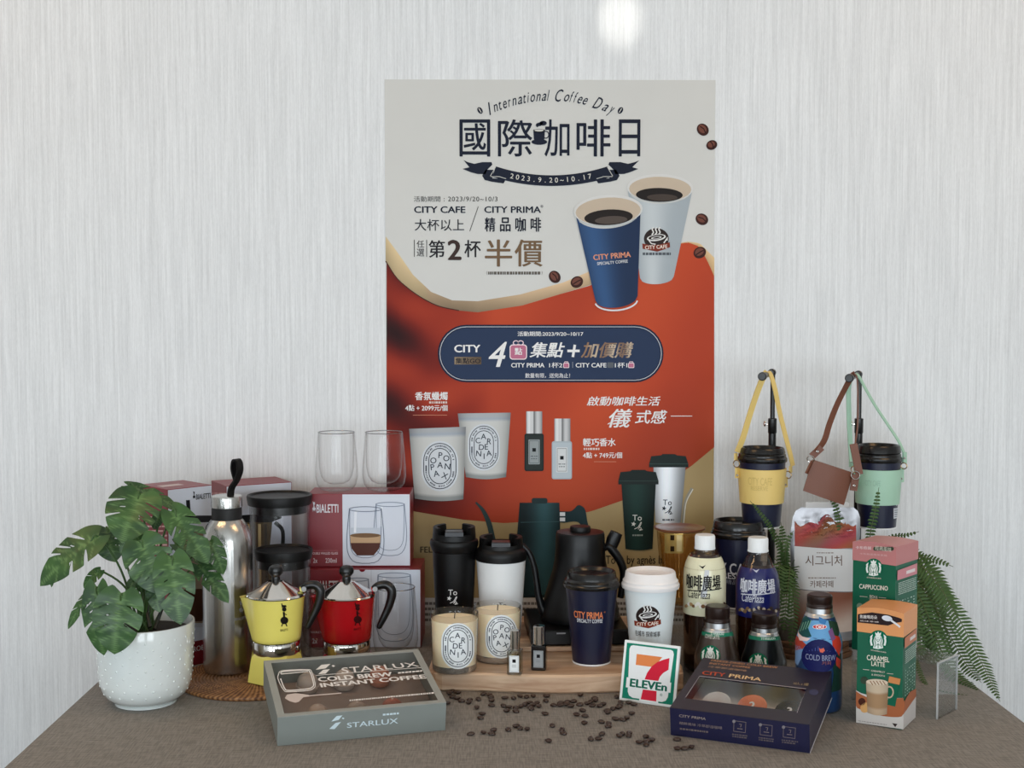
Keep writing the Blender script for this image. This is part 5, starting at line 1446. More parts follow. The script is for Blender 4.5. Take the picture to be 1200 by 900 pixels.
# ---- tumblers
def tumbler(label, px, dist, body, lid, mat, col_ink, tx, z=None, cat='tumbler'):
    s = Stand(px, 0, 0, ZB if z is None else z, dist=dist); u = s.u
    t = thing('travel_tumbler', label, cat, s.loc, s.rot, 'travel tumblers')
    q = s.prof(body); rb = q[0][0]
    MB().lathe([(0, 0.0005), (rb*0.94, 0.0005), (rb, 0.002), (rb, 0.004)]+q[1:], 64).build('body', mat, t, sharp=50)
    L_ = s.prof(lid)
    MB().lathe(L_, 72, rfun=None).build('lid_base', blkm, t, sharp=32)
    top_r, top_z = L_[-1]
    # raised rim of the lid, open at the front and back, with a recessed flap
    zt = s.hz(lid[-1][1]-7.5)
    for a0, a1 in ((-40, 62), (118, 220)):
        mb = MB(); vs = []; fs = []; n = 16
        for k in range(n+1):
            a = radians(a0+(a1-a0)*k/n)
            for r_, z_ in ((top_r*1.0, top_z-0.002), (top_r*0.985, zt-0.001), (top_r*0.96, zt), (top_r*0.80, zt-0.0006), (top_r*0.76, top_z-0.002)):
                vs.append((r_*cos(a), r_*sin(a), z_))
        for k in range(n):
            for j in range(4): fs.append((k*5+j, (k+1)*5+j, (k+1)*5+j+1, k*5+j+1))
        fs.append((0, 1, 2, 3, 4)); m5 = n*5; fs.append((m5+4, m5+3, m5+2, m5+1, m5))
        mb.add(vs, fs, True).build('lid_rim', blkm, t)
    MB().box(-top_r*0.42, top_r*0.42, -top_r*1.01, -top_r*0.3, top_z-0.002, zt-0.004, 0.0012).build('flip_tab', M('tab_black', (30, 31, 36), 0.28), t)
    I = Ink(Round(t, rfun_of(q), zr=q[1][1]*0.5), maxlen=0.004)
    if tx: To_b(I, *tx, col_ink, 2)
    I.build('lettering_print', t)
    return t
tumbler('matte black travel tumbler with white handwritten lettering behind the candles', 531.8, 2.118,
        [(20.4, 752), (20.8, 746), (24.8, 660), (25.2, 645)], [(24.6, 645), (26.2, 644), (28.3, 638), (28.6, 635), (27.6, 632), (25.4, 631), (24.9, 624)], M('tumbler_black', (5, 5, 6), 0.42, spec=0.25), (222, 222, 222), (530.5, 694.2, 1.0))
tumbler('white travel tumbler with a black flip lid behind the second candle', 587, 2.112,
        [(22.6, 752), (23, 746), (26.5, 690), (28.9, 655)], [(28.4, 656), (29.8, 655), (30.2, 650), (30, 645.5), (28.6, 643), (26.2, 641), (25.6, 636)], M('tumbler_white', (226, 230, 232), 0.35), (60, 66, 72), (589, 709, 0.85))

# ---- black gooseneck kettle on its heating base
kb = T(680, 757.5, ZB2); 
t = thing('kettle_base', 'flat square black heating base on the upper wooden board', 'kettle base', (kb.x, kb.y, ZB2+0.0003), 0.05)
wx = R(738, 700, kb.y).x-R(622, 700, kb.y).x
MB().box(-wx/2, wx/2, 0, 0.16, 0.002, 0.026, 0.002).build('housing', M('base_black', (5, 5, 6), 0.35, spec=0.3), t)
for sx_ in (-1, 1):
    for yy in (0.015, 0.145): MB().box(sx_*wx*0.4-0.008, sx_*wx*0.4+0.008, yy-0.008, yy+0.008, 0, 0.002).build('foot', blkm, t)
MB().lathe([(0, 0.026), (0.055, 0.026), (0.056, 0.0272), (0, 0.0274)], 48, c=(0.0, 0.08, 0)).build('plate', blkm, t)
MB().box(-wx*0.24, -wx*0.15, -0.0003, 0.0006, 0.0205, 0.0225).build('front_mark', M('mark_grey', (150, 150, 154), 0.4), t)
zk = ZB2+0.0003+0.0276
s = Stand(680.5, 0, 0, zk, dist=kb.y+0.082); u = s.u
t = thing('gooseneck_kettle', 'matte black gooseneck kettle with a round lid behind the navy cup', 'kettle', s.loc, s.rot)
KB = M('kettle_black', (5, 6, 9), 0.38, spec=0.35)
q = s.prof([(46, 728), (46.4, 722), (45, 712), (41, 696), (36.5, 681), (32.4, 668), (29.8, 655), (28.8, 640), (28.4, 626), (27.4, 623)])
q[0] = (q[0][0], 0.0005)
MB().lathe([(0, 0.0005)]+q+[(22*u, s.hz(622.2)), (0, s.hz(622))], 72).build('body', KB, t, sharp=40)
MB().lathe([(12*u, s.hz(622.4)), (12.4*u, s.hz(619.5)), (11.6*u, s.hz(616.5)), (0, s.hz(616))], 40).build('lid_knob', blkm, t, sharp=35)
sp_ = spline([local(t, R(x, y, s.d-0.01)) for x, y in ((645, 722), (637, 716), (631.5, 700), (629, 682), (626, 664), (620, 648), (611.5, 638.5))], 6)
rad = [6.5, 5.6, 4.2, 3.6, 3.4, 3.2, 3.0]
MB().tube(sp_, [(rad[min(i//6, 6)]*(1-(i % 6)/6)+rad[min(i//6+1, 6)]*(i % 6)/6)*u for i in range(len(sp_))], 14).build('spout', KB, t)
hp = [(706, 644), (713, 640), (719, 646), (727, 658), (731, 672), (729, 690), (727, 700)]
hd = spline([local(t, R(x, y, s.d)) for x, y in hp], 5)
hr = [4.5, 7.5, 7.4, 7.0, 6.6, 6.2, 5.4]
MB().tube(hd, [(hr[min(i//5, 6)]*(1-(i % 5)/5)+hr[min(i//5+1, 6)]*(i % 5)/5)*u for i in range(len(hd))], 16, flat=0.7).tube([local(t, R(x, y, s.d)) for x, y in ((715, 643), (719, 632), (722.5, 624))], [7.0*u, 8.2*u, 7.2*u], 16, flat=0.7).build('handle', KB, t)
MB().tube([local(t, R(703, 642, s.d)), local(t, R(711, 641, s.d))], 3.0*u, 14).build('handle_bracket', chrome, t)

# ---- square shop sign leaning back on a little easel
a = T(725.7, 821); b = T(791, 830.5)
w = (b-a).length; ang = atan2(b.y-a.y, b.x-a.x); c = (a+b)/2
lean = radians(-14)
# height so that the top edge reaches its row
tl_ = R(732.3, 749.8, a.y+0.02)
t = thing('shop_sign', 'small square shop sign with a red and orange numeral seven before the white cup', 'sign', (c.x, c.y, 0.0006), ang, rx=lean)
hs = (tl_.z)/cos(lean)
MB().box(-w/2, w/2, 0, 0.004, 0, hs, 0.0008).build('panel', M('sign_acrylic', (236, 240, 240), 0.2), t)
I = Ink(Flat(t, (0, 0, 0), (1, 0, 0), (0, 0, 1)), eps=0.0001)
X = lambda v: -w/2+w*v; Z = lambda v: hs*v
def lp(pts, col, lay): I.polyl([(X(x), Z(y)) for x, y in pts], col, lay)
G7 = (22, 128, 104); 
lp([(.045, .045), (.955, .045), (.955, .955), (.045, .955)], G7, 1)
shield = [(.235, .07), (.765, .07), (.83, .10), (.86, .16), (.93-.03, .86), (.88, .91), (.84, .925), (.16, .925), (.12, .91), (.10, .86), (.14, .16), (.17, .10)]
lp(shield, (236, 240, 242), 2)
lp([(.22, .80), (.83, .80), (.83, .63), (.78, .60), (.22, .60)], (234, 140, 84), 3) if False else None
lp([(.24, .79), (.70, .79), (.58, .61), (.24, .61)], (226, 136, 80), 3)
curve = [(.80, .76), (.80, .60), (.70, .52), (.645, .44), (.625, .36), (.40, .36), (.43, .47), (.50, .58), (.60, .68), (.70, .735)]
lp([(.70, .79), (.62, .745), (.53, .66), (.50, .61), (.44, .61), (.54, .79)], (226, 136, 80), 3.5)
lp([(.725, .75), (.83, .79), (.83, .60), (.745, .54), (.69, .47), (.665, .385), (.42, .385), (.455, .50), (.53, .62), (.62, .70)], (212, 36, 62), 4)
lp([(.36, .04), (.70, .04), (.70, .24), (.36, .24)], (236, 240, 242), 4.5)
lp([(.385, .065), (.665, .065), (.655, .235), (.41, .235)], (212, 36, 62), 5)
lp([(.10, .225), (.90, .235), (.90, .40), (.10, .39)], (236, 240, 242), 6)
vs, ts = glyphs('ELEVEn', 0.06); 
xx0 = min(v[0] for v in vs); xx1 = max(v[0] for v in vs); zz0 = min(v[1] for v in vs); zz1 = max(v[1] for v in vs)
I.tris([(X(.165+(v[0]-xx0)/(xx1-xx0)*.67), Z(.245+(v[1]-zz0)/(zz1-zz0)*.135)) for v in vs], ts, (14, 104, 84), 7, True)
vs, ts = glyphs('®'); xx0 = min(v[0] for v in vs); xx1 = max(v[0] for v in vs); zz0 = min(v[1] for v in vs); zz1 = max(v[1] for v in vs)
I.tris([(X(.72+(v[0]-xx0)/(xx1-xx0)*.045), Z(.16+(v[1]-zz0)/(zz1-zz0)*.045)) for v in vs], ts, (60, 120, 104), 7)
I.build('sign_print', t)
MB().box(-0.012, 0.012, 0.006, 0.0085, 0.002, hs*0.6).build('easel_strut', M('acrylic_solid', (200, 206, 208), 0.2), t)

# ---- coffee beans
bm_spots = [(155,112),(168,103),(188,109),(170,125),(185,131),(203,141),(146,150),(235,137),(233,147),(268,134),(262,167),(295,115),(308,118),(318,125),(320,140),(320,158),(283,192),(277,207),(372,130),(406,130),(437,123),(452,124),(480,122),(375,162),(390,165),(405,167),(380,180),(415,181),(440,160),(450,155),(465,150),(470,165),(485,155),(495,150),(505,162),(475,170),(535,122),(532,140),(528,192),(570,158),(585,158),(592,148),(612,155),(615,145),(630,162),(640,142),(668,118),(665,155),(697,150),(705,145),(716,160),(722,130),(726,138),(742,160),(755,155),(675,178),(652,195),(685,200),(682,228),(773,180),(775,185),(800,170),(810,168),(820,160),(825,148),(808,125),(862,150),(872,153),(867,190),(748,223),(777,230),(775,240),(805,212),(830,214),(848,208),(240,270),(288,265),(320,270),(328,256),(385,253),(420,242),(437,248),(450,250),(556,238),(595,255),(600,267),(543,298),(712,290),(733,290),(752,270),(820,277),(835,270),(852,268),(855,277),(900,303),(922,280),(938,297),(925,310),(930,300),(1045,292),(1047,328),(1077,326),(1098,323)]
rr = random.Random(7)
pos = [T(480+x/3.333, 780+y/3.333+0.8) for x, y in bm_spots]
pos = [Vector((p.x, p.y, 0)) for p in pos]
for _ in range(60):
    for i in range(len(pos)):
        for j in range(i):
            d = pos[i]-pos[j]; d.z = 0
            if d.length < 0.0102:
                d = d.normalized() if d.length > 1e-6 else Vector((1, 0, 0))
                m = (0.0102-(pos[i]-pos[j]).length)/2+0.0001; pos[i] += d*m; pos[j] -= d*m
def bean_mesh(name, seed, up):
    r_ = random.Random(seed); mb = MB(); vs = []; fs = []; seg, rings = 22, 14
    for i in range(rings+1):
        a = pi*i/rings
        for k in range(seg):
            b_ = 2*pi*k/seg
            x = 0.0056*cos(a); rad = sin(a); y = 0.0041*rad*cos(b_); z = 0.0033*rad*sin(b_)
            if up:
                z = z if z > 0 else z*0.95
                if z > 0: z *= 0.55; z -= 0.0012*math.exp(-(y/0.0006)**2)*rad
            else:
                if z < 0: z *= 0.5
            vs.append((x, y, z+0.0019))
    for i in range(rings):
        for k in range(seg):
            k2 = (k+1) % seg
            fs.append((i*seg+k, (i+1)*seg+k, (i+1)*seg+k2, i*seg+k2))
    mb.add(vs, fs, True); return mb.mesh(name, 180)
BM = [bean_mesh('coffee_bean', 1, True), bean_mesh('coffee_bean', 2, False)]
bmat = M('dark_roast_bean', (54, 34, 24), 0.38, noise=0.35, nscale=220, coat=0.2)
for m in BM: m.materials.append(bmat)
for i, p in enumerate(pos):
    o = bpy.data.objects.new('coffee_bean', BM[i % 2]); COL.objects.link(o)
    zz = 0.0012 if i % 2 == 0 else -0.0002
    o.location = (p.x, p.y, zz+0.0004); o.rotation_euler = (rr.uniform(-.15, .15), rr.uniform(-.12, .12), rr.uniform(0, pi)); o.scale = (1, 1, 1)
    x, y = bm_spots[i]
    if y < 215 and x < 560: lab = 'dark roasted coffee bean in the left half of the scatter along the wooden board'; g = 'beans left along the wooden board'
    elif y < 215: lab = 'dark roasted coffee bean in the right half of the scatter along the wooden board'; g = 'beans right along the wooden board'
    elif x < 480: lab = 'dark roasted coffee bean in the loose front row near the grey gift box'; g = 'front beans near the grey gift box'
    elif x < 890: lab = 'dark roasted coffee bean lying loose on the cloth in the front centre'; g = 'front beans in the centre'
    else: lab = 'dark roasted coffee bean lying in front of the navy gift box'; g = 'front beans near the navy gift box'
    tag(o, lab, 'coffee bean', g)

# ================================================================ right part of the table
acry = thin_glass('clear_acrylic', (250, 252, 252), gloss=0.7, base=0.05, edge=0.35, rough=0.03, white=0.03)
acry_edge = thin_glass('acrylic_edge', (236, 240, 242), gloss=0.6, base=0.16, edge=0.1, rough=0.1, white=0.35)
def riser(label, A, B, d, h):
    """U-shaped clear stand: A, B = world corners of one leg's foot, d = vector to the other leg"""
    c = (A+B)/2+d/2
    t = thing('acrylic_riser', label, 'display stand', (c.x, c.y, 0), 0.0, 'clear acrylic risers')
    k = Vector((c.x, c.y, 0)); th = 0.003
    def sheet(p, q, r_, s_, nrm, name):
        p, q, r_, s_ = (Vector(v) for v in (p, q, r_, s_)); n = Vector(nrm)*th
        MB().add([p, q, r_, s_, p+n, q+n, r_+n, s_+n], [(3, 2, 1, 0), (4, 5, 6, 7), (0, 1, 5, 4), (1, 2, 6, 5), (2, 3, 7, 6), (3, 0, 4, 7)]).build(name, acry, t)
    a, b = A-k, B-k; up = Vector((0, 0, h)); dn = d.normalized()
    sheet(a, b, b+up, a+up, dn, 'leg')
    sheet(a+d, b+d, b+d+up, a+d+up, -dn, 'leg')
    sheet(a+up, b+up, b+d+up, a+d+up, (0, 0, -1), 'shelf')
    for p, q in ((a, a+up), (b, b+up), (a+up, b+up)):
        MB().tube([p+dn*0.0014, q+dn*0.0014], 0.0016, 6).build('edge', acry_edge, t)
    return t
HR = 0.080
A = T(1099, 843); B = T(1121.5, 831.5); dirp = (B-A).normalized()
perp = Vector((-dirp.y, dirp.x, 0))
riser('clear acrylic riser at the right end of the table, under the cappuccino box', A, B, perp*0.135, HR)
Aj = R(768, 700, 2.085); Bj = R(768, 700, 2.20)
Aj.z = Bj.z = 0; Bj.x = Aj.x
wj = R(892, 700, 2.085).x-Aj.x
riser('clear acrylic riser behind the milk coffee bottles, under the amber tumbler and navy cup', Aj, Bj, Vector((wj, 0, 0)), HR)

# ---- amber glass with a lid, on the riser
amber = thin_glass('amber_glass', (246, 230, 202), gloss=0.6, base=0.05, edge=0.42)
s = Stand(797.5, 0, 0, HR+0.0005, dist=2.142); u = s.u
t = thing('amber_glass_tumbler', 'ribbed amber glass tumbler with a flat brown lid and gold label', 'tumbler', s.loc, s.rot)
q = s.prof([(17.5, 706), (18, 704), (24.6, 640), (26, 628), (26.4, 622)])
q = [(r, max(z, 0.001)) for r, z in q]
MB().lathe([(0, 0.0005)]+q, 96, rfun=lambda a, z: 1+0.022*cos(a*14)*(1 if z < q[3][1]*0.95 else 0)).build('glass_body', amber, t, sharp=180)
MB().lathe([(r*0.90, z+0.003) for r, z in q[:-1]], 56).build('inner_wall', amber, t, sharp=180)
MB().lathe([(0, s.hz(621)), (26*u, s.hz(621)), (29, 0)][:2]+[(29.6*u, s.hz(619.5)), (30*u, s.hz(617.5)), (27*u, s.hz(617)), (24*u, s.hz(618)), (0, s.hz(618))], 64).build('lid', M('amber_brown_lid', (118, 74, 52), 0.3, coat=0.4), t, sharp=35)
I = Ink(Round(t, rfun_of(q), zr=s.hz(636)), maxlen=0.003, base=0.0014)
I.poly([(779.5, 648), (800.5, 648), (800.5, 625), (779.5, 625)], (196, 164, 96), 1)
I.poly([(786, 633), (790.5, 633), (790.5, 627), (786, 627)], (60, 44, 28), 2); I.poly([(786, 646), (790.5, 646), (790.5, 640), (786, 640)], (60, 44, 28), 2); I.poly([(793, 646), (799, 646), (799, 627), (793, 627)], (226, 204, 150), 2)
I.build('gold_label', t, ink_mat('gold_ink', 0.25, 0.6))

# ---- navy cup on the riser
s = Stand(866.7, 0, 0, HR+0.0005, dist=2.135)
t, s, rf = paper_cup('navy_paper_cup', 'navy paper cup with black lid on the clear riser behind the two milk coffee bottles', s,
                 [(21, 708), (29, 628)], lid_rows(609.5, 622.5, 628, 28.3, 32), navy, lid_black)
I = Ink(Round(t, rf, zr=s.hz(665)), maxlen=0.004)
Wc = (214, 216, 222)
I.text('CITY CAFE', (832.5, 668), (883, 659.8), Wc, 2, bold=0.03); I.text('RESERVE', (848, 677.2), (884, 670.8), Wc, 2, bold=0.02); I.text('精品咖啡', (851, 684), (880, 679.5), (150, 154, 168), 2)
I.build('lettering_print', t)

# ---- hanging cups on black stands
def hook_stand(label, x, dist, kx, ky, kd, krow_back, nx):
    p = R(x, 600, dist)
    t = thing('hook_stand', label, 'stand', (p.x, dist, 0), 0, 'black hook stands')
    z = lambda row: R(x, row, dist).z
    MB().box(-0.045, 0.045, -0.045, 0.045, 0, 0.006, 0.001).build('base_plate', blkm, t)
    MB().tube([(0, 0, 0.005), (0, 0, z(491))], 0.0066, 20).build('lower_tube', blk, t)
    MB().lathe([(0.0066, z(508)), (0.0076, z(507)), (0.0076, z(490.5)), (0.0045, z(489.8))], 24).build('collar', blk, t)
    MB().tube([(0, 0, z(508)), (0, 0, z(437))], 0.0041, 16).build('upper_tube', blk, t)
    MB().tube([(-0.005, 0, z(497)), (-0.0105, 0, z(497))], 0.0017, 10).sphere((-0.0135, 0, z(496.5)), 0.0022, 0.0045, 0.0055, 14, 10).build('thumb_screw', chrome, t)
    f = local(t, R(kx, ky, kd)); b = Vector((0.0, 0.008, z(krow_back)))
    MB().tube([f, b], 0.0046, 16).build('crossbar', blk, t)
    d = (b-f).normalized()
    MB().tube([f-d*0.006, f-d*0.005, f+d*0.004, f+d*0.005], [0.0058, 0.0072, 0.0072, 0.0055], 20).build('end_knob', blk, t)
    MB().tube([b-d*0.005, b-d*0.004, b+d*0.005, b+d*0.006], [0.0055, 0.0068, 0.0068, 0.0055], 20).build('end_knob', blk, t)
    return t
hook_stand('black hook stand holding the cup in the yellow sleeve', 904, 2.215, 893.6, 441, 2.125, 437, 0)
hook_stand('black hook stand holding the brown cup holder and the mint-sleeved cup', 1005, 2.215, 995.6, 443, 2.125, 439, 0)

def sleeve_cup(label, px, dist, rim, bot, lidrows, sleeve, col, barcode=False, tilt=0):
    s = Stand(px, 0, 0, 0, dist=dist)
    z0 = R(px, bot, dist).z; s.loc.z = z0; s.z = z0
    t, s, rf = paper_cup('navy_paper_cup', label, s, rim, lidrows, navy, lid_black, group=None)
    return t, s, rf
def strap(name, mat, parent, pts, w, side=(1, 0.25, 0)):
    P_ = spline([local(parent, R(*p)) for p in pts], 6)
    MB().ribbon(P_, w, 0.0018, side).build(name, mat, parent)
def ring_at(parent, p, r, mat, ax=(0, 1, 0)):
    c = local(parent, R(*p)); a = Vector(ax).normalized(); x = a.orthogonal().normalized(); y = a.cross(x)
    pts = [c+(x*cos(2*pi*k/16)+y*sin(2*pi*k/16))*r for k in range(17)]
    MB().tube(pts, 0.0009, 8, cap=False).build('metal_ring', mat, parent)
brass = M('pale_brass', (176, 150, 110), 0.25, 1.0)
# yellow
DH = 2.165
t, s, rf = sleeve_cup('navy cup with black lid hanging in the yellow leather sleeve', 894, DH, [(21.5, 617), (27, 540)], 617, lid_rows(524, 535, 540.5, 25.4, 28.8), None, None)
I = Ink(Round(t, rf, zr=s.hz(560)), maxlen=0.004); I.build('plain_print', t) if False else None
def sleeve(label, s, z_rows, col, name, emb, dr=0.0012):
    u = s.u
    t = thing('cup_sleeve', label, 'cup sleeve', s.loc, s.rot, 'leather cup sleeves with straps')
    leather = M(name, col, 0.5, bump=0.2, bscale=900)
    zt, zb_ = s.hz(z_rows[0]), s.hz(z_rows[1])
    f = lambda z: rf(z)+dr
    MB().lathe([(f(zb_)-0.0008, zb_), (f(zb_)+0.0014, zb_), (f(zt)+0.0014, zt), (f(zt)-0.0008, zt)], 72).build('band', leather, t, sharp=40)
    for l in emb:
        I = Ink(Round(t, lambda z: f(z)+0.0014, r0=f(zt)), maxlen=0.004)
        I.text(l[0], l[1], l[2], tuple(v*0.92 for v in col), 1, bold=0.01); I.build('embossed_lettering', t)
    return t, leather
ty, ly = sleeve('yellow leather cup sleeve with a long strap over its hook', s, (548, 588), (232, 202, 122), 'yellow_leather', [('CITY CAFE', (877, 568), (905, 560)), ('RESERVE', (880, 574.5), (900, 570))])
strap('strap', ly, ty, [(898.5, 436.4, 2.165), (895.5, 440, 2.163), (888, 458, 2.16), (879, 485, 2.16), (871, 512, 2.16), (864, 530, 2.16)], 0.0115, (0.75, 0.6, 0))
strap('strap', ly, ty, [(898, 436.0, 2.168), (902.5, 438, 2.167), (908, 455, 2.16), (913, 480, 2.16), (919, 505, 2.16), (926, 532, 2.16), (929, 546, 2.16)], 0.0105, (0.6, 0.75, 0))
for (x, y, x2, y2) in ((862.3, 537, 864, 556), (926.5, 552, 920.5, 567)):
    MB().ribbon([local(ty, R(x, y-6, 2.158)), local(ty, R(x, y+2, 2.158))], 0.008, 0.003, (0.4, 0.9, 0)).build('strap_end', ly, ty)
    MB().ribbon([local(ty, R(x2, y2-8, 2.158)), local(ty, R(x2, y2+4, 2.158))], 0.0085, 0.004, (0.5, 0.85, 0)).build('side_tab', ly, ty)
    ring_at(ty, ((x+x2)/2, (y+y2)/2-3, 2.156), 0.0062, brass, (0.5, 0.8, 0))
    ring_at(ty, (x2, y2+1, 2.15), 0.0012, chrome)
# mint
t, s, rf = sleeve_cup('navy cup with black lid hanging in the mint green leather sleeve', 1030.3, DH, [(21.2, 618), (26.3, 540)], 618, lid_rows(521, 534.5, 540.5, 24.6, 27.2), None, None)
I = Ink(Round(t, rf, zr=s.hz(600)), maxlen=0.004)
I.poly([(1047, 608), (1053.5, 606.5), (1053.5, 595), (1047, 595.6)], (206, 210, 216), 1)
for k_ in range(4): I.line([(1048, 598+2.4*k_), (1052.6, 597.6+2.4*k_)], 0.8, (90, 96, 110), 2)
I.ell(1050.5, 590.8, 1.4, 1.6, (200, 204, 212), 1)
I.build('side_label', t)
tm, lm = sleeve('mint green leather cup sleeve with a long pale strap over its hook', s, (548.5, 589), (168, 206, 182), 'mint_leather', [('CITY CAFE', (1014, 569), (1032, 563.5))])
strap('strap', lm, tm, [(1000.5, 438.5, 2.158), (997, 444, 2.156), (994.5, 456, 2.154), (995, 490, 2.152), (996.5, 520, 2.15), (998, 541, 2.148)], 0.0085, (0.8, 0.5, 0))
strap('strap', lm, tm, [(1001, 438.2, 2.166), (1006, 440.5, 2.166), (1014, 455, 2.165), (1026, 476, 2.165), (1042, 500, 2.163), (1053, 517, 2.16), (1060, 532, 2.158)], 0.0068, (0.5, 0.85, 0))
for (x, y, x2, y2) in ((1060, 540, 1056.5, 556), (997.5, 544, 1002, 560)):
    MB().ribbon([local(tm, R(x, y-10, 2.154)), local(tm, R(x, y+3, 2.154))], 0.0085, 0.0035, (0.6, 0.8, 0)).build('strap_end', lm, tm)
    MB().ribbon([local(tm, R(x2, y2-8, 2.15)), local(tm, R(x2, y2+9, 2.15))], 0.0085, 0.004, (0.6, 0.8, 0)).build('side_tab', lm, tm)
    ring_at(tm, ((x+x2)/2+1, (y+y2)/2-2, 2.145), 0.0052, brass, (0.3, 1, 0)); ring_at(tm, (x2, y2+5, 2.145), 0.0011, chrome); ring_at(tm, (x, y-3, 2.148), 0.0011, chrome)
# brown holder
brown = M('brown_leather', (112, 66, 46), 0.5, bump=0.2, bscale=700)
DB = 2.105
q4 = [R(941, 575, DB), R(988.8, 592, DB), R(1000, 554, DB), R(952.3, 538.4, DB)]
cb = sum(q4, Vector())/4
t = thing('cup_holder', 'empty brown leather cup holder hanging flat from its strap', 'cup holder', cb)
vs = []
for dy in (-0.0045, 0.0045):
    for p in q4: vs.append(p-cb+Vector((0, dy, 0)))
# flattened leather band: two faces joined at rounded sides
mb = MB(); n = 10; ring_ = []
for (a_, b_) in ((q4[0]-cb, q4[1]-cb), (q4[3]-cb, q4[2]-cb)):
    r_ = []
    for k_ in range(n+1): 
        f_ = k_/n; r_.append(a_.lerp(b_, f_)+Vector((0, -0.006*sin(pi*f_)-0.001, 0)))
    for k_ in range(n+1):
        f_ = 1-k_/n; r_.append(a_.lerp(b_, f_)+Vector((0, 0.006*sin(pi*f_)+0.001, 0)))
    ring_.append(r_)
m_ = len(ring_[0])
mb.add(ring_[0]+ring_[1], [(k_, (k_+1) % m_, m_+(k_+1) % m_, m_+k_) for k_ in range(m_)], True)
mb.build('leather_band', brown, t, sharp=50)
strap('strap', brown, t, [(1001.5, 438, 2.142), (998, 441, 2.14), (992, 452, 2.135), (981, 474, 2.13), (972, 497, 2.12), (966, 516, 2.11), (956, 530, 2.105)], 0.0115, (0.8, 0.5, 0))
strap('strap', brown, t, [(1001.5, 438, 2.142), (1004.5, 444, 2.14), (1005.5, 470, 2.135), (1005, 500, 2.13), (1002.5, 520, 2.12), (1003, 536, 2.11), (1006.5, 550, 2.105)], 0.0085, (0.4, 0.9, 0))
MB().ribbon([local(t, R(963, 524, DB)), local(t, R(951, 535, DB))], 0.0115, 0.003, (0.7, 0, 0.7)).build('strap_end', brown, t)
MB().ribbon([local(t, R(1000, 520, DB)), local(t, R(1007, 556, DB-.004))], 0.0125, 0.003, (1, 0, 0.2)).build('strap_end', brown, t)
MB().ribbon([local(t, R(952, 540, DB-.003)), local(t, R(945, 555, DB-.003))], 0.008, 0.003, (0.5, 0.6, 0)).build('side_tab', brown, t)
MB().ribbon([local(t, R(1003, 556, DB-.006)), local(t, R(1000, 575, DB-.006))], 0.012, 0.003, (1, 0, 0.3)).build('side_tab', brown, t)
ring_at(t, (950, 538, DB-.004), 0.0058, chrome, (0.3, 1, 0.3)); ring_at(t, (1002.5, 557, DB-.010), 0.0068, chrome, (0.2, 1, 0)); ring_at(t, (1001, 569, DB-.010), 0.0014, chrome); ring_at(t, (958, 529, DB-.004), 0.0014, chrome)

# ---- PET bottles of milk coffee
pet = thin_glass('pet_plastic', (244, 240, 236), gloss=0.8, base=0.05, edge=0.5)
coffee = M('dark_coffee_liquid', (44, 22, 14), 0.12, coat=0.5)
cap_white = M('cap_white', (236, 240, 242), 0.35)
def pet_bottle(label, px, dist, r, cap_t, cap_b, lab_t, lab_b, lab_col, ink_col, cream):
    s = Stand(px, 0, 0, 0.0005, dist=dist); u = s.u
    t = thing('milk_coffee_bottle', label, 'bottle', s.loc, s.rot, 'clear bottles of milk coffee with white caps')
    top = cap_b
    zz = s.hz
    body = [(0.8*r*u, 0.001), (r*0.97*u, 0.006)] + [(r*u, 0.02), (r*u*0.985, zz(lab_b+34)), (r*u, zz(lab_b+8)), (r*u*0.985, zz(lab_b+2)), (r*u, zz(lab_b)), (r*u, zz(lab_t+22)), (r*u*0.965, zz(lab_t+12)), (r*u*0.86, zz(lab_t+4)), (r*u*0.70, zz(lab_t-3)), (r*u*0.54, zz(top+5.5)), (r*u*0.44, zz(top+3)), (r*u*0.43, zz(top))]
    MB().lathe([(0, 0.002)]+body, 56).build('bottle', pet, t, sharp=60)
    liq = [(rr_-0.0012, z_+0.0012) for rr_, z_ in body[:-3]]
    MB().lathe([(0, 0.003)]+liq+[(0, liq[-1][1])], 56).build('coffee', coffee, t, sharp=60)
    f = rfun_of(body)
    lz = [zz(lab_b+1), zz(lab_b-12), zz(lab_t+22), zz(lab_t+14), zz(lab_t+7), zz(lab_t+2), zz(lab_t-1)]
    MB().lathe([(f(z)+0.0004, z) for z in lz], 64).build('label_sleeve', lab_col, t, sharp=60)
    cr = 11.8*u; n = 40
    MB().lathe([(cr, zz(cap_b)), (cr*1.02, zz(cap_b-1)), (cr*0.98, zz(cap_b-3)), (cr*0.98, zz(cap_t+2)), (cr*0.9, zz(cap_t)), (0, zz(cap_t))], 80, rfun=lambda a, z: 1+0.015*cos(a*40)).build('cap', cap_white, t, sharp=40)
    MB().lathe([(cr*1.03, zz(cap_b+3)), (cr*1.05, zz(cap_b+2.4)), (cr*1.03, zz(cap_b+1))], 40).build('neck_ring', pet, t)
    return t, s, f
bx_a = T(827.6, 797).y+0.036
lab_cream = M('label_cream', (224, 222, 190), 0.3, coat=0.4); lab_blue = M('label_navy_blue', (18, 24, 92), 0.28, coat=0.4)
t, s, f = pet_bottle('clear milk coffee bottle with a cream label and white cap', 827.6, 2.028, 24.6, 626.5, 643, 652, 716, lab_cream, (30, 26, 24), True)
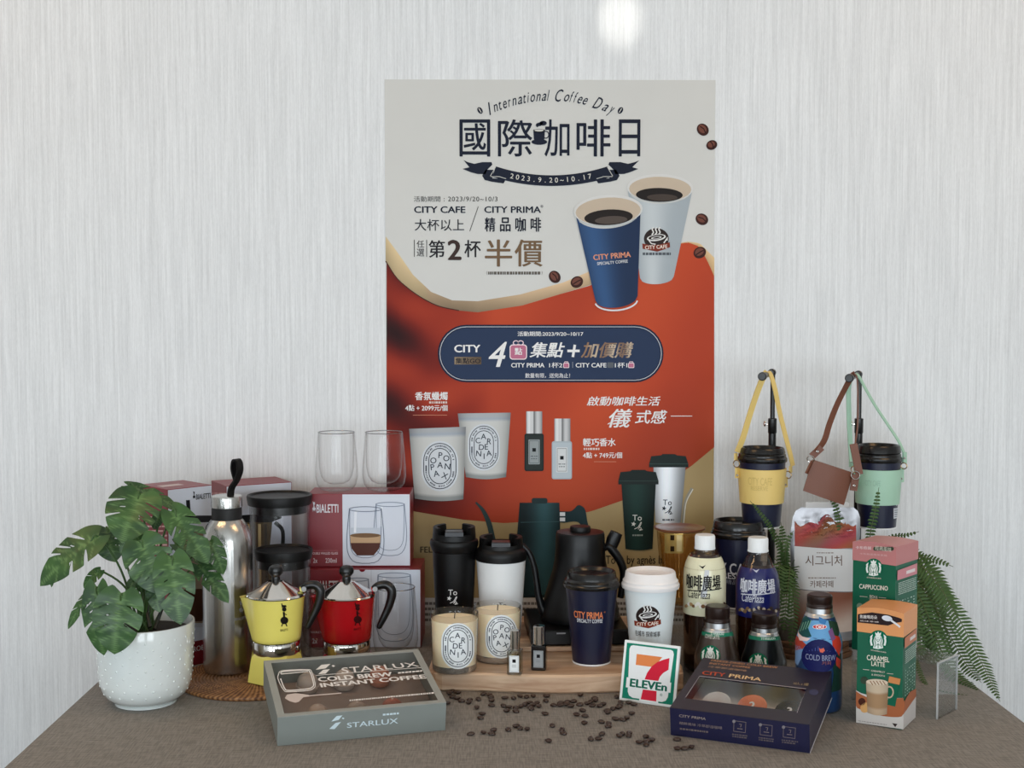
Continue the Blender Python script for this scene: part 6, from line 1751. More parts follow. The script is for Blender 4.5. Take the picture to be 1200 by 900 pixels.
def cafe_print(t, s, f, cx, dy, ink1, cream):
    I = Ink(Round(t, f, zr=s.hz(690)), maxlen=0.004, base=0.0007)
    I.text('咖啡廣場', (cx-22, 689+dy), (cx+16.5, 673+dy), ink1, 3, bold=0.035)
    I.line([(cx-21, 691.3+dy), (cx+18, 689+dy)], 1.2, ink1, 3); I.text('CaféPlaza', (cx-20, 699.5+dy), (cx+5, 692.5+dy), ink1, 3, shear=0.3, bold=0.006)
    I.poly([(cx-8, 662+dy), (cx-4, 664+dy), (cx, 662+dy), (cx-3.5, 666.5+dy)], ink1 if cream else (190, 194, 210), 3)
    rr = random.Random(3)
    for i in range(17):
        x = cx-22+i*2.7; 
        c = rr.choice([(70, 44, 30), (176, 140, 96), (226, 220, 206), (120, 84, 54), (240, 236, 226)]) if cream else rr.choice([(178, 160, 130), (120, 96, 70), (70, 60, 60), (206, 196, 180)])
        I.ell(x, 709.5+dy+rr.uniform(-2.2, 2.2), rr.uniform(1.6, 3), rr.uniform(1.2, 2.4), c, 3+i*0.3, rr.uniform(0, 90), n=10)
    if cream: I.poly([(cx-6, 700+dy), (cx+1, 700+dy), (cx+4, 668+dy), (cx-1, 668+dy)], (206, 210, 214), 1)
    else: I.text('濃', (cx-5, 706+dy), (cx, 701+dy), (90, 96, 140), 3)
    I.build('label_print', t)
cafe_print(t, s, f, 827, 0, (36, 34, 32), True)
t, s, f = pet_bottle('clear coffee bottle with a deep blue label and white cap', 890.3, 2.028, 25.2, 629.5, 646, 664, 718, lab_blue, (220, 222, 230), False)
cafe_print(t, s, f, 890, 4.5, (214, 218, 230), False)

# ---- aluminium bottle cans with screw caps
alu = M('aluminium', (206, 208, 210), 0.3, 1.0)
cap_brown = M('cap_dark_brown', (44, 30, 26), 0.28, 0.3)
SG = (0, 104, 74)
def siren(I, cx, cy, r, lay, ring_col=(232, 236, 232), green=SG):
    """round green emblem: crowned figure with long wavy hair between two raised tails"""
    k = r/10.0; w = (232, 238, 234)
    I.ell(cx, cy, r, r*1.04, green, lay, n=36)
    I.poly([(cx-2.6*k, cy-4.8*k), (cx-3.2*k, cy-8.4*k), (cx-1.4*k, cy-7*k), (cx, cy-9.4*k), (cx+1.4*k, cy-7*k), (cx+3.2*k, cy-8.4*k), (cx+2.6*k, cy-4.8*k)], w, lay+1)
    I.poly([(cx-3.4*k, cy-4*k), (cx, cy-5.4*k), (cx+3.4*k, cy-4*k), (cx+4.9*k, cy+0.5*k), (cx+4.3*k, cy+4.6*k), (cx+5.4*k, cy+8.2*k), (cx, cy+9.4*k), (cx-5.4*k, cy+8.2*k), (cx-4.3*k, cy+4.6*k), (cx-4.9*k, cy+0.5*k)], w, lay+1)
    for sg in (-1, 1):
        I.line([(cx+sg*2.6*k, cy-3.2*k), (cx+sg*3.5*k, cy+0.4*k), (cx+sg*2.7*k, cy+3.6*k), (cx+sg*3.6*k, cy+7.4*k)], 0.75*k, green, lay+2, smooth=3)
        I.line([(cx+sg*6.9*k, cy-2.8*k), (cx+sg*7.6*k, cy+1.0*k), (cx+sg*6.6*k, cy+5.6*k)], 2.0*k, w, lay+1, smooth=3)
        I.poly([(cx+sg*6.2*k, cy-3.4*k), (cx+sg*5.6*k, cy-6.2*k), (cx+sg*7.6*k, cy-4.6*k), (cx+sg*8.7*k, cy-3.0*k), (cx+sg*7.4*k, cy-2.2*k)], w, lay+1)
    I.ell(cx, cy-2.1*k, 1.9*k, 2.5*k, w, lay+3); I.line([(cx-1.9*k, cy-1.5*k), (cx-1.2*k, cy+0.6*k), (cx, cy+1.3*k), (cx+1.2*k, cy+0.6*k), (cx+1.9*k, cy-1.5*k)], 0.55*k, green, lay+4)
    I.line([(cx-0.8*k, cy-2.5*k), (cx-0.3*k, cy-2.5*k)], 0.4*k, green, lay+4); I.line([(cx+0.3*k, cy-2.5*k), (cx+0.8*k, cy-2.5*k)], 0.4*k, green, lay+4); I.line([(cx-0.5*k, cy-0.7*k), (cx+0.5*k, cy-0.7*k)], 0.4*k, green, lay+4)
    I.line([(cx, cy+3*k), (cx, cy+8.6*k)], 0.7*k, green, lay+2); I.line([(cx-2*k, cy+5.4*k), (cx, cy+4.2*k), (cx+2*k, cy+5.4*k)], 0.6*k, green, lay+2)
def can(name, label, s, r, rows, body_mat, neck_extra=None):
    """rows: cap top, cap bottom, neck bottom, shoulder end, base"""
    u = s.u; zz = s.hz; ct, cb_, nb, se = rows
    t = thing(name, label, 'bottle', s.loc, s.rot, 'aluminium coffee bottles')
    sh = [(r*u*0.9, 0.0006), (r*u*0.97, 0.003), (r*u, 0.008), (r*u, zz(se)), (r*u*0.985, zz(se-3)), (r*u*0.93, zz(se-8)), (r*u*0.84, zz(se-14) if se-14 > nb+8 else zz(nb+9)), (r*u*0.70, zz(nb+4)), (r*u*0.64, zz(nb))]
    MB().lathe([(0, 0.002)]+sh, 64).build('body', body_mat, t, sharp=60)
    MB().lathe([(r*u*0.64, zz(nb)), (r*u*0.61, zz(nb-1)), (r*u*0.60, zz(nb-3)), (r*u*0.56, zz(nb-4)), (r*u*0.56, zz(cb_-1))], 56).build('neck', alu, t, sharp=40)
    cr = r*u*0.525
    MB().lathe([(cr*1.02, zz(cb_)), (cr*1.06, zz(cb_-1)), (cr*1.06, zz(cb_-4)), (cr*1.0, zz(cb_-5)), (cr*1.0, zz(cb_-6)), (cr*1.04, zz(cb_-7)), (cr*1.02, zz(ct+1.5)), (cr*0.9, zz(ct)), (0, zz(ct))], 96, rfun=lambda a, z: 1+0.012*cos(a*36)*(1 if z > zz(cb_-7.5) else 0)).build('cap', cap_brown, t, sharp=40)
    return t, rfun_of(sh)
s = Stand(843, 0, 0, 0.0005, dist=1.955)
t, f = can('aluminium_coffee_bottle', 'brown aluminium coffee bottle with dark cap and round green emblem, behind the navy gift box', s, 26.4, (709.5, 729, 738, 770), M('can_brown', (70, 56, 48), 0.28, 0.4, coat=0.5))
I = Ink(Round(t, f, zr=s.hz(765)), maxlen=0.004)
I.patch(lambda a, b: (823+40*a, 739.5+4.5*b+2.5*sin(pi*a)), 12, 1, lambda a, b: (34, 116, 90), 1)
I.text('STARBUCKS', (833, 743.5), (848, 740.5), (220, 232, 226), 2, bold=0.02); I.text('COFFEE LATTE', (826, 747), (843, 744.6), (200, 196, 186), 2, bold=0.02)
siren(I, 832.5, 768, 11.5, 2)
I.build('label_print', t)
s = Stand(898.5, 0, 0, 0.0005, dist=1.965)
t, f = can('aluminium_coffee_bottle', 'black aluminium coffee bottle with dark cap and round green emblem, behind the navy gift box', s, 26.6, (717.5, 735, 743, 775), M('can_black', (26, 30, 32), 0.28, 0.4, coat=0.5))
I = Ink(Round(t, f, zr=s.hz(765)), maxlen=0.004)
I.patch(lambda a, b: (878+42*a, 744+4.5*b+2.5*sin(pi*a)), 12, 1, lambda a, b: (34, 116, 90), 1)
I.text('STARBUCKS', (892, 749.5), (908, 746.5), (220, 232, 226), 2, bold=0.02)
siren(I, 888.5, 777, 11.5, 2)
I.build('label_print', t)
s = Stand(958.8, 837, 26, 0.0005)
t, f = can('aluminium_coffee_bottle', 'blue floral aluminium cold brew bottle right of the navy gift box', s, 26.8, (696, 712, 721, 752), M('can_blue', (40, 72, 118), 0.3, 0.4, coat=0.5))
I = Ink(Round(t, f, zr=s.hz(765)), maxlen=0.004)
e_ = lambda x, y: (890+x/4.733, 600+y/4.733)
def EP(l): return [e_(*p) for p in l]
I.poly(EP([(196, 660), (240, 610), (300, 600), (390, 600), (440, 640), (452, 690), (452, 760), (196, 760)]), (104, 160, 206), 1)
I.poly(EP([(198, 640), (236, 590), (262, 574), (286, 600), (270, 640), (290, 690), (250, 700), (220, 670)]), (30, 74, 74), 2)
for i in range(5): I.line(EP([(214+i*14, 668-i*6), (232+i*14, 616-i*4)]), 0.8, (120, 166, 140), 3)
I.poly(EP([(196, 680), (230, 700), (260, 735), (240, 760), (200, 770)]), (168, 62, 46), 3); I.poly(EP([(205, 655), (240, 690), (285, 700), (265, 716), (225, 712)]), (226, 200, 196), 4); I.poly(EP([(196, 735), (235, 745), (240, 800), (215, 850), (196, 830)]), (116, 148, 190), 3)
I.poly(EP([(330, 580), (372, 600), (360, 630), (330, 610)]), (62, 120, 176), 3)
I.poly(EP([(380, 600), (430, 610), (450, 650), (430, 700), (395, 670)]), (40, 66, 52), 3); I.poly(EP([(396, 680), (440, 690), (452, 740), (440, 800), (404, 740)]), (190, 60, 44), 4); I.poly(EP([(380, 660), (400, 640), (420, 700), (400, 716)]), (120, 84, 130), 5)
I.poly(EP([(400, 800), (452, 780), (452, 980), (396, 1000), (410, 900)]), (26, 52, 44), 3); I.poly(EP([(420, 800), (448, 820), (444, 870), (424, 850)]), (180, 60, 44), 4)
I.ell(*e_(330, 800), 20, 20, (24, 28, 80), 6)
for i in range(9): I.line(EP([(262+i*16, 745+abs(i-4)*7), (262+i*16, 770)]), 0.5, (86, 100, 170), 7)
I.ell(*e_(334, 636), 8.2, 3, (226, 226, 230), 6); I.ell(*e_(334, 636), 7.4, 2.4, (196, 44, 50), 7); I.text('OKF', e_(312, 645), e_(358, 628), (240, 236, 236), 8, bold=0.04)
I.poly(EP([(330, 752), (340, 760), (354, 752), (362, 768), (350, 780), (336, 776)]), (216, 104, 84), 8)
I.text('COLD BREW', e_(258, 814), e_(418, 790), (150, 158, 186), 8); I.text('커피', e_(346, 848), e_(394, 826), (150, 90, 84), 8)
I.build('floral_print', t)

# ---- navy gift box, its back edge propped up
a = T(786, 861.6); b = T(949, 883); w = (b-a).length; ang = atan2(b.y-a.y, b.x-a.x); c = (a+b)/2
tilt = radians(7.5)
hN = 0.040
dN = 0.181
navy_card = M('navy_gift_card', (20, 22, 58), 0.35, coat=0.2)
t = thing('navy_gift_box', 'dark navy instant coffee gift box with window showing three capsules', 'box', (c.x, c.y, 0.0004), ang, rx=tilt)
NB = t
dark_top = M('navy_top_card', (38, 32, 46), 0.45)
MB().box(-w/2, w/2, 0, dN, 0, 0.0012).build('bottom', navy_card, t)
MB().box(-w/2, w/2, 0, 0.0016, 0.0012, hN-0.001).build('front_wall', navy_card, t)
MB().box(-w/2, w/2, dN-0.0016, dN, 0.0012, hN-0.001).build('back_wall', navy_card, t)
for sx_ in (-1, 1): MB().box(min(sx_*w/2, sx_*(w/2-0.0016)), max(sx_*w/2, sx_*(w/2-0.0016)), 0.0016, dN-0.0016, 0.0012, hN-0.001).build('side_wall', navy_card, t)
FN = Flat(t, (0, 0, hN), (1, 0, 0), (0, 1, 0))
g_ = lambda x, y: (780+x/5.714, 740+y/5.714)
wa = [FN.inv(*g_(*p)) for p in ((135, 440), (880, 545), (940, 385), (228, 300))]
wx0 = (wa[0][0]+wa[3][0])/2; wx1 = (wa[1][0]+wa[2][0])/2; wy0 = (wa[0][1]+wa[1][1])/2; wy1 = (wa[2][1]+wa[3][1])/2
lidm = MB(); z0, z1 = hN-0.001, hN
lidm.box(-w/2, w/2, 0, wy0, z0, z1); lidm.box(-w/2, w/2, wy1, dN, z0, z1); lidm.box(-w/2, wx0, wy0, wy1, z0, z1); lidm.box(wx1, w/2, wy0, wy1, z0, z1)
lidm.build('lid', dark_top, t)
MB().add([(wx0, wy0, z0+.0003), (wx1, wy0, z0+.0003), (wx1, wy1, z0+.0003), (wx0, wy1, z0+.0003)], [(0, 1, 2, 3)]).build('window_film', thin_glass('window_film', (242, 242, 242), gloss=0.3, base=0.10, edge=0.1, rough=0.12), t)
MB().box(-w/2+0.003, w/2-0.003, 0.003, dN-0.003, 0.0012, 0.008).build('insert_tray', M('light_tray', (226, 222, 218), 0.5), t)
MB().tube([(w/2+0.0003, 0.0, 0.0005), (w/2+0.0003, dN, 0.0005)], 0.0005, 6).build('pale_edge', M('card_edge', (200, 200, 208), 0.5), t)
I = Ink(FN, base=0.0001)
cu_ = (206, 150, 104)
I.line([g_(*p) for p in ((135, 440), (228, 300), (940, 385), (880, 545))], 0.5, (196, 190, 196), 1)
I.quadtext('FREEZE-DRIED COLD BREW', g_(303, 200), g_(748, 250), g_(310, 188), g_(752, 236), cu_, 2, bold=0.02)
I.quadtext('INSTANT COFFEE', g_(292, 220), g_(564, 250), g_(299, 207), g_(570, 236), cu_, 2, bold=0.02)
I.quadtext('冷萃即溶咖啡', g_(282, 242), g_(540, 272), g_(290, 228), g_(546, 257), (170, 136, 110), 2, bold=0.02)
I.quadtext('CITY', g_(240, 290), g_(396, 306), g_(252, 262), g_(404, 278), (196, 84, 56), 2, bold=0.03)
I.quadtext('PRIMA', g_(420, 308), g_(638, 336), g_(432, 282), g_(648, 310), (232, 196, 148), 2, bold=0.03)
I.quadtext('10入 x 3款', g_(855, 358), g_(956, 368), g_(862, 336), g_(962, 346), (176, 156, 120), 2, bold=0.02)
c_, _ = None, None
I.ell(*g_(992, 408), 5.6, 3.6, (70, 70, 96), 2, 5)
I.build('lid_print', t)
I = Ink(Flat(t, (0, 0, 0), (1, 0, 0), (0, 0, 1)), base=0.0001)
cp_ = (132, 118, 116)
I.quadtext('CITY PRIMA', g_(90, 572), g_(268, 594), g_(92, 552), g_(271, 574), (150, 136, 130), 2, bold=0.02)
I.quadtext('精粹風味 冷萃即溶咖啡', g_(92, 622), g_(378, 658), g_(93, 600), g_(380, 634), cp_, 2)
x0, y0 = g_(96, 650); I.dashes(x0, g_(285, 670)[0], y0, 2.0, (110, 98, 98), 2, 5, slope=0.12)
for (x, y) in ((498, 635), (675, 658), (830, 674)):
    I.line([g_(x-40, y-38), g_(x+40, y-28), g_(x+36, y+42), g_(x-42, y+32)], 0.7, cp_, 2, close=True); I.ell(*g_(x-40, y-34), 1.9, 1.9, (130, 124, 128), 3)
    I.line([g_(x-18, y+14), g_(x+18, y+18)], 0.8, cp_, 2); I.line([g_(x-4, y-16), g_(x+10, y-14), g_(x+4, y+6)], 0.8, cp_, 2)
    x0, y0 = g_(x-52, y+52); I.dashes(x0, x0+19, y0, 1.4, (104, 94, 96), 2, int(x), slope=0.12); x0, y0 = g_(x-50, y+66); I.dashes(x0, x0+17, y0, 1.4, (104, 94, 96), 2, int(x)+1, slope=0.12)
I.build('front_print', t)
bpy.context.view_layer.update()
for i, (x, y, col, nm, lt) in enumerate(((335, 440, (206, 200, 194), 'silver', ''), (577, 462, (226, 128, 96), 'orange', '2'), (828, 500, (40, 46, 54), 'black', '3'))):
    a_, b_ = FN.inv(*g_(x, y)); p = NB.matrix_world @ Vector((a_, b_+0.010, 0.0140))
    k_ = thing('coffee_capsule', '%s coffee capsule inside the window of the navy gift box' % nm, 'coffee capsule', p, ang, 'capsules in the navy gift box', rx=tilt+radians(24))
    MB().lathe([(0, 0), (0.0125, 0), (0.0145, 0.003), (0.0152, 0.017), (0.0198, 0.0175), (0.0200, 0.0188), (0.0185, 0.0194), (0.0165, 0.0186), (0.006, 0.0192), (0, 0.0192)], 44).build('shell', M('capsule_'+nm, col, 0.3, 0.3), k_, sharp=50)
    if lt:
        I = Ink(Flat(k_, (0, 0, 0.0193), (1, 0, 0), (0, 1, 0)), base=0.0002)
        vs, ts = glyphs(lt, 0.05); I.tris([((v[0]-0.28)*0.017, (v[1]-0.36)*0.019) for v in vs], ts, (232, 232, 232), 2, True); I.build('number', k_)
back_z = T(0, 0).z
MB_p = Vector((0, dN-0.03, 0)); pw = NB.matrix_world @ MB_p
tt = thing('prop_block', 'small clear block propping up the back of the navy gift box', 'block', (pw.x, pw.y, 0), ang)
MB().box(-0.04, 0.04, -0.008, 0.008, 0, max(0.006, pw.z-0.0035), 0.0008).build('block', acry, tt)

# ---- wooden slices under the pouch, and the coffee pouch
wp = T(965, 776); 
t = thing('wood_slices', 'low stack of rough brown wooden slices under the silver coffee pouch', 'wood', (T(958, 775).x, T(958, 775).y, 0))
bark = M('dark_bark_wood', (104, 74, 52), 0.7, noise=0.3, nscale=60, stretch=(1, 1, 6), bump=0.6, bscale=150)
rr = random.Random(4)
for k_ in range(3):
    o_ = [((0.068-0.003*k_)*(1+0.03*rr.uniform(-1, 1))*cos(2*pi*i/28), 0.045+(0.045-0.002*k_)*(1+0.04*rr.uniform(-1, 1))*sin(2*pi*i/28)) for i in range(28)]
    MB().prism(o_, k_*0.0088+0.0002, k_*0.0088+0.0084, 0.0012).build('slice', bark, t)
zw_ = 0.0266
DPc = T(958, 775).y+0.045
def pouch():
    p = R(968, 700, DPc)
    t = thing('coffee_pouch', 'silver stand-up coffee pouch with white band and Korean lettering', 'pouch', (p.x, DPc, zw_), -0.10)
    M0 = t
    # outline of the pouch in photo pixels -> local plane
    Fp = Flat(t, (0, 0, 0), (1, 0, 0), (0, 0, 1))
    def half(v):     # v 0..1 up the pouch: left and right edge, thickness
        yy = 757-(757-594.5)*v
        l = [(0, 931), (0.25, 930.5), (0.5, 926.5), (0.8, 926), (0.93, 929), (0.975, 932.5), (1.0, 939)]
        r = [(0, 1003), (0.25, 1004), (0.5, 1002), (0.8, 1008), (0.93, 1008), (0.975, 1005), (1.0, 1000)]
        def it(q):
            for a, b in zip(q, q[1:]):
                if v <= b[0]: return a[1]+(b[1]-a[1])*(v-a[0])/(b[0]-a[0])
            return q[-1][1]
        return it(l), it(r), yy
    rr = random.Random(11)
    NU, NV = 26, 40; ph = [rr.uniform(0, 6) for _ in range(9)]
    def thick(v): return 0.019*(1-v)**0.8*(1 if v > 0.02 else 0.9)+0.0008
    def surf(uu, v, sg):
        l, r, yy = half(v); x = l+(r-l)*uu; a, b = Fp.inv(x, yy)
        e = 1-abs(2*uu-1)**2.6
        y = -sg*thick(v)*e
        cr = max(0, 1-abs(v-0.88)/0.12); 
        y += 0.0030*cr*(sin(uu*19+8*sin(v*31+ph[4])+ph[0])*cos(v*60+uu*11+ph[1])+0.5*sin(uu*47-v*90+5*sin(uu*13)+ph[2]))*e
        y += 0.0010*e*sin(uu*9+v*14+ph[3])
        return Vector((a, y, max(0.0004, b)))
    for sg, nm in ((1, 'front_panel'), (-1, 'back_panel')):
        g = [[surf(i/NU, j/NV, sg) for i in range(NU+1)] for j in range(NV+1)]
        vs = [p for r_ in g for p in r_]; fs = []
        for j in range(NV):
            for i in range(NU):
                a = j*(NU+1)+i; f_ = (a, a+1, a+NU+2, a+NU+1); fs.append(f_ if sg > 0 else f_[::-1])
        MB().add(vs, fs, True).build(nm, M('silver_foil', (150, 149, 152), 0.34, 0.85), t, sharp=180)
    class PS:
        def inv(s, px, py): return (px, py)
        def pos(s, a, b, h):
            v = (757-b)/(757-594.5); v = max(0, min(1, v)); l, r, _ = half(v); uu = (a-l)/(r-l)
            q = surf(max(0.0, min(1.0, uu)), v, 1); return q+Vector((0, -h, 0))
    class PInk(Ink):
        def tri(s, p, c, lay, depth=0):
            # rows run downwards here, so keep the winding facing the viewer
            if s.maxlen and depth < 8:
                l_ = [hypot(p[i][0]-p[(i+1) % 3][0], p[i][1]-p[(i+1) % 3][1]) for i in range(3)]; i = l_.index(max(l_))
                if l_[i] > s.maxlen:
                    j = (i+1) % 3; k = (i+2) % 3; m = ((p[i][0]+p[j][0])/2, (p[i][1]+p[j][1])/2); mc = tuple((c[i][q]+c[j][q])/2 for q in range(4))
                    s.tri((p[i], m, p[k]), (c[i], mc, c[k]), lay, depth+1); s.tri((m, p[j], p[k]), (mc, c[j], c[k]), lay, depth+1); return
            ar = (p[1][0]-p[0][0])*(p[2][1]-p[0][1])-(p[2][0]-p[0][0])*(p[1][1]-p[0][1])
            if ar > 0: p = p[::-1]; c = c[::-1]
            n = len(s.v)
            for q, cc in zip(p, c): s.v.append(tuple(s.surf.pos(q[0], q[1], s.base+s.eps*lay))); s.c.append(cc)
            s.f.append((n, n+1, n+2))
    I = PInk(PS(), maxlen=3.4, base=0.0010)
    I.patch(lambda a, b: (931+72*a+(1 if a > .5 else -1)*0, (610+5*sin(a*9)+3*sin(a*21))*(1-b)+642*b), 22, 10, lambda a, b: (158+16*sin(a*7+b*3), 88+12*sin(a*9+1+b*5), 78+10*sin(a*5+b*7)), 1)
    I.patch(lambda a, b: (930.5+73*a, (639.5+4*a)*(1-b)+(689+4*a)*b), 16, 10, lambda a, b: (216, 218, 220), 3)
    def lat(a, b):
        k = max(0, min(1, b*1.25-0.1+0.16*sin(a*6+b*3)))
        return tuple((196, 186, 178)[i]*(1-k)+(118, 76, 60)[i]*k for i in range(3)) if a < .55 else tuple((132, 84, 66)[i]*(1-k)+(206, 190, 180)[i]*k for i in range(3))
    I.patch(lambda a, b: (930.5+72*a, (689+4*a)*(1-b)+738*b), 16, 12, lat, 2)
    I.line([(930.5, 689), (1003.5, 693)], 1.0, (120, 116, 120), 4)
    br = (106, 84, 74)
    I.text('시그니처', (943, 661.5), (985.5, 649.5), br, 5, bold=0.004); I.text('카페라떼', (948, 686.5), (975, 678.5), br, 5, bold=0.01)
    I.dashes(956, 976, 646.5, 1.2, (150, 140, 136), 5, 3); I.dashes(946, 978, 675.5, 1.4, (150, 140, 136), 5, 5)
    I.build('front_print', t)
    # clear sealed top edge
    MB().ribbon([Vector(surf(0.08, 1.0, 1))+Vector((0, 0, 0.004)), Vector(surf(0.92, 1.0, 1))+Vector((0, 0, 0.004))], 0.010, 0.0012, (0, 0, 1)).build('top_seal', thin_glass('seal_film', (228, 220, 212), gloss=0.4, base=0.2, edge=0.2, rough=0.3, white=0.25), t)
pouch()

# ---- instant coffee stick boxes
def stick_box(name, label, FLb, Cb, Rb, ztop, z0, lidc, lid_rows_, title, lines, dx, dy, k, with_pic):
    a = T(FLb[0], FLb[1], z0); b = T(Cb[0], Cb[1], z0); r = T(Rb[0], Rb[1], z0)
    w = (b-a).length; ang = atan2(b.y-a.y, b.x-a.x); d = (r-b).length*0.98; c = (a+b)/2; h = ztop
    lid_m = M(name+'_lid_card', lidc, 0.4)
    t = thing('instant_coffee_box', label, 'box', (c.x, c.y, z0+0.0006), ang, 'green instant coffee boxes')
    green = M('green_card', (0, 92, 66), 0.4)
    MB().box(-w/2, w/2, 0, d, 0, h, 0.0006).build('carton', green, t)
    zl = h*lid_rows_
    # the tear-off lid: a thin cap round the carton with a gently wavy top flap
    vs = []; fs = []; n = 12
    e = 0.0007
    ring = [(-w/2-e, -e), (w/2+e, -e), (w/2+e, d+e), (-w/2-e, d+e)]
    MB().add([(x, y, zl) for x, y in ring]+[(x, y, h+e) for x, y in ring], [(0, 1, 5, 4), (1, 2, 6, 5), (2, 3, 7, 6), (3, 0, 4, 7)]).build('lid_sides', lid_m, t)
    for j in range(2):
        for i in range(n+1):
            f_ = i/n; vs.append((-w/2-e+(w+2*e)*f_, -e if j == 0 else d+e, h+e+0.0035*sin(pi*f_)*(1.0 if j == 0 else 0.6)))
    for i in range(n): fs.append((i, i+1, n+2+i, n+1+i))
    vs2 = len(vs); vs += [(-w/2-e+(w+2*e)*i/n, -e, h+e-0.0002) for i in range(n+1)]
    for i in range(n): fs.append((vs2+i, vs2+i+1, i+1, i))
    MB().add(vs, fs, True).build('lid_top', lid_m, t, sharp=30)
    I = Ink(Flat(t, (0, -0.0008, 0), (1, 0, 0), (0, 0, 1)))
    J = Ink(Flat(t, (w/2+0.0008, 0, 0), (0, 1, 0), (0, 0, 1)))
    return t, w, d, h, zl, I, J
cream = (226, 214, 200); 
# caramel latte
zt_c = 0.57-T(1058.8, 856).y*tan(atan((720.8-450)/1500)+PITCH)
t, w, d, h, zl, I, J = stick_box('caramel', 'green caramel latte coffee box with orange top in front on the tablecloth', (1003.3, 846.7), (1056.7, 856), (1078, 842), zt_c-0.001, 0.0, (226, 154, 96), 0.80, '', None, 0, 0, 1, True)
k_ = lambda x, y: (990+x/3.75, 620+y/3.75)
siren(I, *k_(147, 488), 11.2, 2)
I.quadtext('STARBUCKS', k_(115, 534), k_(182, 545), k_(115, 528), k_(182, 539), cream, 2, bold=0.03)
I.quadtext('CARAMEL', k_(97, 576), k_(196, 587), k_(97, 549), k_(196, 560), (232, 226, 210), 2, bold=0.03)
I.quadtext('LATTE', k_(117, 601), k_(177, 608), k_(117, 577), k_(177, 584), (232, 226, 210), 2, bold=0.03)
I.line([k_(80, 616), k_(108, 619)], 0.5, cream, 2); I.line([k_(186, 634), k_(214, 637)], 0.5, cream, 2)
I.quadtext('CARAMELLY', k_(116, 626), k_(177, 633), k_(116, 617), k_(177, 624), cream, 2, bold=0.02); I.quadtext('& SMOOTH', k_(118, 643), k_(176, 650), k_(118, 634), k_(176, 641), cream, 2, bold=0.02)
# black flap picture on the lid
I.poly([k_(58, 374), k_(120, 366), k_(190, 376), k_(240, 390), k_(252, 396), k_(250, 408), k_(225, 412), k_(190, 424), k_(120, 416), k_(57, 410)], (46, 34, 36), 2)
I.quadtext('焦糖瑪奇朵', k_(66, 393), k_(143, 397), k_(66, 374), k_(143, 378), (236, 230, 226), 3, bold=0.01); I.quadtext('風味拿鐵', k_(66, 406), k_(150, 412), k_(66, 398), k_(150, 404), (210, 196, 190), 3)
I.ell(*k_(186, 392), 6.2, 3.2, (222, 224, 232), 3, 12); I.line([k_(200, 398), k_(236, 424), k_(243, 431)], 2.2, (226, 228, 232), 3)
# pictures at the foot: cup, nuts, splash
I.poly([k_(50, 708), k_(70, 720), k_(120, 734), k_(180, 742), k_(258, 742), k_(258, 880), k_(50, 850)], (206, 202, 198), 2)
I.poly([k_(50, 712), k_(96, 738), k_(170, 752), k_(258, 742), k_(258, 812), k_(236, 826), k_(190, 824), k_(150, 818), k_(110, 806), k_(88, 800), k_(64, 790), k_(50, 776)], (166, 98, 64), 3, smooth=2)
I.ell(*k_(90, 784), 5.4, 6.2, (214, 164, 104), 5, 30); I.ell(*k_(76, 758), 4.2, 4.4, (74, 40, 30), 5)
I.patch(lambda a, b: (k_(94+98*a, 0)[0]+(0.5-a)*(3.4*b), k_(0, 672+134*b)[1]+1.8*a+2.4*sin(pi*a)), 8, 12, lambda a, b: tuple(v*(0.84+0.16*sin(pi*a)) for v in ((206, 186, 160) if b < 0.28 else (172, 138, 104) if b < 0.8 else (196, 170, 142))), 6)
I.ell(*k_(143, 672), 12.8, 3.6, (216, 200, 178), 8, 3)
for q_ in range(5): I.line([k_(112+q_*14, 666), k_(124+q_*14, 684)], 0.9, (138, 92, 58), 9)
I.ring(*k_(196, 716), 4.6, 6.4, 1.6, (196, 176, 150), 5)
I.poly([k_(196, 650), k_(246, 662), k_(222, 780), k_(188, 772)], (24, 96, 72), 4); I.poly([k_(196, 646), k_(246, 658), k_(241, 684), k_(191, 673)], (206, 136, 84), 5)
I.ell(*k_(86, 664), 4.4, 4.4, (58, 72, 58), 4); I.dashes(*[k_(60, 840)[0], k_(190, 855)[0]], k_(60, 842)[1], 0.8, (150, 146, 144), 4, 2, slope=0.14); I.poly([k_(208, 852), k_(232, 856), k_(222, 870)], (60, 50, 48), 4)
I.build('front_print', t)
def side_print(J, t, w, d, h, zl, zr_split, lid_txt):
    J.polyl([(0.0005, 0.0005), (d-0.0005, 0.0005), (d-0.0005, h*0.20), (0.0005, h*0.14)], (200, 196, 194), 1)
    J.polyl([(0.0005, h*0.13), (d-0.0005, h*0.19), (d-0.0005, h*0.26), (d*0.5, h*0.28), (0.0005, h*0.23)], (168, 104, 74), 2)
    J.polyl([(d*0.05, h*0.70), (d*0.95, h*0.70), (d*0.95, h*0.80), (d*0.05, h*0.79)], lid_txt, 2)
    J.polyl([(d*0.45, h*0.73), (d*0.85, h*0.73), (d*0.85, h*0.76), (d*0.45, h*0.76)], (226, 216, 216), 3)
    rr = random.Random(9)
    def lrect2(a0, b0, a1, b1, c_): J.polyl([(a0, b0), (a1, b0), (a1, b1), (a0, b1)], c_, 3)
    for i in range(7):
        a = d*0.10
        while a < d*0.9: 
            q = rr.uniform(0.002, 0.006); lrect2(a, h*(0.665-i*0.017), min(a+q, d*0.92), h*(0.665-i*0.017)+0.0012, (196, 214, 204)); a += q+0.0012
    for c_ in range(6):
        a = d*(0.14+c_*0.13)
        for i in range(9):
            if rr.random() < 0.85: lrect2(a, h*(0.28+i*0.027), a+d*0.035*rr.uniform(.5, 2.2), h*(0.28+i*0.027)+0.0016, (190, 210, 200))
    for x_ in (d*0.1, d*0.9): lrect2(x_, h*0.26, x_+0.0005, h*0.53, (150, 190, 170))
    J.build('side_print', t)
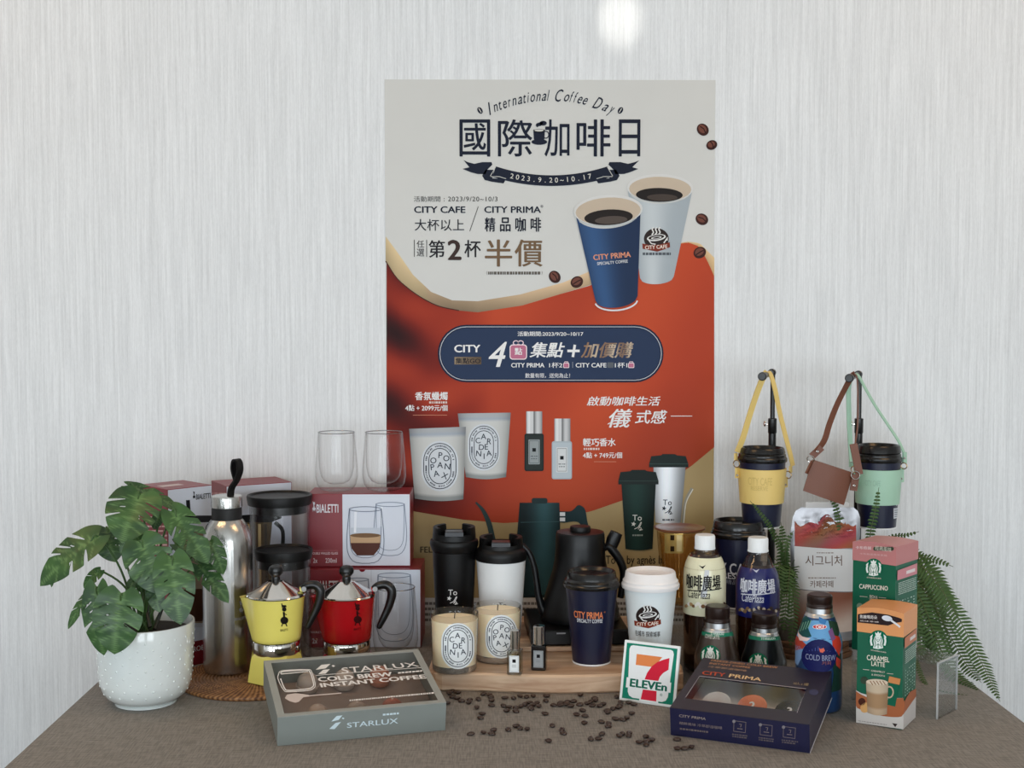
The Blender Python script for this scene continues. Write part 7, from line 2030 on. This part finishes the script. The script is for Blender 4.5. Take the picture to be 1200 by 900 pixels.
side_print(J, t, w, d, h, zl, 0, (196, 128, 98))
# cappuccino, standing on the riser behind it
Ct = T(1050, 641.5, HR+0.1595)
Lt = T(1000, 635, HR+0.1595); Rt = T(1074, 633.6, HR+0.1595)
def drop(p): 
    # pixel of the point straight below on the riser
    q = Vector((p.x, p.y, HR)); v = CAMR.transposed() @ (q-Vector((0, 0, H))); return (600+F*v.x/-v.z, 450-F*v.y/-v.z)
t, w, d, h, zl, I, J = stick_box('cappuccino', 'green cappuccino coffee box with pink top standing on the clear riser', drop(Lt), drop(Ct), drop(Rt), 0.1585, HR, (190, 124, 124), 0.835, '', None, 0, 0, 1, False)
siren(I, *k_(127, 170), 10.4, 2)
I.quadtext('STARBUCKS', k_(97, 215), k_(160, 220), k_(97, 209), k_(160, 214), cream, 2, bold=0.03)
I.quadtext('CAPPUCCINO', k_(64, 262), k_(190, 272), k_(64, 238), k_(190, 248), (232, 226, 214), 2, bold=0.03)
I.line([k_(66, 295), k_(100, 298)], 0.5, cream, 2); I.line([k_(150, 300), k_(182, 303)], 0.5, cream, 2); I.text('RICH &', k_(110, 302), k_(145, 294), cream, 2, bold=0.02); I.text('VELVETY', k_(108, 316), k_(147, 309), cream, 2, bold=0.02)
I.quadtext('卡布奇諾', k_(48, 88), k_(117, 91), k_(48, 72), k_(117, 75), (232, 214, 214), 3, bold=0.01); I.quadtext('卡布奇諾風味拿鐵', k_(66, 112), k_(186, 121), k_(66, 102), k_(186, 111), (216, 180, 178), 3)
I.rrect(k_(126, 0)[0], k_(0, 78)[1], k_(216, 0)[0], k_(0, 95)[1], 2, (52, 66, 50), 3); I.text('經典風味', k_(134, 92), k_(206, 81), (206, 206, 190), 4)
I.ell(*k_(66, 338), 3.6, 3.6, (120, 150, 130), 3); I.poly([k_(110, 330), k_(200, 330), k_(190, 350), k_(120, 350)], (196, 170, 150), 3)
I.build('front_print', t)
side_print(J, t, w, d, h, zl, 0, (206, 140, 148))

# ---- fern
fern_g = M('fern_green', (54, 84, 32), 0.6, noise=0.3, nscale=30); fern_s = M('fern_stem', (74, 84, 44), 0.5)
p0 = R(1040, 690, 2.16)
FERN = thing('boston_fern', 'green fern with long drooping fronds behind the boxes at the right end', 'fern', (p0.x, p0.y, 0))
bpy.context.view_layer.update()
def frond(pts, wpx, seed, parent=FERN, dens=4.1, up=(0, -1, 0.35), lean=0.0):
    rr = random.Random(seed)
    C_ = spline([local(parent, R(*p)) for p in pts], 14)
    # resample by length
    L_ = [0]
    for a, b in zip(C_, C_[1:]): L_.append(L_[-1]+(b-a).length)
    tot = L_[-1]; u_ = 2.1/1500; step = dens*u_; n = int(tot/step)
    def atl(s_):
        for i in range(len(L_)-1):
            if s_ <= L_[i+1]: 
                k_ = (s_-L_[i])/max(1e-9, L_[i+1]-L_[i]); return C_[i].lerp(C_[i+1], k_), (C_[i+1]-C_[i]).normalized()
        return C_[-1], (C_[-1]-C_[-2]).normalized()
    mb = MB(); U = Vector(up).normalized()
    for i in range(2, n):
        s_ = i*step; f_ = s_/tot; p, t_ = atl(s_)
        wl = wpx*u_*(sin(pi*min(1, f_*0.72+0.22))**0.8)*(1 if f_ < 0.9 else 1-(f_-0.9)*6)*rr.uniform(0.88, 1.1)
        sd = t_.cross(U).normalized()
        nn = sd.cross(t_).normalized()
        for sg in (-1, 1):
            d_ = (sd*sg+t_*0.18+U*rr.uniform(-0.25, 0.25)-Vector((0, 0, 0.18))).normalized()
            wv = t_*(step*0.42)
            a = p; tip = p+d_*wl+Vector((0, 0, -0.10*wl)); m1 = p+d_*wl*0.35; m2 = p+d_*wl*0.75
            lift = nn*0.0008
            vs = [a-wv*0.5, a+wv*0.5, m1+wv, m1-wv*0.8, m2+wv*0.8, m2-wv*0.5, tip, m1+lift, m2+lift]
            mb.add(vs, [(0, 1, 7), (1, 2, 7), (0, 7, 3), (2, 4, 8, 7), (7, 8, 5, 3), (4, 6, 8), (8, 6, 5)] if sg > 0 else [(1, 0, 7), (2, 1, 7), (7, 0, 3), (4, 2, 7, 8), (8, 7, 3, 5), (6, 4, 8), (6, 8, 5)], True)
    fr = mb.build('frond', fern_g, parent, sharp=180)
    k_ = MB().tube(C_, [0.0011-0.0007*i/len(C_) for i in range(len(C_))], 6).build('frond_stem', fern_s, fr)
    return fr
fl_ = [
 ([(1052, 655, 2.06), (1085, 668, 2.02), (1118, 715, 1.99), (1146, 768, 1.96), (1172, 822, 1.885)], 15),
 ([(1052, 665, 2.08), (1082, 690, 2.05), (1108, 735, 2.02), (1130, 775, 2.0), (1150, 800, 1.955)], 16),
 ([(1055, 670, 2.03), (1080, 705, 2.01), (1096, 745, 1.99), (1118, 790, 1.965), (1148, 811, 1.908)], 14),
 ([(1050, 660, 2.10), (1076, 690, 2.09), (1086, 730, 2.08), (1094, 768, 2.07)], 16),
 ([(1048, 655, 2.08), (1072, 652, 2.05), (1096, 656, 2.02), (1117, 664, 2.0)], 6.5),
 ([(1060, 650, 2.11), (1086, 662, 2.08), (1104, 690, 2.06), (1122, 730, 2.05)], 13),
 ([(1050, 680, 2.14), (1070, 700, 2.13), (1080, 740, 2.12), (1083, 775, 2.11)], 15),
 ([(1040, 650, 2.13), (1074, 672, 2.12), (1090, 700, 2.11), (1100, 740, 2.10)], 16),
 ([(1030, 640, 2.13), (1046, 629, 2.12), (1062, 627, 2.10), (1077, 623, 2.09)], 4),
 ([(1018, 650, 2.05), (1020, 625, 2.045), (1026, 596, 2.04), (1030, 571, 2.035)], 6.2),
 ([(988, 640, 2.12), (984, 610, 2.12), (978, 590, 2.12), (968, 576, 2.12)], 6.0),
 ([(1030, 690, 2.12), (1060, 740, 2.06), (1084, 800, 1.95), (1104, 811, 1.905), (1140, 816, 1.885)], 4.5),
 ([(1062, 700, 2.0), (1075, 735, 1.97), (1082, 770, 1.96)], 11),
 ([(1056, 690, 2.05), (1078, 715, 2.03), (1098, 752, 2.01), (1112, 790, 2.0)], 14),
 ([(1058, 640, 2.09), (1080, 660, 2.07), (1094, 700, 2.06), (1106, 745, 2.05), (1116, 770, 2.04)], 15),
 ([(1052, 700, 2.12), (1076, 722, 2.11), (1092, 750, 2.10), (1100, 772, 2.09)], 15),
]
for i, (q, w_) in enumerate(fl_): frond(q, w_, 300+i)
# crown that carries the fronds, hidden behind the boxes
MB().lathe([(0, 0.0), (0.035, 0.0), (0.045, 0.03), (0.048, 0.10), (0.045, 0.10), (0.042, 0.09), (0, 0.09)], 32).build('pot', M('fern_pot', (70, 62, 54), 0.6), FERN)
p1 = R(918, 700, 2.14)
F2 = thing('boston_fern', 'small green fern showing between the blue-labelled bottle and the silver pouch', 'fern', (p1.x, p1.y, 0))
bpy.context.view_layer.update()
MB().lathe([(0, 0.0), (0.02, 0.0), (0.026, 0.02), (0.028, 0.05), (0.025, 0.05), (0, 0.045)], 28).build('pot', M('fern_pot', (70, 62, 54), 0.6), F2)
for i, (q, w_) in enumerate([
 ([(922, 700, 2.14), (922, 665, 2.13), (905, 622, 2.11), (890, 600, 2.10), (879, 587, 2.09)], 5),
 ([(922, 700, 2.14), (918, 660, 2.11), (917, 630, 2.10), (915, 612, 2.09)], 9),
 ([(922, 695, 2.13), (920, 650, 2.10), (924, 632, 2.10), (930, 622, 2.10)], 7),
 ([(920, 690, 2.12), (914, 660, 2.08), (912, 690, 2.05), (908, 725, 2.04)], 11),
 ([(924, 690, 2.12), (926, 665, 2.08), (922, 700, 2.05), (918, 742, 2.04)], 12),
 ([(916, 690, 2.12), (908, 668, 2.10), (903, 690, 2.09), (900, 720, 2.08)], 10),
 ([(918, 700, 2.12), (928, 680, 2.09), (930, 720, 2.06), (926, 760, 2.05)], 9)]):
    frond(q, w_, 340+i, F2)
bpy.data.objects.remove(_fo)
